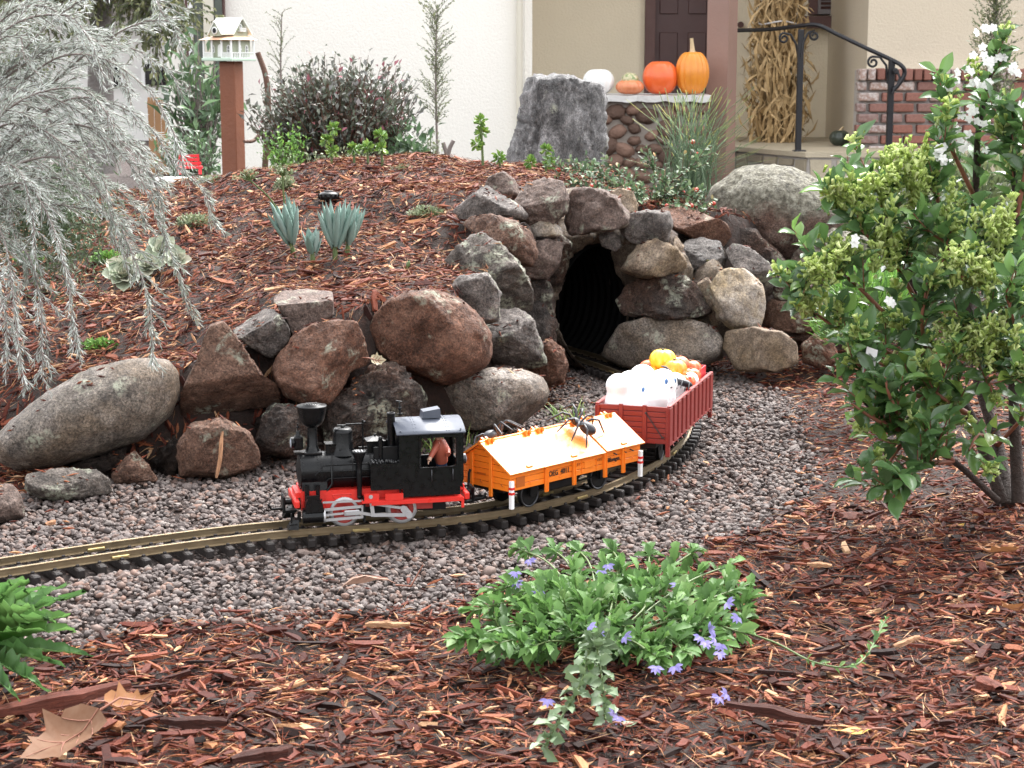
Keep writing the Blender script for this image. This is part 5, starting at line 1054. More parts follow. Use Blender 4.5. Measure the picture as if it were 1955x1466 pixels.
# ------------------------------------------------------------------ load of the red wagon and toys on the train
def wpt(c, a, x, y, z): return Vector((c[0] + math.cos(a) * x - math.sin(a) * y, c[1] + math.sin(a) * x + math.cos(a) * y, z))
GH = [(-.118, .026, .017, "white round-headed toy ghost at the front left corner of the red wagon"), (-.098, -.020, .018, "white toy ghost at the front right corner of the red wagon"), (-.066, .022, .019, "white toy ghost in the second row beside the gravel side of the red wagon"),
      (-.045, -.018, .020, "white toy ghost with blue eyes under the black beetle"), (-.012, .018, .019, "white toy ghost in the middle row of the red wagon"), (.015, -.022, .017, "white toy ghost in front of the toy pumpkins"), (.028, .030, .013, "small white toy ghost against the wagon's far side"), (-.08, .002, .018, "white toy ghost in the centre of the load of the red wagon"), (.052, -.036, .012, "small white toy ghost beside the red wagon's right wall")]
for i, (x, y, r, lab) in enumerate(GH):
    o = thing("toy_ghost", lab, "toy ghost", wpt(gc, ga, x, y, G0 + .002), ga + R.uniform(-.5, .5) - 2.4, "white ghosts heaped in the red wagon")
    zz = G1 - G0 + (.008 if i in (0, 7) else .002) + (.012 if i in (0, 2, 3, 4) else 0); prof = [(.0, zz + r * .9)]
    for k in range(1, 9): a = math.pi / 2 - k * .2; prof.append((r * math.cos(a), zz - r * .1 + r * math.sin(a)))
    prof += [(r * .86, zz - r * .5), (r * .92, zz - r * .9), (r * 1.05, zz - r * 1.5), (r * 1.1, zz - r * 2.2)]
    m = MB().lathe(prof[::-1], (0, 0, 0), 22)
    m.v = [(a * (1 + .05 * math.sin(5 * math.atan2(b, a)) * (c < zz - r * .4)), b * (1 + .05 * math.sin(5 * math.atan2(b, a)) * (c < zz - r * .4)), c) for a, b, c in m.v]
    m.build("sheet", MATS["white_toy"], o)
    m = MB()
    for e in (-1, 1): m.ball((r * .83, e * r * .36, zz + r * .15), (r * .10, r * .15, r * .22), 10, 6)
    if i in (3, 5, 7): m.build("eye", MATS["toy_blue"], o)
    if i == 3: MB().ball((r * .90, 0, zz - r * .22), (r * .08, r * .12, r * .10), 8, 6).build("mouth", MATS["toy_black"], o)
def pumpkin(name, label, cat, loc, r, hgt, mat, stemh, rotz=0, ribs=10, depth=.10, group=None, stemmat="pumpkin_stem", pear=0.0, lean=0.0):
    o = thing(name, label, cat, loc, rotz, group); V, Fs = [], []; n, mm = ribs * 6, 16
    for j in range(mm + 1):
        ph = math.pi * j / mm
        for i in range(n):
            a = 2 * math.pi * i / n; k = 1 - depth * abs(math.cos(ribs * a / 2)) ** 6 * (math.sin(ph) ** .3 if 0 < j < mm else 0)
            rr = math.sin(ph) ** .82 * k * (1 + pear * math.cos(ph)); z = -math.cos(ph); dip = .14 * math.exp(-(rr / .28) ** 2) * (1 if z > 0 else -.8)
            V.append((r * rr * math.cos(a), r * rr * math.sin(a), hgt * .5 * (1 + z) - dip * hgt * .5))
    for j in range(mm):
        for i in range(n): Fs.append((j * n + i, j * n + (i + 1) % n, (j + 1) * n + (i + 1) % n, (j + 1) * n + i))
    zmin = min(v[2] for v in V); V = [(x, y, z - zmin) for x, y, z in V]
    MB().add(V, Fs, True).build("flesh", MATS[mat], o)
    if stemh:
        m = MB(); nn = 10; zt = hgt * .92 - zmin - hgt * .03; m.tube([(0, 0, zt), (lean * .2, 0, zt + stemh * .3), (lean * .6, 0, zt + stemh * .7), (lean, 0, zt + stemh)], [r * .26, r * .15, r * .11, r * .10], nn)
        m.build("stem", MATS[stemmat], o)
    return o
TPK = [(.062, .006, .0175, .044, "toy_pumpkin_yellow", "yellow toy pumpkin on top of the heap in the red wagon"), (.048, -.014, .016, .036, "toy_pumpkin_orange", "orange toy pumpkin in front below the yellow one"), (.080, -.012, .016, .036, "toy_pumpkin_red", "red-orange toy pumpkin right of the yellow one"), (.045, .022, .014, .030, "toy_pumpkin_orange", "orange toy pumpkin left of the yellow one beside the ghosts"),
       (.072, .026, .015, .032, "toy_pumpkin_red", "red toy pumpkin behind on the left of the heap"), (.066, -.034, .013, .028, "toy_pumpkin_red", "red striped toy pumpkin against the right wagon wall"), (.098, .010, .016, .034, "toy_pumpkin_orange", "orange toy pumpkin at the back of the heap"), (.100, -.026, .015, .030, "toy_pumpkin_red", "red toy pumpkin in the back right of the heap"), (.112, .028, .014, .030, "toy_pumpkin_orange", "orange toy pumpkin by the tail railing"), (.034, -.034, .012, .026, "toy_pumpkin_red", "small red toy pumpkin by the white ghosts")]
for x, y, r, zt, mt, lab in TPK: pumpkin("toy_pumpkin", lab, "toy pumpkin", wpt(gc, ga, x, y, G1 - .006 + (zt - .026) * 1.15), r * 1.12, r * 1.75, mt, r * .25, R.uniform(0, 3), 8, .12, "toy pumpkins heaped in the red wagon", "stem_dark")
rc = thing("red_crate", "red open crate holding the toy pumpkins in the tail of the red wagon", "crate", wpt(gc, ga, .080, 0, G0 + .0022), ga)
hh = G1 + .010 - G0
for y in (-.041, .041): MB().box((0, y, hh / 2), (.108, .0022, hh), None, .0005).build("side", MATS["toy_red"], rc)
for x in (-.053, .053): MB().box((x, 0, hh / 2), (.0022, .0798, hh), None, .0005).build("end", MATS["toy_red"], rc)
MB().box((0, 0, hh * .5), (.1035, .0795, .002)).build("floor", MATS["toy_red"], rc)
def spider(label, loc, rot, k=1.0):
    o = thing("toy_spider", label, "toy spider", loc); o.rotation_euler = rot
    m = MB(); m.ball((-.0105 * k, 0, .0085 * k), (.0105 * k, .0075 * k, .0068 * k), 16, 10); m.build("abdomen", MATS["toy_black"], o)
    m = MB(); m.ball((.005 * k, 0, .0075 * k), (.0068 * k, .0052 * k, .0042 * k), 14, 8); m.ball((.0115 * k, .0015 * k, .007 * k), (.003 * k, .0014 * k, .0014 * k), 8, 6); m.ball((.0115 * k, -.0015 * k, .007 * k), (.003 * k, .0014 * k, .0014 * k), 8, 6); m.build("head", MATS["toy_black"], o)
    for e in (-1, 1):
        for j, a in enumerate((55, 20, -18, -48)):
            a = math.radians(a); d = Vector((math.cos(a + .0) * .25 + math.sin(a), e * 1, 0)).normalized(); d = Vector((math.sin(a), e * math.cos(a), 0)); b = Vector((.006 * k - j * .0025 * k, e * .004 * k, .0075 * k)); L = (.030, .026, .026, .031)[j] * k
            MB().tube([b, b + d * L * .28 + Vector((0, 0, .008 * k)), b + d * L * .55 + Vector((0, 0, .0085 * k)), b + d * L * .85 + Vector((0, 0, -.002 * k)), b + d * L + Vector((0, 0, -.0075 * k))], [.0015 * k, .0014 * k, .0012 * k, .0010 * k, .0006 * k], 7).build("leg", MATS["toy_black"], o)
p = wpt(wc, wa, .036, -.014, ZR - .0035); spider("black rubber spider sitting on the sloping orange wagon roof near its rear", p, (Matrix.Rotation(wa, 3, "Z") @ Matrix.Rotation(math.radians(30), 3, "X") @ Matrix.Rotation(1.9, 3, "Z")).to_euler(), 1.12)
p = wpt(wc, wa, -.072, .018, ZR - .0065); spider("black rubber spider half hidden behind the orange roof ridge near the engine", p, (math.radians(-34), 0, wa + .2), 1.05)
bl = thing("toy_beetle", "black rubber rhinoceros beetle on the white ghosts in the red wagon", "toy beetle", wpt(gc, ga, -.012, -.030, G1 + .009), ga + 1.9)
bl.rotation_euler = (math.radians(14), math.radians(-18), ga + 1.9)
m = MB(); m.ball((-.010, 0, .004), (.0125, .0075, .0052), 14, 8); m.build("wing_case", MATS["toy_black"], bl)
m = MB(); m.ball((.004, 0, .0045), (.0055, .0055, .0045), 12, 8); m.ball((.0095, 0, .004), (.003, .003, .0026), 10, 6); m.tube([(.009, 0, .006), (.014, 0, .013), (.021, 0, .017), (.028, 0, .0165)], [.0028, .0026, .0018, .0004], 9); m.build("head", MATS["toy_black"], bl)
for e in (-1, 1):
    for j in range(3): x = .003 - j * .007; MB().tube([(x, e * .005, .003), (x + .002 - j * .003, e * .011, .005), (x + .003 - j * .004, e * .014, -.006)], [.0011, .001, .0005], 6).build("leg", MATS["toy_black"], bl)
# ------------------------------------------------------------------ house
def X(px, Y): return float(at(px, 116, Y)[0])
def Z(py, Y): return float(at(977, py, Y)[2])
house = thing("house", "cream stucco house with a shaded porch behind the garden", "house", (X(1000, 12), 12.5, -.4)); HO = Vector(house.location)
def hb(name, mat, x0, x1, y0, y1, z0, z1, parent=None, bev=0.0):
    return MB().box(((x0 + x1) / 2 - HO.x, (y0 + y1) / 2 - HO.y, (z0 + z1) / 2 - HO.z), (x1 - x0, y1 - y0, z1 - z0), None, bev).build(name, MATS[mat], parent or house)
hb("wall", "stucco_cream", X(318, 12), X(1001, 12), 12, 12.3, -.6, 3.4)
hb("wall", "stucco_cream", X(1001, 12) + .001, X(1016, 12), 12.02, 14.2, -.6, 3.4)
hb("downspout", "trim_cream", X(986, 11.93), X(998, 11.93), 11.92, 11.99, -.6, 3.3, None, .01)
YB = 13.5
hb("wall", "stucco_tan", X(1014, 12) + .01, X(1230, YB), YB, YB + .2, -.6, 3.0)
hb("wall", "stucco_tan", X(1372, YB), X(1665, 12.6) + .6, YB, YB + .2, -.6, 3.0)
hb("wall", "stucco_beige", X(1655, 12), X(1655, 12) + 4.5, 12, 14.2, -.6, 3.4)
hb("porch_ceiling", "trim_cream", X(1000, 12) + .1, X(1655, 12) + .3, 12.3, 14.2, 2.35, 2.5)
hb("roof_slab", "roof_shingle", X(300, 12), X(1655, 12) + 5, 11.8, 15.5, 3.4, 3.6)
# front door
zp = Z(291, 11.2)
fr = hb("door_frame", "mauve_dark", X(1230, YB), X(1249, YB), YB - .06, YB + .1, zp, 2.15)
hb("door_frame", "mauve_dark", X(1368, YB), X(1386, YB), YB - .06, YB + .1, zp, 2.15)
dr = hb("door", "door_wood", X(1249, YB), X(1368, YB), YB, YB + .06, zp, 2.15)
for a, b in ((1258, 1293), (1312, 1347)):
    for z0, z1 in ((zp + .15, zp + .75), (zp + .88, zp + 1.0 + .75)):
        hb("door_panel", "door_wood", X(a, YB), X(b, YB), YB - .012, YB - .001, z0, z1, dr, .01)
m = MB(); m.cyl((X(1412, YB) - HO.x, YB - .03 - HO.y, Z(47, YB) - HO.z), (X(1412, YB) - HO.x, YB - HO.y, Z(47, YB) - HO.z), .022); m.build("doorbell", MATS["mauve_dark"], house)
# porch window with louvred shutter and sill
wn = hb("window", "mauve_dark", X(1540, YB), X(1690, YB), YB - .05, YB - .001, Z(28, YB), 1.9)
for k in range(4):
    x0 = X(1556 + k * 34, YB); sh = hb("shutter", "shutter_grey", x0, X(1556 + k * 34 + 31, YB), YB - .075, YB - .055, Z(27, YB), 1.8, wn)
    for j in range(9): hb("slat", "door_wood", x0 + .018, X(1556 + k * 34 + 31, YB) - .018, YB - .082, YB - .0755, Z(18, YB) + j * .034, Z(18, YB) + j * .034 + .022, sh) if False else None
    m = MB()
    for j in range(10): m.box(((x0 + X(1556 + k * 34 + 31, YB)) / 2 - HO.x, YB - .080 - HO.y, Z(15, YB) + j * .030 - HO.z), (X(31, YB) - X(0, YB) - .035, .008, .018), Matrix.Rotation(.5, 3, 'X'))
    m.build("louvre", MATS["door_wood"], sh)
hb("window_sill", "mauve_dark", X(1530, YB - .1), X(1700, YB - .1), YB - .12, YB - .001, Z(54, YB), Z(31, YB), wn)
# column
m = MB().box((0, 0, 1.3), (.142, .142, 3.4)); m.build("porch_column", MATS["mauve_wood"], house, (X(1378, 11.6) - HO.x, 11.6 - HO.y, .0), (0, 0, math.radians(-30)))
# window on the left of the cream wall
w2 = hb("window", "mauve_dark", X(358, 11.98), X(432, 11.98), 11.94, 11.999, Z(196, 12), 2.2)
for a, b, mt in ((362, 371, "white_paint"), (373, 390, "window_glass"), (391, 411, "trim_cream"), (413, 427, "window_glass")): hb("pane" if "glass" in mt else "window_frame", mt, X(a, 11.93), X(b, 11.93), 11.915, 11.938, Z(188, 12), 2.15, w2)
# brick wainscot on the right wall: each brick its own piece
bw = hb("brick_wainscot", "brick_mortar", X(1641, 11.85), X(1641, 11.85) + 2.6, 11.86, 11.999, -.6, Z(134, 11.85))
bl_, bh_ = .152, .0545; x00 = X(1638, 11.82); ztop = Z(131, 11.82)
bme = []
for k in range(4):
    v = MB().box((0, 0, 0), (bl_ - .017 - .004 * k, .075, bh_ - .003), None, .006); v.v = [(a + R.uniform(-.002, .002), b + R.uniform(-.002, .002), c + R.uniform(-.002, .002)) for a, b, c in v.v]; q = v.mesh("brick"); q.materials.append(MATS["brick"]); bme.append(q)
rme = MB().box((0, 0, 0), (.047, .11, .072), None, .006).mesh("brick"); rme.materials.append(MATS["brick"])
hme = MB().box((0, 0, 0), (bl_ / 2 - .017, .075, bh_ - .003), None, .005).mesh("brick"); hme.materials.append(MATS["brick"])
for i in range(26): link("brick", rme, None, bw, (x00 + .028 + i * .059 - HO.x, 11.84 - HO.y, ztop - .036 - HO.z + R.uniform(-.003, .003)), (R.uniform(-.03, .03), R.uniform(-.03, .03), 0))
for r in range(9):
    z = ztop - .110 - r * .0675; xx = x00 + (bl_ / 4 if r % 2 == 0 else 0)
    if r % 2 == 0: link("brick", hme, None, bw, (x00 + .030 - HO.x, 11.85 - HO.y, z - HO.z)); xx = x00 + .072
    for i in range(9): link("brick", bme[R.randrange(4)], None, bw, (xx + bl_ / 2 + i * bl_ - HO.x, 11.85 + R.uniform(-.004, .002) - HO.y, z - HO.z), (0, 0, R.uniform(-.015, .015)))
# porch slab with flagstone facing, and the lower step
zs = Z(345, 10.9)
pp = [(X(1548, 11.2), 11.2), (X(1548, 11.2) + 3.5, 11.2), (X(1548, 11.2) + 3.5, 13.5), (X(1330, 12.2), 13.5), (X(1330, 12.2), 12.0), (X(1412, 12), 12.0)]
m = MB().prism([(a - HO.x, b - HO.y) for a, b in pp], 2, -.7 - HO.z, zp - .03 - HO.z); po = m.build("porch_base", MATS["porch_mortar"], house)
def inset(P, d):
    c = (sum(p[0] for p in P) / len(P), sum(p[1] for p in P) / len(P)); return [(a + (a - c[0]) / abs(a - c[0] + 1e-9) * d, b + (b - c[1]) / abs(b - c[1] + 1e-9) * d) for a, b in P]
m = MB().prism([(a - HO.x, b - HO.y) for a, b in inset(pp, .02)], 2, zp - .029 - HO.z, zp - HO.z); m.build("porch_floor", MATS["flagstone"], po)
def flags(p0, p1, z0, z1, n, par, seed):
    rr = random.Random(seed); ax = Vector((p1[0] - p0[0], p1[1] - p0[1], 0)); L = ax.length; ax.normalize(); nr = Vector((ax.y, -ax.x, 0)); xs = [0]
    while xs[-1] < L: xs.append(xs[-1] + rr.uniform(.12, .26))
    for i in range(len(xs) - 1):
        a, b = xs[i] + .008, min(xs[i + 1], L) - .008; sp = rr.random()
        if b - a < .03: continue
        zz = [(z0, z1)] if sp < .6 else [(z0, z0 + (z1 - z0) * .55 - .006), (z0 + (z1 - z0) * .55 + .006, z1)]
        for u, w in zz:
            k = [rr.uniform(0, .018) for _ in range(4)]; q = [(a + k[0], u + k[1] * .6), (b - k[2], u + k[3] * .6), (b - k[1], w - k[0] * .5), (a + k[3], w - k[2] * .5)]; base = Vector((p0[0] - HO.x, p0[1] - HO.y, -HO.z))
            V = [base + ax * s + nr * d + Vector((0, 0, z)) for d in (.0, .016) for s, z in q]
            MB().add(V, [(3, 2, 1, 0), (4, 5, 6, 7), (0, 1, 5, 4), (1, 2, 6, 5), (2, 3, 7, 6), (3, 0, 4, 7)]).build("flagstone", MATS["flagstone"], par)
flags((X(1412, 12), 12.0), (X(1548, 11.2), 11.2), zs - .02, zp - .04, 5, po, 3); flags((X(1548, 11.2), 11.2), (X(1548, 11.2) + 1.6, 11.2), zs - .02, zp - .04, 6, po, 4)
m = MB().prism([(a - HO.x, b - HO.y) for a, b in [(X(1556, 10.9), 10.85), (X(1556, 10.9) + 3, 10.85), (X(1556, 10.9) + 3, 11.18), (X(1556, 10.9), 11.18)]], 2, -.8 - HO.z, zs - HO.z); m.build("porch_step", MATS["concrete"], house)
# iron handrail
rl = thing("handrail", "black wrought iron handrail with scrolls on the porch steps", "handrail", (X(1527, 11.35), 11.35, zp)); RO = Vector(rl.location)
def rp(px, py, Y): return Vector(at(px, py, Y)) - RO
IB = MATS["iron_black"]
top = [rp(1380, 60, 12.1), rp(1410, 58, 12.0), rp(1470, 56, 11.7), rp(1530, 49, 11.4), rp(1562, 48, 11.3), rp(1600, 66, 11.22), rp(1650, 90, 11.12), rp(1700, 113, 11.05), rp(1722, 126, 11.0), rp(1727, 140, 11.0), rp(1718, 158, 11.0), rp(1706, 172, 11.0)]
MB().tube([Vector(p) for p in catmull(np.array([tuple(q) for q in top]), 6)], .013, 10).build("rail", IB, rl)
for px, y0, y1, Y in ((1527, 56, 290, 11.35), (1699, 112, 352, 11.05)):
    a, b = rp(px, y0, Y), rp(px - 1, y1, Y); MB().box((a + b) / 2, (.036, .036, abs(a.z - b.z)), None, .004).box((b.x, b.y, b.z + .006), (.075, .075, .012), None, .003).build("post", IB, rl)
def scroll(px, py, Y, r, sgn, tail):
    pts = []
    for k in range(26): t = k / 25; a = sgn * (t * 8.2) + math.pi / 2; rr = r * (1 - .72 * t); pts.append((px + rr * math.cos(a) * sgn * 1.0, py - rr * math.sin(a)))
    P = [rp(x, y, Y) for x, y in tail] + [rp(x, y, Y) for x, y in pts]; MB().tube(P, .0075, 7).build("scroll", IB, rl)
scroll(1555, 68, 11.33, 10, 1, [(1530, 110), (1534, 80), (1543, 62)]); scroll(1497, 73, 11.4, 10, -1, [(1524, 110), (1520, 85), (1510, 66)]); scroll(1667, 119, 11.07, 11, -1, [(1695, 160), (1692, 125), (1680, 109)]); scroll(1711, 136, 11.0, 5, -1, [(1704, 178), (1714, 160), (1718, 148)])
# planter wall of rounded stones with a pale cap
pw = thing("stone_planter_wall", "low planter wall of rounded brown stones with pale cap under the pumpkins", "stone wall", (X(1240, 11.4), 11.5, -.4)); WO = Vector(pw.location)
x0, x1 = X(1118, 11.3), X(1352, 11.3); zc = Z(181, 11.3)
MB().box(((x0 + x1) / 2 - WO.x, 11.5 - WO.y, (zc - .9) / 2 - WO.z + .0 + .0), (x1 - x0, .36, zc + .9 - .03), None, .02).build("mortar", MATS["planter_mortar"], pw)
m = MB(); nseg = 14; V = []
for i in range(nseg + 1):
    x = x0 - .02 + (x1 - x0 + .04) * i / nseg; e = .012 * math.sin(i * 2.3); V += [(x - WO.x, 11.27 + e - WO.y, zc - .042 + e * .5 - WO.z), (x - WO.x, 11.27 + e - WO.y, zc - .004 + e * .3 - WO.z), (x - WO.x, 11.74 - WO.y, zc + .002 - WO.z), (x - WO.x, 11.74 - WO.y, zc - .04 - WO.z)]
Fs = [(i * 4 + k, i * 4 + (k + 1) % 4, i * 4 + 4 + (k + 1) % 4, i * 4 + 4 + k) for i in range(nseg) for k in range(4)] + [(0, 3, 2, 1), (nseg * 4, nseg * 4 + 1, nseg * 4 + 2, nseg * 4 + 3)]
MB().add(V, Fs).build("cap_slab", MATS["planter_cap"], pw)
rr = random.Random(9); sp = []; tries = 0
while len(sp) < 60 and tries < 9000:
    tries += 1; x, z, r = rr.uniform(x0 + .03, x1 - .03), rr.uniform(zc - .62, zc - .085), rr.uniform(.034, .078)
    if all((x - a) ** 2 + ((z - b) * 1.25) ** 2 > (r + c) ** 2 * .86 for a, b, c in sp): sp.append((x, z, r))
v0, f0 = icos(3)
for i, (x, z, r) in enumerate(sp):
    q = v0 * np.array([r * rr.uniform(1.0, 1.3), .035, r * rr.uniform(.75, .95)]); q = q * (1 + .14 * fbm(v0 * 1.5 + i * 7.1, 3))[:, None]; a = rr.uniform(-.6, .6); q = np.c_[q[:, 0] * math.cos(a) - q[:, 2] * math.sin(a), q[:, 1], q[:, 0] * math.sin(a) + q[:, 2] * math.cos(a)]
    link("stone", np_mesh("stone", q, f0), MATS["planter_stone"], pw, (x - WO.x, 11.318 - WO.y, z - WO.z))
zt = zc + .003
def sz(px, Y): return px / ppm(Y, zc)
Yp = 11.42
pumpkin("pumpkin", "white pumpkin at the left end of the planter wall", "pumpkin", (X(1143, Yp), Yp, zt), sz(30, Yp), sz(50, Yp), "pumpkin_white", .0, .3, 10, .09, "pumpkins on the planter wall")
tb = pumpkin("turban_squash", "small orange turban squash between white and red pumpkins", "squash", (X(1203, Yp - .05), Yp - .05, zt), sz(27, Yp), sz(29, Yp), "pumpkin_turban", 0, .2, 12, .08)
v, f = icos(3); q = v * np.array([sz(17, Yp), sz(17, Yp), sz(14, Yp)]); q *= (1 - .12 * np.abs(np.cos(2 * np.arctan2(v[:, 1], v[:, 0]))) ** 4)[:, None]; link("turban_crown", np_mesh("turban_crown", q, f), MATS["turban_cap"], tb, (0, 0, sz(27, Yp)))
pumpkin("pumpkin", "bright red-orange round pumpkin without stem on the planter wall", "pumpkin", (X(1261, Yp), Yp, zt), sz(34, Yp), sz(66, Yp), "pumpkin_red", 0, .4, 9, .05, "pumpkins on the planter wall")
pumpkin("pumpkin", "tall orange pumpkin with long pale stem beside the porch column", "pumpkin", (X(1322, Yp), Yp, zt), sz(32.5, Yp), sz(85, Yp), "pumpkin_orange", sz(32, Yp), 0, 14, .085, "pumpkins on the planter wall", lean=-.008)
pumpkin("green_squash", "small dark green squash on the porch floor", "squash", (X(1608, 12.1), 12.1, zp + .001), 20 / ppm(12.1), 31 / ppm(12.1), "pumpkin_green", .03, 2.6, 10, .08, None, "pumpkin_stem", 0, -.02)
# corn stalk bundle
cb = thing("corn_stalk_bundle", "tied bundle of dry corn stalks leaning on the porch wall", "corn stalks", (X(1486, 12.7), 12.7, zp)); rr = random.Random(21); cz = 12.7
strips = [[], [], [], []]
pxw = lambda z: np.interp(z, [0, .1, .35, .62, .8, 1.0, 1.3], [.19, .17, .20, .185, .14, .17, .22])
for k in range(1500):
    z = rr.uniform(0, 1.15); a = rr.uniform(0, 6.28); w = pxw(z) * rr.uniform(.55, 1.03); p = Vector((w * math.cos(a), w * math.sin(a), z)); L = rr.uniform(.05, .20); b = rr.choice((1, 1, -1, -.4)); out = Vector((math.cos(a), math.sin(a), 0))
    tip = p + Vector((rr.uniform(-.09, .09), rr.uniform(-.06, .06), b * L)) + out * rr.uniform(-.02, .05); mid = (p + tip) / 2 + out * rr.uniform(0, .03); wd = rr.uniform(.004, .013); sd = out.cross(Vector((0, 0, 1))).normalized() * wd
    tw = out * rr.uniform(-.012, .012); strips[k % 4].append(([p - sd * .4, p + sd * .4, mid + sd + tw, mid - sd - tw, tip + sd * .15, tip - sd * .15], [(0, 1, 2, 3), (3, 2, 4, 5)]))
for k, grp in enumerate(strips):
    m = MB()
    for V, Fs in grp: m.add(V, Fs, True)
    o = m.build("husk", MATS["corn_husk"], cb); o["kind"] = "stuff"
for k in range(26):
    a = rr.uniform(0, 6.28); w0 = .14 * rr.uniform(.2, 1); w1 = .16 * rr.uniform(.2, 1); MB().tube([(w0 * math.cos(a), w0 * math.sin(a), 0), (w0 * .8 * math.cos(a), w0 * .8 * math.sin(a), .75), (w1 * math.cos(a), w1 * math.sin(a), 1.5)], .011, 7).build("stalk", MATS["corn_husk"], cb)
m = MB(); m.tube([(.145 * math.cos(t), .145 * math.sin(t), .80 + .01 * math.sin(t * 3)) for t in np.linspace(0, 6.3, 24)], .006, 6); m.build("twine", MATS["twine"], cb)
# ------------------------------------------------------------------ birdhouse on its post
YP = 7.0; zb = Z(117, YP); bx_ = X(441, YP)
post = thing("wooden_post", "square red-brown wooden post carrying the birdhouse", "post", (bx_, YP, zb - .9), math.radians(-22)); MB().box((0, 0, .45), (.066, .066, .9), None, .003).build("timber", MATS["cedar_post"], post)
bh = thing("birdhouse", "white and sage cottage birdhouse with porch on the wooden post", "birdhouse", (X(437, YP), YP, zb + .001), math.radians(-34))
k = .98
BW, BG, BS = MATS["birdhouse_white"], MATS["birdhouse_green"], MATS["birdhouse_sage"]
MB().box((0, 0, .006), (.155 * k, .140 * k, .012), None, .002).build("base", BG, bh)
MB().box((0, .008, .045), (.120 * k, .095 * k, .066)).build("lower_storey", BS, bh)
for x in (-.070, -.028, .022, .070): MB().box((x * k, -.062 * k, .045), (.006, .006, .066)).build("porch_post", BW, bh)
for y in (-.018, .062): MB().box((.072 * k, y * k, .045), (.006, .006, .066)).build("porch_post", BW, bh)
m = MB()
for a, b in ((-.070, -.028), (.022, .070)):
    m.box(((a + b) / 2 * k, -.062 * k, .031), ((b - a) * k, .004, .003)); n = 7
    for j in range(n): m.box(((a + (b - a) * (j + .5) / n) * k, -.062 * k, .021), (.0025, .003, .018))
m.box((.072 * k, .0, .031), (.004, .125 * k, .003))
for j in range(14): m.box((.072 * k, (-.058 + .0092 * j) * k, .021), (.003, .0025, .018))
m.build("porch_railing", BW, bh)
def bwin(x, y, z, face, w=.016, h=.030, nm="window"):
    m = MB(); dm = MB(); pts = [(-w / 2, 0), (w / 2, 0), (w / 2, h * .6)] + [(w / 2 * math.cos(t), h * .6 + h * .4 * math.sin(t)) for t in (.5, 1.0, 1.57, 2.1, 2.6)] + [(-w / 2, h * .6)]
    ax = 1 if face == 'f' else 0; s = -1 if face == 'f' else 1
    pl = [((x if ax == 1 else y) + a, z + b) for a, b in pts]; cc = y if ax == 1 else x
    o = MB().prism(pl, ax, cc, cc + s * .003).build(nm, BW, bh)
    if nm == "window":
        pl2 = [((x if ax == 1 else y) + a * .62, z + h * .08 + b * .82) for a, b in pts]; MB().prism(pl2, ax, cc + s * .0031, cc + s * .0038).build("pane", MATS["dark_glass"], o)
        g = MB(); c0 = (x if ax == 1 else y); 
        if ax == 1: g.box((c0, cc - .0045, z + h * .45), (.0022, .0015, h * .85)); g.box((c0, cc - .0045, z + h * .45), (w * .6, .0015, .0022))
        else: g.box((cc + .0045, c0, z + h * .45), (.0015, .0022, h * .85)); g.box((cc + .0045, c0, z + h * .45), (.0015, w * .6, .0022))
        g.build("muntin", BW, o)
yf = .008 - .0475 * k
bwin(-.042, yf, .030, 'f'); bwin(-.008, yf, .016, 'f', .018, .046, "door"); bwin(.036, yf, .030, 'f'); bwin(.060 * k, -.004, .030, 's'); bwin(.060 * k, .034, .030, 's')
m = MB(); V = [(-.082, -.074, .078), (.082, -.074, .078), (.082, .072, .078), (-.082, .072, .078), (-.058, -.030, .092), (.058, -.030, .092), (.058, .052, .092), (-.058, .052, .092)]
m.add(V, [(3, 2, 1, 0), (0, 1, 5, 4), (1, 2, 6, 5), (2, 3, 7, 6), (3, 0, 4, 7), (4, 5, 6, 7)]); m.build("porch_roof", MATS["birdhouse_copper"], bh)
m = MB(); m.box((0, .010, .099), (.108, .078, .018)); m.prism([(-.029, .108), (.049, .108), (.010, .152)], 0, -.052, .052); m.build("upper_storey", BS, bh)
def slab(name, pts, t=.004):
    a = [Vector(p) for p in pts]; n = (a[1] - a[0]).cross(a[2] - a[0]).normalized() * t; V = a + [p + n for p in a]; MB().add(V, [(3, 2, 1, 0), (4, 5, 6, 7), (0, 1, 5, 4), (1, 2, 6, 5), (2, 3, 7, 6), (3, 0, 4, 7)]).build(name, MATS["shingle_pale"], bh)
for j in range(4):                                         # shingle courses, front and back slope
    f0_, f1_ = j / 4, (j + 1) / 4 + .03
    for s in (-1, 1):
        y0, z0, y1, z1 = .010 + s * .052, .096, .010, .158; a0 = (y0 + (y1 - y0) * f0_, z0 + (z1 - z0) * f0_ + .0012 * (4 - j) * 0); a1 = (y0 + (y1 - y0) * f1_, z0 + (z1 - z0) * f1_ - .002)
        P_ = [(-.066, a0[0], a0[1]), (.066, a0[0], a0[1]), (.066, a1[0], a1[1]), (-.066, a1[0], a1[1])]
        slab("shingle_course", P_ if s < 0 else P_[::-1])
m = MB(); gx_ = -.014; m.prism([(gx_ - .026, .092), (gx_ + .026, .092), (gx_ + .026, .104), (gx_, .138), (gx_ - .026, .104)], 1, -.056, .0); m.build("dormer", BS, bh)
for s in (-1, 1):
    P_ = [(gx_ + s * .034, -.060, .096), (gx_ + s * .034, .004, .096), (gx_, .004, .144), (gx_, -.060, .144)]; slab("dormer_roof", P_ if s > 0 else P_[::-1])
m = MB().lathe([(.0100, 0), (.0140, -.001), (.0140, -.004), (.0100, -.004)], (gx_, -.0562, .112), 20, 'y'); m.build("hole_ring", BW, bh)
MB().cyl((gx_, -.0565, .112), (gx_, -.0595, .112), .0100, n=18).build("entry_hole", MATS["dark_glass"], bh)
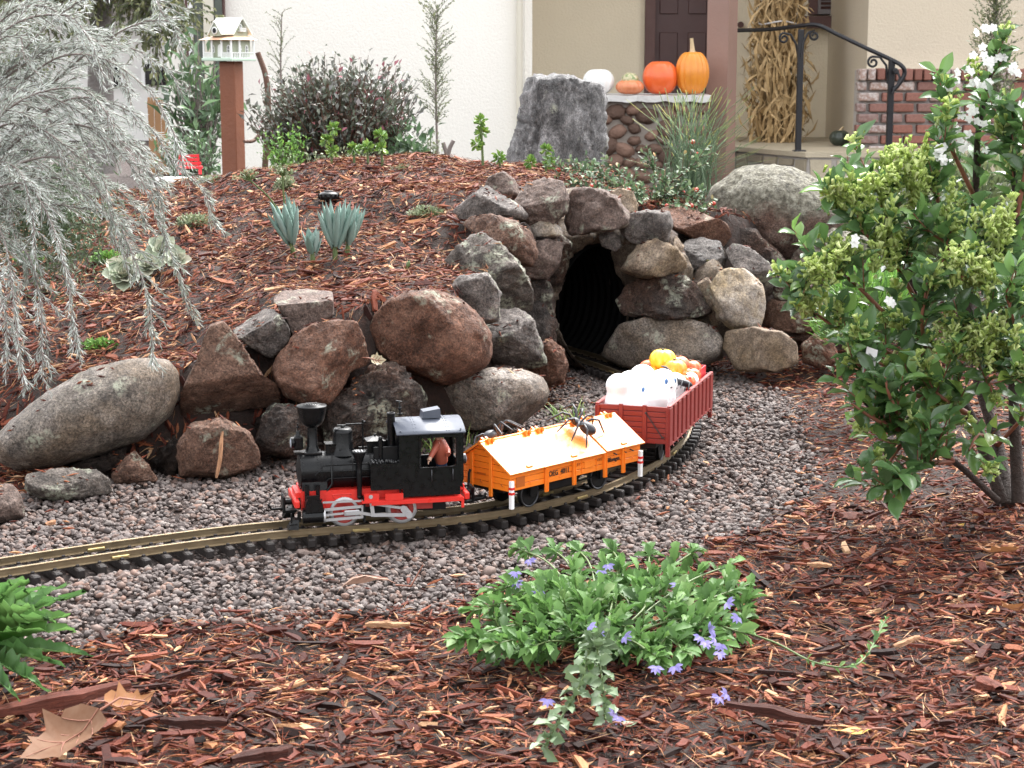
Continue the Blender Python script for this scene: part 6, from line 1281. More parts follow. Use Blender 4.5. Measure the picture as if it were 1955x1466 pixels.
bwin(.0525, .010, .116, 's', .013, .020); m = MB().box((.060, .010, .110), (.014, .034, .003)).box((.066, .010, .121), (.002, .034, .002))
for j in range(6): m.box((.066, -.005 + .006 * j, .115), (.0018, .002, .010))
m.build("balcony", BW, bh)
# ------------------------------------------------------------------ neighbour's house and what stands before it
YN = 20.0
nb = thing("neighbour_house", "pale grey neighbouring house seen far behind the silver shrub", "house", (X(150, YN), YN, -.4)); NO = Vector(nb.location)
def nbx(name, mat, a, b, y0, y1, z0, z1, par=None): return MB().box(((a + b) / 2 - NO.x, (y0 + y1) / 2 - NO.y, (z0 + z1) / 2 - NO.z), (b - a, y1 - y0, z1 - z0)).build(name, MATS[mat], par or nb)
nbx("wall", "neighbour_wall", X(-900, YN), X(420, YN), YN, YN + 3, -.8, 3.0); nbx("soffit", "roof_shingle", X(-900, YN), X(420, YN), YN - .6, YN - .01, Z(-2, YN), Z(-2, YN) + .25); nbx("roof", "roof_shingle", X(-900, YN), X(420, YN), YN - .8, YN + 4, 3.0, 3.3)
for a, b, c, d in ((278, 332, 122, 162), (215, 232, 128, 165)):
    w = nbx("window", "dark_glass", X(a, YN), X(b, YN), YN - .05, YN - .005, Z(d, YN), Z(c, YN)); nbx("window_frame", "white_paint", X(a, YN) - .04, X(a, YN) - .001, YN - .07, YN - .005, Z(d, YN), Z(c, YN), w); nbx("window_frame", "white_paint", X(b, YN) + .001, X(b, YN) + .04, YN - .07, YN - .005, Z(d, YN), Z(c, YN), w)
fc = thing("wooden_fence", "orange-brown wooden fence behind the dark leafy shrub", "fence", (X(330, 14), 14, -.35)); fr_ = random.Random(2)
for k in range(7): x = X(285, 14) + k * .05; MB().box((x - fc.location.x, 0, .30 + fr_.uniform(-.01, .01)), (.044, .02, .60)).build("board", MATS["neighbour_wood"], fc)
for z in (.15, .55): MB().box((X(285, 14) + .15 - fc.location.x, .03, z), (.36, .035, .05)).build("rail", MATS["neighbour_wood"], fc)
# red toy bench and white slab by the mound
rb = thing("red_toy_bench", "small red wooden toy bench left of the post", "toy bench", (X(356, 4.02), 4.02, float(H(np.array([X(356, 4.02)]), np.array([4.02]))[0]) + .022), .25)
MB().box((0, 0, .016), (.055, .024, .005)).build("seat", MATS["toy_red"], rb)
for x in (-.022, .022): MB().box((x, 0, .008), (.006, .022, .014)).build("leg", MATS["toy_red"], rb)
for j in range(3): MB().box((0, .012, .024 + j * .008), (.052 - j * .007, .004, .006)).build("back_slat", MATS["toy_red"], rb)
for x in (-.020, .020): MB().box((x, .0145, .028), (.004, .004, .030)).build("back_post", MATS["toy_red"], rb)
ws = thing("white_slab", "pale stone slab under the red toy bench", "slab", (X(345, 4.02), 4.02, float(H(np.array([X(345, 4.02)]), np.array([4.02]))[0]) - .002), .1); MB().box((0, 0, .011), (.13, .08, .022), None, .004).build("slab", MATS["white_slab"], ws)
# ------------------------------------------------------------------ plants
def leaf_shape(w=1.0, fold=.25, curl=.25, wide=.45, tooth=0.0, rows=4):
    """Leaf along +x of length 1, half width w/2 at `wide`, folded along the midrib, tip curling down."""
    V = []; xs = np.linspace(0, 1, rows + 2)
    for i, x in enumerate(xs):
        t = x / wide if x < wide else (1 - x) / (1 - wide); h = .5 * w * max(0.0, math.sin(max(0, min(1, t)) * math.pi / 2)) ** .9; h *= 1 + tooth * (1 if i % 2 else -1)
        if i in (0, rows + 1): h = .02 * w
        z = -curl * x * x; V += [(x, -h, z + fold * h), (x, 0, z), (x, h, z + fold * h)]
    Fs = []
    for i in range(rows + 1):
        a = 3 * i; Fs += [(a, a + 3, a + 4, a + 1), (a + 1, a + 4, a + 5, a + 2)]
    return np.array(V), np.array(Fs)
def frames(D, U):
    D = D / (np.linalg.norm(D, axis=1)[:, None] + 1e-12); S = np.cross(U, D); S /= (np.linalg.norm(S, axis=1)[:, None] + 1e-12); W = np.cross(D, S)
    return np.stack([D, S, W], 2)
def leaves(name, parent, shape, P, D, U, L, Wd, mat, rnd=None, single=0, jit=.05, cat_stuff=True, piece="leaf"):
    """Leaves as geometry; the `single` ones that show largest become pieces of their own, the rest one joined part."""
    P = np.asarray(P, float); D = np.asarray(D, float); n = len(P); U = np.asarray(U, float) + NR.normal(0, .02, (n, 3)); M = frames(D, U); L = np.broadcast_to(np.asarray(L, float), (n,)); Wd = np.broadcast_to(np.asarray(Wd, float), (n,)); rnd = NR.random(n) if rnd is None else np.asarray(rnd)
    base = np.array(parent.location) if parent is not None else np.zeros(3); sc = np.c_[L, Wd, L]
    rest = np.ones(n, bool)
    if single:
        face = np.abs(np.einsum('ni,ni->n', M[:, :, 2], (np.array([0, 0, CAMH]) - P) / np.linalg.norm(P - [0, 0, CAMH], axis=1)[:, None])); score = (face + .15) * L / P[:, 1] ** 1.0; pick = np.argsort(-score)[:single]; rest[pick] = False
        prot = []
        for k in range(8):
            V, Fq, rr = spread(shape[0], shape[1], np.zeros((1, 3)), np.eye(3)[None], np.ones((1, 3)), np.array([(k + .5) / 8]), jit); me = np_mesh(piece, V, Fq, rr); me.materials.append(MATS[mat]); prot.append(me)
        for i in pick:
            o = bpy.data.objects.new(piece, prot[min(7, int(rnd[i] * 8))]); COL.objects.link(o); o.parent = parent; o.matrix_local = Matrix.Translation(Vector(P[i] - base)) @ Matrix(M[i].tolist()).to_4x4() @ Matrix.Diagonal((sc[i][0], sc[i][1], sc[i][2], 1))
    if rest.any():
        V, Fq, rr = spread(shape[0], shape[1], P[rest] - base, M[rest], sc[rest], rnd[rest], jit)
        o = link(name, np_mesh(name, V, Fq, rr), MATS[mat], parent)
        if cat_stuff and rest.sum() > 60: o["kind"] = "stuff"
        return o
def stems(name, parent, paths, radii, mat, n=6):
    m = MB(); base = np.array(parent.location)
    for p, r in zip(paths, radii):
        q = np.asarray(p) - base; k = len(q); rs = list(np.linspace(r[0], r[1], k)) if isinstance(r, tuple) else [r] * k; m.tube([tuple(v) for v in q], rs, n)
    o = m.build(name, MATS[mat], parent)
    if len(paths) > 24: o["kind"] = "stuff"
    return o
def pathpx(pts, n=6): return catmull(np.array([at(*p) for p in pts]), n)
def unit(v): return v / (np.linalg.norm(v, axis=-1, keepdims=True) + 1e-12)
def resample(p, step):
    p = np.asarray(p); s = np.r_[0, np.cumsum(np.linalg.norm(np.diff(p, axis=0), axis=1))]; k = max(2, int(s[-1] / step) + 1); t = np.linspace(0, s[-1], k); q = np.c_[[np.interp(t, s, p[:, i]) for i in range(3)]].T; d = unit(np.gradient(q, axis=0)); return q, d, t / s[-1]
def whorl(d, ang, phi):                                     # directions leaving axis d at angle ang, turned by phi
    a = np.where(np.abs(d[:, 2:3]) < .9, np.array([[0, 0, 1.0]]), np.array([[1.0, 0, 0]])); u = unit(np.cross(d, a)); w = np.cross(d, u)
    return d * np.cos(ang)[:, None] + (u * np.cos(phi)[:, None] + w * np.sin(phi)[:, None]) * np.sin(ang)[:, None]

# --- silver weeping shrub on the left
sv = thing("silver_shrub", "silvery grey weeping shrub with needle leaves hanging in at the left", "shrub", tuple(float(c) for c in (-.85, 2.75, H(np.array([-.85]), np.array([2.75]))[0])))
MAIN = [[(-150, 520, 2.8), (-40, 330, 2.75), (100, 160, 2.7), (230, 60, 2.65), (320, 40, 2.6), (345, 90, 2.55)], [(-150, 520, 2.8), (0, 300, 2.7), (130, 190, 2.6), (260, 220, 2.55), (340, 320, 2.5), (385, 360, 2.47), (412, 430, 2.45)], [(-150, 520, 2.75), (20, 280, 2.65), (160, 240, 2.6), (260, 330, 2.52), (310, 440, 2.47), (340, 520, 2.45), (358, 590, 2.44)],
        [(-150, 530, 2.7), (-20, 350, 2.6), (110, 300, 2.5), (200, 380, 2.45), (255, 490, 2.40), (285, 580, 2.36), (292, 690, 2.33)], [(-160, 560, 2.7), (-60, 400, 2.55), (40, 350, 2.45), (100, 430, 2.40), (130, 540, 2.36), (150, 670, 2.33)], [(-160, 560, 2.65), (-60, 430, 2.5), (0, 440, 2.4), (25, 560, 2.33), (35, 660, 2.30), (50, 745, 2.28)],
        [(-160, 560, 2.7), (-50, 460, 2.5), (40, 470, 2.42), (75, 560, 2.37), (80, 650, 2.34), (82, 720, 2.32)], [(-140, 480, 2.8), (-30, 200, 2.75), (60, 80, 2.7), (140, 10, 2.65), (210, -20, 2.6)], [(-140, 480, 2.8), (-20, 240, 2.75), (90, 120, 2.65), (190, 110, 2.6), (280, 170, 2.55), (330, 250, 2.5), (355, 330, 2.48)], [(-140, 480, 2.7), (-10, 380, 2.6), (110, 340, 2.55), (210, 420, 2.5), (245, 520, 2.46)],
        [(-140, 460, 2.85), (-20, 120, 2.8), (40, 20, 2.75), (90, -50, 2.7)], [(-140, 500, 2.7), (-30, 270, 2.62), (60, 240, 2.52), (150, 300, 2.47), (200, 350, 2.44), (215, 460, 2.42)], [(-140, 500, 2.65), (-40, 330, 2.55), (30, 320, 2.45), (60, 400, 2.40), (68, 500, 2.37)], [(150, 190, 2.6), (240, 260, 2.56), (300, 360, 2.52), (318, 470, 2.48)], [(-150, 520, 2.8), (-30, 420, 2.7), (60, 390, 2.62), (170, 400, 2.56), (240, 420, 2.52)],
        [(-150, 400, 2.8), (-40, 100, 2.75), (60, 10, 2.7), (160, 60, 2.65), (230, 130, 2.6), (260, 240, 2.56)], [(-150, 420, 2.8), (-30, 190, 2.7), (70, 180, 2.62), (160, 220, 2.57), (220, 300, 2.54)], [(590, -60, 2.3), (610, -20, 2.3), (640, 30, 2.3)] if False else [(280, -40, 2.55), (300, 0, 2.55), (312, 30, 2.53)], [(-150, 520, 2.7), (-80, 300, 2.6), (10, 210, 2.55), (90, 260, 2.5), (130, 330, 2.47)], [(-150, 540, 2.6), (-70, 480, 2.45), (-10, 520, 2.36), (10, 610, 2.32), (15, 690, 2.3)]]
rr = np.random.default_rng(3)
for k in range(14):
    ex, ey = rr.uniform(20, 330), rr.uniform(10, 440); sy_ = ey + rr.uniform(-60, 120); Yk = rr.uniform(2.5, 2.8); MAIN.append([(-160, sy_ + 120, Yk + .1), (ex * .35 - 60, (sy_ + ey) / 2 - 40, Yk), (ex * .7, ey - 45, Yk - .03), (ex, ey, Yk - .06), (ex + 30, ey + rr.uniform(30, 80), Yk - .08)])
mp = [pathpx(p, 8) for p in MAIN]; twigs = []
for p in mp:
    q, d, t = resample(p, .0078)
    for i in range(len(q)):
        if t[i] < .18 or rr.random() < .1: continue
        ang = rr.uniform(.35, .9); ph = rr.uniform(0, 6.28); dd = whorl(d[i:i + 1], np.array([ang]), np.array([ph]))[0]; L = rr.uniform(.025, .080) * (1.3 - .95 * t[i]); k = 6; pts = [q[i]]; v = unit(dd + np.array([.15, 0, .12 * (1 - t[i])]))
        for j in range(k): v = unit(v + np.array([.03, 0, -.03 - .10 * j / k])); pts.append(pts[-1] + v * L / k)
        twigs.append(np.array(pts))
    twigs.append(p[int(len(p) * .3):])
stems("branch", sv, mp, [(.0019, .0007)] * len(mp), "twig_grey", 6); stems("twig", sv, twigs, [(.0009, .0005)] * len(twigs), "twig_grey", 3)
P, D = [], []
for p in twigs:
    q, d, t = resample(p, .00125); k = len(q); P.append(q); D.append(whorl(d, rr.uniform(.25, .65, k), rr.uniform(0, 6.28, k)))
P = np.vstack(P); D = np.vstack(D); nrm = rr.normal(0, 1, P.shape)
NEEDLE = (np.array([(0, -.12, 0), (0, .12, 0), (.55, .5, 0), (.55, -.5, 0), (1, 0, 0)]), np.array([(0, 1, 2), (0, 2, 3), (3, 2, 4)]))
rv = np.clip(.25 + .75 * rr.random(len(P)) - .25 * (fbm(P * 7, 2) > .15), 0, 1)
leaves("needles", sv, NEEDLE, P, D, nrm, rr.uniform(.007, .0135, len(P)), .0011, "silver_needle", rv)
# green-leaved mass inside the shrub
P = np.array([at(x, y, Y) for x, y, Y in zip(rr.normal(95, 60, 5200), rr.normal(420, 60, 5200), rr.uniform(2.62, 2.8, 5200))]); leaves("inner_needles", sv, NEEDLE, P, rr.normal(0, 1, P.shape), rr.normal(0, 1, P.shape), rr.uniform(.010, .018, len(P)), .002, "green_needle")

# --- glossy shrub on the right with white flowers and pale buds
es = thing("flowering_shrub", "glossy green shrub with pale bud clusters and white flowers at the right edge", "shrub", tuple(float(c) for c in gz(1905, 955, -.01)))
ET = [[(1925, 965, 2.17), (1905, 850, 2.22), (1862, 700, 2.27), (1850, 560, 2.3), (1862, 380, 2.3), (1868, 250, 2.28), (1890, 150, 2.27), (1905, 80, 2.26)], [(1915, 960, 2.17), (1850, 790, 2.2), (1775, 690, 2.22), (1748, 570, 2.24), (1715, 430, 2.24), (1680, 360, 2.24), (1650, 330, 2.24)], [(1945, 960, 2.16), (1935, 720, 2.2), (1940, 420, 2.22), (1925, 230, 2.22)], [(1905, 955, 2.16), (1820, 880, 2.14), (1735, 830, 2.12), (1690, 800, 2.1), (1650, 770, 2.1)],
      [(1775, 690, 2.22), (1700, 610, 2.18), (1630, 540, 2.16), (1580, 510, 2.15), (1540, 520, 2.14)], [(1800, 730, 2.22), (1690, 670, 2.18), (1620, 640, 2.15), (1560, 600, 2.14), (1530, 570, 2.13)], [(1850, 560, 2.3), (1800, 430, 2.26), (1790, 350, 2.24), (1800, 290, 2.24)], [(1715, 430, 2.24), (1665, 405, 2.22), (1630, 385, 2.2), (1610, 380, 2.2)], [(1748, 570, 2.24), (1700, 490, 2.2), (1655, 450, 2.18), (1635, 425, 2.18)], [(1862, 700, 2.27), (1930, 560, 2.2), (1900, 450, 2.16), (1880, 420, 2.15)], [(1735, 830, 2.12), (1700, 880, 2.08), (1690, 930, 2.06)], [(1820, 880, 2.14), (1780, 840, 2.08), (1760, 800, 2.06)], [(1690, 800, 2.1), (1660, 720, 2.1), (1630, 680, 2.1)],
      [(1862, 380, 2.3), (1800, 240, 2.26), (1810, 170, 2.26)], [(1930, 560, 2.2), (1850, 500, 2.14), (1820, 520, 2.12)], [(1940, 420, 2.22), (1960, 300, 2.2), (1950, 200, 2.2)], [(1935, 720, 2.2), (1880, 640, 2.12), (1840, 620, 2.1)], [(1905, 850, 2.2), (1960, 780, 2.15), (1950, 700, 2.1)], [(1775, 690, 2.2), (1760, 620, 2.12), (1770, 540, 2.1)], [(1850, 790, 2.2), (1800, 760, 2.12), (1780, 740, 2.1)], [(1748, 570, 2.24), (1810, 480, 2.2), (1770, 440, 2.18)], [(1850, 790, 2.2), (1740, 750, 2.12), (1660, 710, 2.09), (1630, 690, 2.08)], [(1820, 880, 2.14), (1760, 890, 2.08), (1720, 930, 2.05), (1705, 950, 2.04)], [(1735, 830, 2.12), (1670, 800, 2.08), (1625, 770, 2.07)], [(1735, 830, 2.12), (1700, 760, 2.06), (1690, 720, 2.05)], [(1905, 850, 2.22), (1870, 830, 2.12), (1850, 860, 2.08)], [(1775, 690, 2.22), (1700, 700, 2.12), (1660, 680, 2.1)], [(1862, 700, 2.27), (1880, 720, 2.12), (1900, 760, 2.08)], [(1935, 720, 2.2), (1940, 640, 2.1), (1920, 560, 2.06)]]
ep = [pathpx(p, 8) for p in ET]; etw = []; rr = np.random.default_rng(8)
for j, p in enumerate(ep):
    q, d, t = resample(p, .011)
    for i in range(len(q)):
        if t[i] < (.42 if j < 4 else .12) or rr.random() < .46: continue
        dd = whorl(d[i:i + 1], np.array([rr.uniform(.4, 1.0)]), np.array([rr.uniform(0, 6.28)]))[0]; dd = unit(dd + [0, 0, .35]); L = rr.uniform(.025, .065); pts = [q[i]]; v = dd
        for k in range(4): v = unit(v + [0, 0, .12]); pts.append(pts[-1] + v * L / 4)
        etw.append(np.array(pts))
    etw.append(p[int(len(p) * .55):])
stems("stem", es, ep[:4], [(.0085, .0018), (.0080, .0016), (.0085, .0018), (.0045, .0012)], "bark_dark", 9); stems("branch", es, ep[4:], [(.0032, .0012)] * (len(ep) - 4), "twig_red", 6); stems("twig", es, etw, [(.0011, .0006)] * len(etw), "twig_red", 4)
P, D, tips = [], [], []
for p in etw:
    q, d, t = resample(p, .0062); k = len(q); P.append(q); D.append(unit(whorl(d, rr.uniform(.6, 1.15, k), np.arange(k) * 2.4 + rr.uniform(0, 6)) + np.array([0, -.12, .15]))); tips.append((q[-1], d[-1]))
P = np.vstack(P); D = np.vstack(D); U = np.array([0, -.35, 1.0]) + rr.normal(0, .35, P.shape); L = rr.uniform(.016, .037, len(P))
leaves("foliage", es, leaf_shape(1, .3, .18, .58, .03), P, D, U, L, L * rr.uniform(.42, .56, len(P)), "escallonia_leaf", np.clip(rr.beta(1.6, 2.2, len(P)) + .12 * fbm(P * 9, 2), 0, 1), 300)
def proj(q):
    z = q[2] - CAMH; d = q[1] * CP - z * SP; return 977.5 + F * q[0] / d, 733 - F * (q[1] * SP + z * CP) / d
TUBE = (lambda: (np.array([(0, .18 * math.cos(a), .18 * math.sin(a)) for a in (0, 2.1, 4.2)] + [(.6, .30 * math.cos(a), .30 * math.sin(a)) for a in (0, 2.1, 4.2)] + [(1, .42 * math.cos(a), .42 * math.sin(a)) for a in (0, 2.1, 4.2)]), np.array([(0, 1, 4, 3), (1, 2, 5, 4), (2, 0, 3, 5), (3, 4, 7, 6), (4, 5, 8, 7), (5, 3, 6, 8)])))()
bp, bd, fp_, fd = [], [], [], []
for q, d in tips:
    x, y = proj(q)
    if y < 330 and x > 1700 and rr.random() < .35: fp_.append(q); fd.append(d)
    elif y < 700 and rr.random() < .50: bp.append(q); bd.append(d)
    elif rr.random() < .1: bp.append(q); bd.append(d)
for (x, y, Y, n, s) in [(1690, 470, 2.16, 14, 50), (1640, 370, 2.18, 10, 40), (1605, 378, 2.18, 7, 26), (1750, 350, 2.2, 12, 55), (1880, 520, 2.1, 26, 65), (1840, 640, 2.1, 16, 45), (1900, 640, 2.08, 14, 50), (1560, 520, 2.12, 9, 26), (1610, 480, 2.13, 8, 28), (1545, 575, 2.12, 7, 22), (1700, 310, 2.2, 10, 45), (1920, 430, 2.12, 10, 40)]:
    for k in range(n): bp.append(at(x + rr.normal(0, s * .5), y + rr.normal(0, s * .42), Y + rr.uniform(-.02, .03))); bd.append(unit(np.array([rr.normal(0, .3), -.3, 1.0])))
P, D = [], []
for q, d in zip(bp, bd):
    k = rr.integers(16, 30); ax = unit(d + np.array([0, -.2, .5])); qq = q + ax[None] * rr.uniform(-.012, .010, (k, 1)) + rr.normal(0, .004, (k, 3)); P.append(qq); D.append(unit(ax[None] * .8 + rr.normal(0, .65, (k, 3))))
P = np.vstack(P); D = np.vstack(D); leaves("buds", es, TUBE, P, D, rr.normal(0, 1, P.shape), rr.uniform(.005, .0105, len(P)), .0048, "escallonia_bud")
for (x, y, Y, n, s) in [(1850, 150, 2.25, 14, 35), (1890, 110, 2.25, 9, 30), (1855, 220, 2.25, 8, 30), (1845, 265, 2.25, 8, 26), (1800, 285, 2.22, 4, 14), (1940, 140, 2.24, 5, 20), (1880, 60, 2.25, 5, 20), (1645, 650, 2.12, 3, 8), (1800, 300, 2.22, 4, 14), (1700, 575, 2.1, 2, 8), (1630, 470, 2.13, 2, 12)]:
    for k in range(n): fp_.append(at(x + rr.normal(0, s * .5), y + rr.normal(0, s * .5), Y + rr.uniform(-.015, .01))); fd.append(unit(np.array([rr.normal(0, .5), -.9, .3])))
P, D = [], []
for q, d in zip(fp_, fd):
    d = unit(np.asarray(d) * .3 + np.array([rr.normal(0, .3), -.8, .3])); ph = rr.uniform(0, 6.28) + np.arange(5) * 1.2566; P.append(np.repeat(np.asarray(q)[None], 5, 0)); D.append(whorl(np.repeat(d[None], 5, 0), np.full(5, 1.25), ph))
P = np.vstack(P); D = np.vstack(D); leaves("petals", es, leaf_shape(1, .1, .25, .6, 0, 3), P, D, np.array([0, -1.0, .4]) + 0 * P, .0058, .0044, "white_petal")
gt = thing("plant_tag", "white and pink plastic plant tag hanging in the right shrub", "plant tag", tuple(at(1662, 690, 2.08)), .5); MB().add([(-.012, 0, -.018), (.008, .002, -.010), (.012, .002, .012), (-.006, 0, .018)], [(0, 1, 2, 3)]).add([(-.0125, -.001, -.0185), (-.001, .0, -.014), (-.004, -.001, .004), (-.012, -.001, -.004)], [(0, 1, 2, 3)]).build("card", MATS["plastic_tag"], gt); MB().add([(-.0125, -.0012, -.0185), (.0, -.0006, -.0145), (-.006, -.0012, .006)], [(0, 1, 2)]).build("pink_print", MATS["tag_pink"], gt)

# --- blue fan-flower in the foreground
sc = thing("fan_flower", "sprawling green fan-flower plant with violet blossoms in the front mulch", "plant", tuple(float(c) for c in gz(1150, 1235, -.005))); rr = np.random.default_rng(15); c0 = np.array(sc.location); st, gst = [], []
def ground_path(p0, pts, lift): 
    q = [p0] + [gz(x, y, 0) + np.array([0, 0, l]) for (x, y), l in zip(pts, lift)]; return catmull(np.array(q), 8)
ends = [((1060, 1120), (985, 1075)), ((1090, 1110), (1050, 1060)), ((1130, 1120), (1100, 1062)), ((1180, 1120), (1165, 1065)), ((1230, 1130), (1240, 1080)), ((1270, 1130), (1330, 1080)), ((1300, 1150), (1400, 1110)), ((1310, 1180), (1430, 1150)), ((1300, 1210), (1420, 1230)), ((1260, 1240), (1310, 1290)), ((1200, 1250), (1260, 1300)), ((1020, 1150), (940, 1165)), ((1000, 1190), (900, 1200)), ((1010, 1220), (870, 1255)), ((1030, 1240), (930, 1270)), ((1060, 1250), (1010, 1270)), ((1050, 1170), (980, 1140)), ((1120, 1180), (1080, 1150)), ((1200, 1180), (1160, 1140)), ((1080, 1230), (1040, 1225)), ((1150, 1250), (1120, 1285)), ((1230, 1200), (1210, 1160)), ((1180, 1230), (1220, 1235)), ((1290, 1230), (1380, 1265))]
for a, b in ends: st.append(ground_path(c0, [a, b], [rr.uniform(.010, .022), rr.uniform(.008, .020)]))
gst.append(ground_path(c0, [(1130, 1290), (1110, 1345), (1075, 1395), (1040, 1450)], [.03, .02, .014, .010])); gst.append(ground_path(c0, [(1140, 1300), (1150, 1340), (1155, 1400)], [.03, .018, .012]))
tr_ = ground_path(gz(1400, 1200, 0), [(1480, 1235), (1560, 1270), (1640, 1270), (1690, 1210)], [.004, .002, .002, .014])
stems("stem", sc, st + gst + [tr_], [(.0013, .0008)] * (len(st) + len(gst)) + [(.0011, .0008)], "stem_green", 6)
def leafy(paths, step, ang=(.6, 1.1), t0=.2):
    P, D = [], []
    for p in paths:
        q, d, t = resample(p, step); k = t > t0; q, d, t = q[k], d[k], t[k]; n = len(q); P.append(q); D.append(unit(whorl(d, NR.uniform(*ang, n) * (1.15 - .5 * t), np.arange(n) * 2.4 + NR.uniform(0, 6)) + np.array([0, 0, .35])))
    return np.vstack(P), np.vstack(D)
SH = leaf_shape(1, .30, .22, .68, .13, 6); shoots = []
for k in range(108):
    a = rr.uniform(0, 6.28); r_ = rr.uniform(0, 1) ** .55; x, y = 1150 + 285 * r_ * math.cos(a) + (30 if math.sin(a) < 0 else 0), 1178 + (105 if math.sin(a) > 0 else 118) * r_ * math.sin(a)
    if (y > 1245 and 1080 < x < 1210) : continue
    hh = .006 + .024 * (1 - r_ ** 2) * rr.uniform(.35, 1.1) + .010 * rr.random(); q = gz(x, y, hh * .55); q[2] = hh; outd = unit(np.array([q[0] - c0[0], q[1] - c0[1], 0])); shoots.append((q, unit(outd * (.75 * r_ + .15) + np.array([rr.normal(0, .25), rr.normal(0, .25), .75]))))
stems("shoot", sc, [catmull(np.array([q - dd * .034 - [0, 0, .012], q - dd * .018 - [0, 0, .004], q]), 4) for q, dd in shoots], [(.0010, .0007)] * len(shoots), "stem_green", 5)
P, D, RV = [], [], []
for q, dd in shoots + [(p[-1], unit(p[-1] - p[-4])) for p in st]:
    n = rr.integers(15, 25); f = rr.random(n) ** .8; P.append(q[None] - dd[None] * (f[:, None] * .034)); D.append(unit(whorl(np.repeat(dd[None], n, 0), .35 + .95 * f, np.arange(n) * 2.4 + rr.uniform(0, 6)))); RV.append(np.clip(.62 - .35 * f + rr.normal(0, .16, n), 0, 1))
P = np.vstack(P); D = np.vstack(D); RV = np.concatenate(RV); U = np.array([0, -.15, 1.0]) + NR.normal(0, .3, P.shape); L = NR.uniform(.009, .0205, len(P))
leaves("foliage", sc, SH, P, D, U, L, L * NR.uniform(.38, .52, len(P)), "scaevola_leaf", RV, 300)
P, D = leafy([tr_[int(len(tr_) * .35):]], .0060, t0=.1); L = NR.uniform(.006, .012, len(P)); leaves("small_foliage", sc, SH, P, D, np.array([0, -.2, 1.0]) + NR.normal(0, .3, P.shape), L, L * .4, "scaevola_leaf")
P, D = leafy(gst, .0042, t0=.12); L = NR.uniform(.013, .023, len(P)); leaves("grey_foliage", sc, SH, P, D, np.array([0, -.2, 1.0]) + NR.normal(0, .5, P.shape), L, L * NR.uniform(.34, .5, len(P)), "scaevola_grey_leaf", None, 40)
FLW = [(1010, 1068), (985, 1092), (1028, 1128), (985, 1112), (1160, 1078), (1150, 1090), (1125, 1195), (1140, 1208), (1192, 1215), (1292, 1115), (1388, 1150), (1410, 1178), (1352, 1200), (1365, 1218), (1345, 1225), (1378, 1230), (1372, 1245), (1252, 1272), (1288, 1272), (1165, 1352), (1180, 1368), (1372, 1330), (1388, 1325), (1045, 1335), (1335, 1215)]
SFL = leaf_shape(1, .15, .2, .5, 0, 3)
for x, y in FLW:
    p = gz(x, y, NR.uniform(.02, .045) if y < 1320 else .004); up = unit(np.array([NR.normal(0, .4), -.75, .55])); sd = unit(np.cross(up, [0, 0, 1])); fl = thing("x", "", "") if False else None
    P = np.repeat(p[None], 5, 0) + .0; a = np.radians([-70, -35, 0, 35, 70]) + NR.normal(0, .08, 5) + NR.normal(0, .7); vv = unit(np.cross(sd, up)); D = sd[None] * np.sin(a)[:, None] - vv[None] * np.cos(a)[:, None] + up[None] * .35
    leaves("blossom", sc, SFL, P, D, np.repeat(up[None], 5, 0), .0075, .0030, "purple_petal", None, 0, .12)
# --- toothed leaf plant bottom left
tl = thing("toothed_leaf_plant", "bright green rosette of long toothed leaves at the lower left edge", "plant", tuple(float(c) for c in gz(-75, 1278, -.005))); rr = np.random.default_rng(4); c0 = np.array(tl.location); TS = leaf_shape(1, .16, .18, .5, .13, 25); i = 0
for x, y, z in [(128, 1135, .05), (112, 1205, .05), (148, 1285, .01), (62, 1150, .09), (0, 1140, .10), (98, 1170, .075), (70, 1352, .0), (20, 1372, .0), (124, 1235, .04), (-40, 1380, .0), (40, 1200, .085), (95, 1300, .01), (-40, 1160, .09), (140, 1160, .06), (30, 1135, .10), (80, 1225, .07)]:
    p = c0 + np.array([0, 0, .012]); e = gz(x, y, z); d = e - p; L = np.linalg.norm(d); d = unit(unit(d) + np.array([0, 0, .28])); leaves("leaf", tl, TS, p[None], d[None], np.array([[0, -.3, 1.0]]), np.array([L * 1.06]), np.array([rr.uniform(.014, .019)]), "toothed_leaf", None, 1)
MB().tube([(0, 0, -.01), (0, 0, .02)], [.006, .004], 8).build("crown", MATS["stem_green"], tl)

# --- chalk sticks and other succulents on the mound
def Hs(x, y): return float(H(np.array([x]), np.array([y]))[0])
def mound(px, py, Y0=2.6, Y1=4.4):                          # where the sight line at px, py meets the mound
    Ys = np.linspace(Y0, Y1, 200); Pp = np.array([at(px, py, y) for y in Ys]); hh = H(Pp[:, 0], Pp[:, 1]); k = np.where(Pp[:, 2] < hh)[0]; i = k[0] if len(k) else 150
    return np.array([Pp[i, 0], Pp[i, 1], hh[i]])
def finger(rows=7, k=6):
    V, Fs = [], []
    for i in range(rows + 1):
        x = i / rows; r = .5 * (math.sin(min(1, x / .45) * math.pi / 2) ** .6 * .45 + .55 if x < .45 else max(.02, math.cos((x - .45) / .55 * math.pi / 2) ** .7)) * (.8 if i == 0 else 1); V += [(x, r * math.cos(2 * math.pi * j / k), (r * .75 * math.sin(2 * math.pi * j / k)) + .0 ) for j in range(k)]
    V = np.array(V); V[:, 2] *= .16; Fs = [(i * k + j, i * k + (j + 1) % k, (i + 1) * k + (j + 1) % k, (i + 1) * k + j) for i in range(rows) for j in range(k)]
    return V, np.array(Fs)
CH = finger()
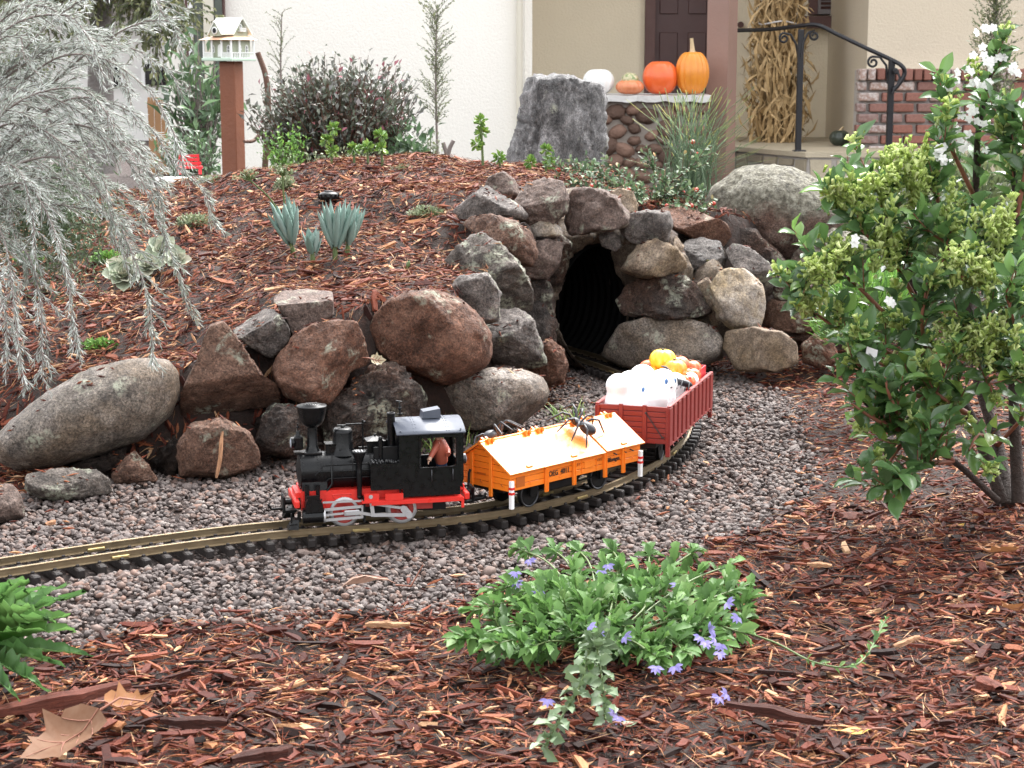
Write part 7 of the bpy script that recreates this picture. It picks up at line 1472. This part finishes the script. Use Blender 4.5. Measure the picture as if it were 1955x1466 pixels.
def chalk(px, py, n, h, label, tilt=(0, 0), seed=0):
    b = mound(px, py); o = thing("chalk_stick_succulent", label, "succulent", tuple(b), 0, "blue chalk stick succulents on the mound"); rr = np.random.default_rng(seed); base = b + np.array([tilt[0] * .02, 0, .022]); MB().tube([(0, 0, -.008), (tilt[0] * .012, 0, .014), (tilt[0] * .02, 0, .024)], [.0045, .004, .003], 8).build("stem", MATS["stem_green"], o)
    for k in range(n):
        a = 2.4 * k + rr.uniform(-.3, .3); el = .06 + .42 * (k / n) ** .8; d = unit(np.array([math.cos(a) * el + tilt[0], math.sin(a) * el * .8 - .05, 1.05])); L = h * rr.uniform(.7, 1.08); P = base + np.array([math.cos(a) * .006, math.sin(a) * .005, -.004 + .016 * (1 - k / n)])
        leaves("leaf", o, CH, P[None], d[None], (np.array([math.cos(a), math.sin(a), .2]) * -1)[None], np.array([L]), np.array([.0125]), "chalk_leaf", np.array([rr.random()]), 1)
    return o
chalk(562, 492, 15, .070, "blue-green chalk stick succulent leaning left below two flower stalks", (-.25, 0), 1); chalk(640, 500, 15, .070, "largest blue chalk stick succulent in the middle of the clump", (.0, 0), 2); chalk(662, 490, 11, .066, "blue chalk stick succulent at the right rear of the clump", (.12, 0), 3); chalk(598, 513, 9, .034, "smallest blue chalk stick succulent in front of the clump", (-.05, 0), 4)
fs = thing("flower_stalks", "two pale stalks with flat whitish flower heads above the left chalk stick", "flower stalks", tuple(mound(552, 480)))
for pts, n in (([(548, 440, 3.15), (520, 385, 3.15), (490, 355, 3.14), (470, 338, 3.14)], 26), ([(546, 430, 3.16), (542, 380, 3.16), (540, 345, 3.16), (540, 330, 3.16)], 40)):
    p = pathpx(pts); stems("stalk", fs, [p], [(.0018, .0016)], "stem_green", 6); rr = np.random.default_rng(n); P = []; D = []
    tips_ = [p[-1] + np.array([rr.normal(0, .010), rr.normal(0, .008), rr.uniform(-.004, .012)]) for k in range(n)]; stems("pedicel", fs, [np.array([p[-4], (p[-1] + t) / 2, t]) for t in tips_], [(.0007, .0006)] * n, "stem_green", 4)
    P = np.repeat(np.array(tips_), 3, 0); leaves("floret", fs, leaf_shape(1, .2, .1, .5, 0, 2), P, rr.normal(0, 1, P.shape) + [0, 0, .8], rr.normal(0, 1, P.shape), .005, .003, "pale_cover_leaf")
def rosette(px, py, r, label, mat="ghost_leaf", n=26, seed=0, lift=.022):
    b = mound(px, py); o = thing("rosette_succulent", label, "succulent", tuple(b), 0, "pale rosettes under the silver shrub"); rr = np.random.default_rng(seed); MB().tube([(0, 0, -.01), (0, 0, lift)], .004, 6).build("stem", MATS["stem_green"], o)
    for k in range(n):
        f = k / n; a = 2.4 * k; el = .10 + 1.15 * f; d = np.array([math.cos(a) * math.cos(el), math.sin(a) * math.cos(el), math.sin(el)]); ta = .85; d = np.array([[d[0], d[1] * math.cos(ta) - d[2] * math.sin(ta), d[1] * math.sin(ta) + d[2] * math.cos(ta)]]); leaves("leaf", o, leaf_shape(1, .35, -.15, .66, 0, 4), (b + [0, 0, lift])[None], d, np.array([[0, -.75, .66]]), np.array([r * (1.05 - .6 * f)]), np.array([r * .62 * (1.1 - .5 * f)]), mat, np.array([rr.random()]), 1)
rosette(240, 556, .042, "largest pale rosette succulent under the silver shrub", seed=1); rosette(285, 536, .030, "middle pale rosette succulent right of the largest one", seed=2); rosette(312, 506, .032, "upper pale rosette succulent behind the hanging silver twigs", seed=3); rosette(338, 526, .025, "small pinkish rosette succulent at the right end of the row", seed=4)
def tuft(name, label, cat, px, py, w, h, n, mat, shape, L, Wd, seed=0, pos=None, up=.6, stem=None, group=None, single=0, dome=1.0):
    b = mound(px, py) if pos is None else np.array(pos, float); o = thing(name, label, cat, tuple(b), 0, group); rr = np.random.default_rng(seed + 100)
    q = rr.normal(0, 1, (n, 3)); q = unit(q) * rr.random((n, 1)) ** .4; q[:, 2] = np.abs(q[:, 2]) * dome; P = b + q * np.array([w, w * .7, h]); D = unit(q * np.array([1, 1, .6]) + rr.normal(0, .4, (n, 3)) + np.array([0, 0, up])); l = rr.uniform(L * .6, L * 1.2, n)
    leaves("foliage", o, shape, P, D, rr.normal(0, .5, P.shape) + [0, -.3, 1], l, l * Wd, mat, None, single)
    ns = max(6, min(60, n // 12)); idx = rr.integers(0, n, ns); stems("stem", o, [np.array([b + [rr.normal(0, w * .12), rr.normal(0, w * .12), -.005], b + (P[i] - b) * .5 + [0, 0, h * .12], P[i]]) for i in idx], [(.0010 * max(1, w * 12), .0006)] * ns, stem or "stem_green", 4)
    return o
LS = leaf_shape(1, .25, .15, .5, 0, 3); LF = leaf_shape(1, .25, .15, .5, 0, 1); FAT = leaf_shape(1, .6, -.1, .62, 0, 4)
# jelly-bean sedums along the crest
for i, (x, y, n, lab) in enumerate([(922, 285, 3, "tall yellow-green sedum with stacked tufts left of the standing stone"), (957, 318, 1, "small yellow-green sedum at the left foot of the standing stone"), (1012, 328, 1, "small sedum in front of the standing stone, left of a pair"), (1042, 322, 2, "yellow-green sedum in front of the standing stone, right of a pair"), (632, 300, 3, "tall yellow-green sedum with red-tinged stem on the mound crest"), (677, 302, 1, "small yellow-green sedum right of the tallest crest sedum"), (703, 298, 1, "yellow-green sedum in the middle of the crest row"), (730, 295, 2, "yellow-green sedum at the right end of the crest row")]):
    b = at(x, y + 12, 3.85); o = thing("sedum", lab, "succulent", tuple(b), 0, "yellow-green sedums on the mound crest"); rr = np.random.default_rng(40 + i); P, D = [], []; hgt = .012 + .020 * n; top = b + [rr.normal(0, .004), 0, hgt]
    stems("stem", o, [np.array([b - [0, 0, .02], (b + top) / 2, top])], [(.003, .002)], "stem_green", 6)
    for j in range(n):
        c = b + (top - b) * ((j + 1) / n) + ([rr.normal(0, .010), rr.normal(0, .006), 0] if n > 1 and j < n - 1 else [0, 0, 0]); k = 34; v = unit(rr.normal(0, 1, (k, 3)) + [0, 0, .3]); P.append(c + v * .003); D.append(v)
    P = np.vstack(P); D = np.vstack(D); leaves("leaves", o, FAT, P, D, rr.normal(0, 1, P.shape), rr.uniform(.011, .016, len(P)), .0052, "sedum_leaf", np.clip(rr.random(len(P)) * .93, 0, 1), 0)
for i, (x, y, w, h, n, mt, L, lab) in enumerate([(192, 668, .030, .014, 520, "fern_leaf", .006, "bright green ferny tuft above the oval boulder"), (205, 500, .028, .018, 420, "fern_leaf", .007, "yellow-green ferny tuft under the silver shrub"), (60, 502, .030, .014, 300, "fern_leaf", .007, "green ferny tuft at the far left of the mound"), (818, 415, .040, .018, 620, "pale_cover_leaf", .005, "pale wispy groundcover near the tunnel's left shoulder"), (370, 432, .034, .022, 520, "pale_cover_leaf", .006, "pale green groundcover left of the chalk sticks"), (765, 325, .032, .010, 260, "pale_cover_leaf", .005, "low pale groundcover on the mound crest"), (545, 365, .022, .030, 300, "pale_cover_leaf", .008, "grey-green wispy herb behind the chalk sticks"), (400, 352, .030, .016, 240, "pale_cover_leaf", .007, "whitish low herb at the foot of the wooden post")]):
    tuft("groundcover", lab, "groundcover", x, y, w, h, n, mt, LS, L, .5, i)
# grass tufts by the track
def grass(px, py, n, hgt, label, seed, lean=0.0, z=-.018, wide=.02):
    b = gz(px, py, z); o = thing("grass_tuft", label, "grass", tuple(b), 0, "grass tufts beside the track"); rr = np.random.default_rng(seed); V, Fs, rn = [], [], []
    for k in range(n):
        a = rr.uniform(0, 6.28); L = hgt * rr.uniform(.5, 1.1); d = np.array([math.cos(a) * .45 + lean, math.sin(a) * .4, 1.0]); q = b * 0 + [rr.normal(0, wide * .4), rr.normal(0, wide * .3), 0]; s = np.array([math.sin(a), -math.cos(a), 0]) * .0011; n0 = len(V)
        for t in (0, .35, .7, 1.0): c = q + d / np.linalg.norm(d) * L * t + np.array([d[0], d[1], -.55]) * L * .45 * t * t; w = s * (1 - t * .95); V += [c - w, c + w]
        Fs += [(n0 + 2 * i, n0 + 2 * i + 1, n0 + 2 * i + 3, n0 + 2 * i + 2) for i in range(3)]; rn += [rr.random()] * 8
    link("blades", np_mesh("blades", np.array(V), np.array(Fs), np.array(rn)), MATS["grass_blade"], o)
grass(848, 838, 46, .085, "green grass tuft behind the locomotive cab", 1, .15); grass(828, 868, 26, .05, "grass tuft seen through the cab window", 2); grass(1095, 808, 26, .055, "grass tuft left of the red wagon", 3); grass(1062, 800, 12, .045, "thin grass beside the grey boulder behind the orange wagon", 4, -.2); grass(905, 852, 14, .045, "yellowing grass between cab and orange wagon", 5, .3)
# cotoneaster over the portal
ct = thing("cotoneaster", "low dark green cotoneaster with red berries above the tunnel", "shrub", tuple(at(1200, 385, 3.6))); rr = np.random.default_rng(12)
CT = [[(1230, 390, 3.55), (1180, 355, 3.5), (1120, 330, 3.48), (1060, 318, 3.48)], [(1230, 390, 3.55), (1200, 345, 3.55), (1160, 320, 3.55), (1110, 315, 3.55)], [(1240, 392, 3.5), (1280, 350, 3.5), (1320, 320, 3.5), (1335, 300, 3.52)], [(1240, 392, 3.5), (1300, 370, 3.45), (1330, 385, 3.42), (1345, 395, 3.4)], [(1230, 390, 3.5), (1210, 365, 3.42), (1180, 360, 3.4)], [(1250, 390, 3.5), (1270, 370, 3.45), (1265, 345, 3.45)], [(1240, 390, 3.5), (1250, 340, 3.55), (1240, 300, 3.55)], [(1230, 385, 3.5), (1150, 365, 3.42), (1100, 350, 3.42)], [(1240, 392, 3.48), (1290, 395, 3.4), (1310, 405, 3.38)]]
cp = [pathpx(p, 8) for p in CT]; ctw = []
for p in cp:
    q, d, t = resample(p, .013)
    for i in range(1, len(q)):
        for k in range(2): ctw.append(np.array([q[i], q[i] + unit(whorl(d[i:i + 1], np.array([rr.uniform(.5, 1)]), np.array([rr.uniform(0, 6.28)]))[0] + [0, -.2, .3]) * rr.uniform(.018, .04)]))
stems("branch", ct, cp, [(.0022, .0009)] * len(cp), "twig_brown", 5); stems("twig", ct, ctw, [(.0008, .0005)] * len(ctw), "twig_brown", 3)
P, D = [], []
for p in cp + ctw:
    q, d, t = resample(p, .0034); k = len(q); P.append(q); D.append(whorl(d, rr.uniform(.6, 1.2, k), rr.uniform(0, 6.28, k)))
P = np.vstack(P); D = np.vstack(D); l = rr.uniform(.007, .013, len(P)); leaves("foliage", ct, leaf_shape(1, .2, .1, .55, 0, 2), P, D, rr.normal(0, .5, P.shape) + [0, -.4, 1], l, l * .55, "cotoneaster_leaf")
for k in range(16): q = ctw[rr.integers(0, len(ctw))][1]; MB().ball(tuple(q - np.array(ct.location)), .0042, 8, 6).build("berry", MATS["berry_red"], ct)
# reed clump by the column
rd = thing("reed_clump", "clump of thin green reeds with yellow tips before the porch column", "reeds", tuple(at(1310, 400, 3.85))); rr = np.random.default_rng(6); V, Fs, rn = [], [], []; b = np.array(rd.location)
for k in range(240):
    x0_, y0_ = 1310 + rr.normal(0, 26), 395 + rr.normal(0, 5); tx, ty = 1330 + rr.normal(0, 48), rr.uniform(165, 330)
    if rr.random() < .1: tx += rr.uniform(40, 110)
    Yk = 3.85 + rr.normal(0, .04); a, e = at(x0_, y0_, Yk), at(tx, ty, Yk + rr.normal(0, .05)); mid = (a + e) / 2 + np.array([(a[0] - e[0]) * .22, 0, .015]); pts = catmull(np.array([a, mid, e]), 4) - b; r0 = .0009; n0 = len(V)
    for i, c in enumerate(pts): V += [c + np.array([r0, 0, 0]), c + np.array([-r0 * .5, r0 * .87, 0]), c + np.array([-r0 * .5, -r0 * .87, 0])]; rn += [min(1, .1 + .75 * rr.random() * .6 + (.5 if i > len(pts) - 3 else 0))] * 3
    for i in range(len(pts) - 1):
        for j in range(3): Fs.append((n0 + 3 * i + j, n0 + 3 * i + (j + 1) % 3, n0 + 3 * i + 3 + (j + 1) % 3, n0 + 3 * i + 3 + j))
tag(link("reeds", np_mesh("reeds", np.array(V), np.array(Fs), np.array(rn)), MATS["reed_green"], rd), kind="stuff")
# --- shrubs before the house: generic bushes from radiating twigs
def bush(name, label, cat, base, cpx, rpx, Y, depth, ntw, nleaf, mat, L, Wd, seed, twig="twig_brown", trunk=.01, shape=LF, jitd=.6, zbias=.2, zones=None):
    rr = np.random.default_rng(seed); o = thing(name, label, cat, tuple(float(c) for c in base)); b = np.array(base, float); k = ppm(Y, .2); tw = []; P, D = [], []; c = at(cpx[0], cpx[1], Y); rx, rz = rpx[0] / k, rpx[1] / k
    for i in range(ntw):
        v = unit(rr.normal(0, 1, 3)); v[2] = v[2] * .9 + .1; e = c + v * np.array([rx, depth, rz]) * rr.uniform(.55, 1.04) * (1 + .18 * vnoise(v[None] * 2.5 + seed)[0]); s = b + (c - b) * rr.uniform(.2, .75) + rr.normal(0, .12, 3) * np.array([rx, depth, rz * .4]); m_ = (s + e) / 2 + rr.normal(0, .06, 3) * rx; p = catmull(np.array([s, m_, e]), 5); tw.append(p); q, d, t = resample(p, np.linalg.norm(e - s) / max(3, nleaf)); kk = t > .3; P.append(q[kk] + rr.normal(0, L * .35, (kk.sum(), 3))); D.append(unit(d[kk] * .7 + rr.normal(0, jitd, (kk.sum(), 3)) + [0, -.1, zbias]))
    stems("trunk", o, [np.array([b, b + (c - b) * .5 + [rx * .05, 0, 0], c])], [(trunk, trunk * .5)], twig, 7); stems("twig", o, tw, [(trunk * .28, trunk * .07)] * len(tw), twig, 4)
    P = np.vstack(P); D = np.vstack(D); l = rr.uniform(L * .6, L * 1.25, len(P)); leaves("crown", o, shape, P, D, rr.normal(0, .55, P.shape) + [0, -.3, 1], l, l * Wd, mat, np.clip(.5 + .28 * rr.normal(0, 1, len(P)) + .3 * fbm((P - c) * (1.6 / rx), 2) * .6, 0, .999)); return o
G = -.32
bush("purple_shrub", "broad dark purple-green leafy shrub against the cream wall", "shrub", (X(650, 6.4), 6.4, -.3), (638, 222), (168, 118), 6.4, .22, 800, 26, "loropetalum_leaf", .024, .52, 31, trunk=.014)
bush("low_green_shrub", "low green shrub at the foot of the purple shrub, left side", "shrub", (X(540, 6.2), 6.2, -.25), (545, 280), (48, 48), 6.0, .08, 70, 14, "fern_leaf", .016, .45, 32, "stem_green", .005)
bush("low_green_shrub", "dark green broad-leaved plant at the right foot of the purple shrub", "shrub", (X(785, 6.3), 6.3, -.25), (775, 270), (48, 42), 6.3, .08, 40, 9, "dark_green_leaf", .040, .45, 33, "stem_green", .005)
bush("low_green_shrub", "grey-green low shrub by the thin tall shrub's stem", "shrub", (X(820, 6.6), 6.6, -.25), (818, 285), (30, 38), 6.6, .05, 60, 14, "olive_leaf", .014, .4, 34, "stem_green", .005)
bush("low_green_shrub", "pale flowering groundcover along the crest under the purple shrub", "shrub", (X(660, 5.2), 5.2, -.1), (650, 308), (120, 22), 5.2, .1, 130, 12, "pale_cover_leaf", .013, .45, 35, "stem_green", .004)
bush("dark_shrub", "dark leafy shrub behind the wooden post, with large glossy leaves", "shrub", (X(390, 9), 9, -.35), (375, 190), (70, 125), 9.0, .25, 70, 8, "dark_green_leaf", .085, .34, 36, "twig_grey", .022)
bush("dark_shrub", "low dark green shrub at the left foot of the wooden post", "shrub", (X(370, 7.6), 7.6, -.35), (365, 290), (70, 48), 7.6, .12, 120, 12, "dark_green_leaf", .03, .42, 37, "twig_grey", .008)
def spire(name, label, px, Y, y0, y1, w, seed, mat, dens, leafL, bare=.2):
    rr = np.random.default_rng(seed); b = at(px, y0, Y); o = thing(name, label, "shrub", tuple(b)); k = ppm(Y, .3); main = catmull(np.array([at(px, y0, Y), at(px - 4, (y0 + y1) / 2, Y), at(px - 2, y1, Y)]), 10); tw = []; q, d, t = resample(main, .012)
    for i in range(len(q)):
        if t[i] < bare: continue
        for j in range(dens):
            a = rr.uniform(0, 6.28); wr = w / k * (1 - .35 * abs(t[i] - .55)) * rr.uniform(.4, 1.1); e = q[i] + np.array([math.cos(a) * wr, math.sin(a) * wr * .7, wr * rr.uniform(.5, 1.5)]); tw.append(catmull(np.array([q[i], (q[i] + e) / 2 + [0, 0, wr * .12], e]), 4))
    stems("trunk", o, [main], [(.006, .002)], "twig_grey", 6); stems("twig", o, tw, [(.0012, .0005)] * len(tw), "twig_grey", 3); P, D = [], []
    for p in tw + [main[int(len(main) * bare):]]: q, d, t = resample(p, leafL * .42); P.append(q); n = len(q); D.append(whorl(d, rr.uniform(.4, .9, n), rr.uniform(0, 6.28, n)))
    P = np.vstack(P); D = np.vstack(D); l = rr.uniform(.6, 1.2, len(P)) * leafL; leaves("crown", o, NEEDLE, P, D, rr.normal(0, 1, P.shape), l, l * .34, mat)
spire("tall_thin_shrub", "tall thin feathery shrub on a bare stem against the cream wall", 836, 7.4, 318, 20, 38, 51, "olive_leaf", 3, .013, .26)
spire("thin_shrub", "thin pale twiggy shrub rising behind the purple shrub", 540, 7.6, 240, 25, 36, 52, "olive_leaf", 1, .010, .1)
spire("rosemary_shrub", "upright needle-leaved shrub against the beige wall at top right", 1905, 9.5, 240, -30, 52, 53, "olive_leaf", 4, .022, .05)
tuft("ferny_shrub", "bright green ferny shrub behind the right flowering shrub", "shrub", 0, 0, .085, .115, 3800, "fern_leaf", NEEDLE, .020, .14, 61, at(1662, 650, 2.75), .5, "stem_green")
tuft("ferny_shrub", "yellow-green fine shrub behind the right shrub's upper branches", "shrub", 0, 0, .17, .20, 3600, "olive_leaf", LS, .020, .4, 62, at(1840, 500, 3.3), .5, "stem_green")
tuft("groundcover", "dark low groundcover right of the giant boulder under the shrub", "groundcover", 0, 0, .22, .10, 2600, "dark_green_leaf", LS, .018, .45, 63, at(1760, 560, 3.5), .5)
# cut branch stump and log by the post, bare trunk cut at the wall
cs = thing("bare_branch", "cut bare branch stub beside the birdhouse", "branch", tuple(at(505, 330, 6.9))); stems("branch", cs, [pathpx([(505, 330, 6.9), (512, 220, 6.9), (508, 150, 6.9), (492, 100, 6.9)])], [(.012, .010)], "twig_brown", 9); stems("branch", cs, [pathpx([(500, 250, 6.9), (485, 268, 6.85), (466, 270, 6.8)])], [(.008, .006)], "twig_brown", 7)
st2 = thing("pruned_shrub", "short pruned shrub stub at the foot of the tall thin shrub", "shrub", tuple(at(858, 312, 7.2))); stems("stub", st2, [pathpx([(852, 312, 7.2), (858, 285, 7.2), (866, 268, 7.2)]), pathpx([(858, 310, 7.2), (850, 285, 7.2), (846, 272, 7.2)])], [(.009, .008)] * 2, "twig_grey", 8)
# tree at the back left
tr = thing("garden_tree", "grey-barked tree with drooping olive leaves at the upper left", "tree", tuple(at(195, 330, 10))); rr = np.random.default_rng(71)
stems("trunk", tr, [pathpx([(195, 330, 10), (192, 150, 10), (196, 0, 10), (200, -160, 10)])], [(.075, .055)], "tree_bark", 10)
lim = [pathpx([(197, -60, 10), (240, -30, 9.8), (280, 10, 9.7), (300, 60, 9.6)]), pathpx([(197, -90, 10), (270, -60, 9.8), (330, -10, 9.7), (345, 50, 9.6)]), pathpx([(197, -60, 10), (120, -30, 9.8), (70, 30, 9.7), (50, 100, 9.6)]), pathpx([(197, -100, 10), (150, -60, 9.7), (130, 0, 9.6)]), pathpx([(197, -100, 10), (260, -100, 9.9), (310, -60, 9.8), (320, 0, 9.7)]), pathpx([(197, -80, 10), (60, -80, 9.9), (-40, -20, 9.8), (-60, 60, 9.7)])]
stems("limb", tr, lim, [(.02, .004)] * len(lim), "tree_bark", 7); P, D, tw = [], [], []
for p in lim:
    q, d, t = resample(p, .035)
    for i in range(len(q)):
        if t[i] < .25: continue
        for k in range(7): e = q[i] + rr.normal(0, .10, 3) - [0, 0, rr.uniform(0, .16)]; tw.append(np.array([q[i], (q[i] + e) / 2 + [0, 0, .02], e])); qq, dd, tt = resample(tw[-1], .017); P.append(qq); D.append(dd + rr.normal(0, .5, qq.shape) - [0, 0, .4])
stems("twig", tr, tw, [(.002, .001)] * len(tw), "tree_bark", 3); P = np.vstack(P); D = np.vstack(D); l = rr.uniform(.022, .045, len(P)); leaves("crown", tr, LF, P, D, rr.normal(0, .6, P.shape) + [0, -.3, .6], l, l * .5, "tree_leaf")
# ------------------------------------------------------------------ small things
dl_shape = [(0, .02), (.06, .26), (.22, .36), (.30, .33), (.40, .52), (.50, .34), (.62, .30), (.72, .34), (.74, .20), (.86, .12), (1.0, .0)]
def maple(label, px, py, size, mat, rot, curl, tilt, z=.006, seed=0, on=None, simple=False):
    p = gz(px, py, z) if on is None else np.array(on); o = thing("dry_leaf", label, "leaf", tuple(p)); o.rotation_euler = (tilt[0], tilt[1], rot); V, Fs = [], []
    prof_ = dl_shape if not simple else [(0, 0), (.12, .12), (.3, .22), (.5, .25), (.7, .20), (.86, .10), (1, 0)]
    n = len(prof_); rows = [-1, -.66, -.33, 0, .33, .66, 1]
    for x, h in prof_:
        for r in rows: y = h * r * .95; V.append(((x - .5) * size, y * size, size * (curl * ((x - .5) ** 2 * 1.6 + 2.2 * y * y) + .03 * math.sin(9 * x + 7 * y + seed))))
    k = len(rows)
    for i in range(n - 1):
        for j in range(k - 1): Fs.append((i * k + j, (i + 1) * k + j, (i + 1) * k + j + 1, i * k + j + 1))
    me = np_mesh("blade", np.array(V), np.array(Fs), np.full(len(V), .5)); bl_o = link("blade", me, MATS[mat], o); mv = MB()
    def vz(x, y): return size * (curl * ((x - .5) ** 2 * 1.6 + 2.2 * y * y) + .03 * math.sin(9 * x + 7 * y + seed)) + .0003
    for (xa, ya, xb, yb) in [(0, 0, .95, 0)] + [(.12 + .18 * q, 0, .30 + .18 * q, e * (.30 - .03 * q) * (1 if not simple else .6)) for q in range(3) for e in (-1, 1)]:
        mv.tube([((xa + (xb - xa) * u - .5) * size, (ya + (yb - ya) * u) * size, vz(xa + (xb - xa) * u, ya + (yb - ya) * u)) for u in (0, .25, .5, .75, 1)], [.0007, .0006, .0005, .0004, .0002], 4)
    mv.build("vein", MATS["twig_red"], bl_o)
    MB().tube([(-.5 * size, 0, size * curl * .4), (-.75 * size, .03 * size, size * curl * .5), (-1.0 * size, .10 * size, size * .02)], [.0011, .0009, .0007], 6).build("stalk", MATS["twig_red"], o)
maple("large curled tan leaf lying on the gravel in front of the track", 695, 1098, .060, "dry_leaf_pink", 3.3, -.6, (.45, .10), .020, 1, None, True)
maple("tan and brown maple leaf in the bottom left corner", 120, 1420, .072, "dry_leaf_tan", 3.9, .35, (-.05, .25), .014, 2); maple("orange-brown maple leaf right of the long bark strip", 250, 1348, .042, "dry_leaf_orange", .4, .6, (.2, -.1), .010, 3); maple("orange maple leaf lying at the right edge of the mulch", 1905, 1055, .050, "dry_leaf_orange", 2.4, .4, (.15, .1), .010, 4); maple("small bright yellow leaf left of the orange maple leaf", 1833, 1004, .013, "dry_leaf_yellow", .6, .5, (.2, 0), .012, 5, None, True)
maple("yellow and brown leaf lying flat at the lower right", 1625, 1397, .034, "dry_leaf_yellow", 3.2, .15, (.1, 0), .012, 6, None, True); maple("pale cream leaf caught between two boulders behind the locomotive", 722, 686, .022, "dry_leaf_cream", .2, .4, (.9, .1), 0, 7, at(722, 688, 2.50)); maple("pale tan leaf in the mulch near the right edge", 1935, 1165, .036, "dry_leaf_orange", 1.9, .5, (.1, .2), .010, 8); maple("small pale green leaf beside the grey stems in the mulch", 1200, 1383, .016, "scaevola_grey_leaf", .3, .4, (.2, 0), .010, 9, None, True)
def bark(label, px, py, L, W_, Th, rot, r0, seed, z=.008, tilt=0.0, on=None):
    rr = np.random.default_rng(seed); n = 9; V, Fs = [], []
    for i in range(n):
        x = (i / (n - 1) - .5) * L; w = W_ * (.22 + .78 * max(0, math.sin(math.pi * (i + .45) / n)) ** .6) * rr.uniform(.75, 1.15); dz = .15 * W_ * math.sin(i * .9 + seed); h = Th * (.35 + .65 * math.sin(math.pi * (i + .5) / n)) * rr.uniform(.7, 1.2)
        for y, zz in ((-w / 2, -h / 2), (-w / 2.3, h / 2), (0, h * .62 + rr.uniform(0, .001)), (w / 2.3, h / 2), (w / 2, -h / 2)): V.append((x, y + dz, zz))
    for i in range(n - 1):
        for j in range(5): Fs.append((i * 5 + j, (i + 1) * 5 + j, (i + 1) * 5 + (j + 1) % 5, i * 5 + (j + 1) % 5))
    p = gz(px, py, z) if on is None else np.array(on); o = link("bark_piece", np_mesh("bark_piece", np.array(V), np.array(Fs), np.full(len(V), r0), False), MATS["bark_wood"], None, tuple(p), (0, tilt, rot)); tag(o, label, "bark piece")
bark("long reddish bark strip running down to the lower left corner", 115, 1335, .125, .017, .010, .62, .48, 1, .008); bark("dark brown bark piece right of the orange-brown maple leaf", 370, 1378, .055, .012, .007, -.08, .14, 2); bark("flat reddish bark plate in the mulch below the right shrub", 1622, 985, .034, .022, .004, 1.1, .55, 3); bark("broad reddish bark piece at the right beside the grey trailing stem", 1885, 1305, .030, .018, .006, 1.9, .55, 4); bark("long dark bark strip below the violet flowers at right", 1480, 1360, .085, .011, .007, -.55, .22, 5)
bark("pale yellow wood splinter at the gravel edge near the fan-flower", 740, 1192, .042, .008, .005, .02, .96, 6); bark("orange wood chip lying on the gravel left of the track", 97, 998, .020, .007, .004, 1.2, .90, 7, -.008); bark("upright pale wood splinter leaning on the half-buried brown rock", 420, 865, .062, .0055, .004, 1.35, .92, 8, tilt=-1.15, on=at(420, 868, 2.33)); bark("pale pinkish stick pointing up right at the trailing stem", 1730, 1225, .040, .005, .004, .75, .95, 9); bark("pale tan chip on the right mulch near the gravel edge", 1565, 1078, .026, .008, .004, -.25, .95, 10); bark("red-brown bark slab on the mound above the round boulder", 690, 545, .060, .011, .006, .25, .62, 11, on=mound(695, 547) + [0, 0, .008]); bark("broad dark bark chunk at the bottom edge left of centre", 500, 1440, .05, .014, .008, .5, .2, 12)
lg = thing("garden_light", "small black plastic spotlight lying in the mulch on the mound", "garden light", tuple(mound(628, 388) + [0, 0, .004]), .3)
m = MB(); m.lathe([(0, 0), (.016, .0), (.019, .004), (.019, .010), (.015, .014), (.008, .0155), (.0, .016)], (0, 0, 0), 22)
m.build("housing", MATS["black_plastic"], lg); m = MB()
for k in range(12): a = 2 * math.pi * k / 12; m.box((.0192 * math.cos(a), .0192 * math.sin(a), .007), (.002, .004, .009), Matrix.Rotation(a, 3, 'Z'))
m.box((.021, -.004, .004), (.012, .010, .006), None, .002); m.build("cooling_fin", MATS["black_plastic"], lg); MB().lathe([(.0075, .0152), (.0085, .017), (.0, .0175)], (0, 0, 0), 18).build("cap", MATS["steel_dark"], lg)
pd = thing("seed_pod", "small pale green seed pod standing in mulch left of the lichen rock", "seed pod", tuple(mound(778, 522) + [0, 0, .004])); MB().ball((0, 0, .005), (.0035, .0035, .0095), 10, 8, Euler((0, .35, 0)).to_matrix()).build("pod", MATS["stem_green"], pd)
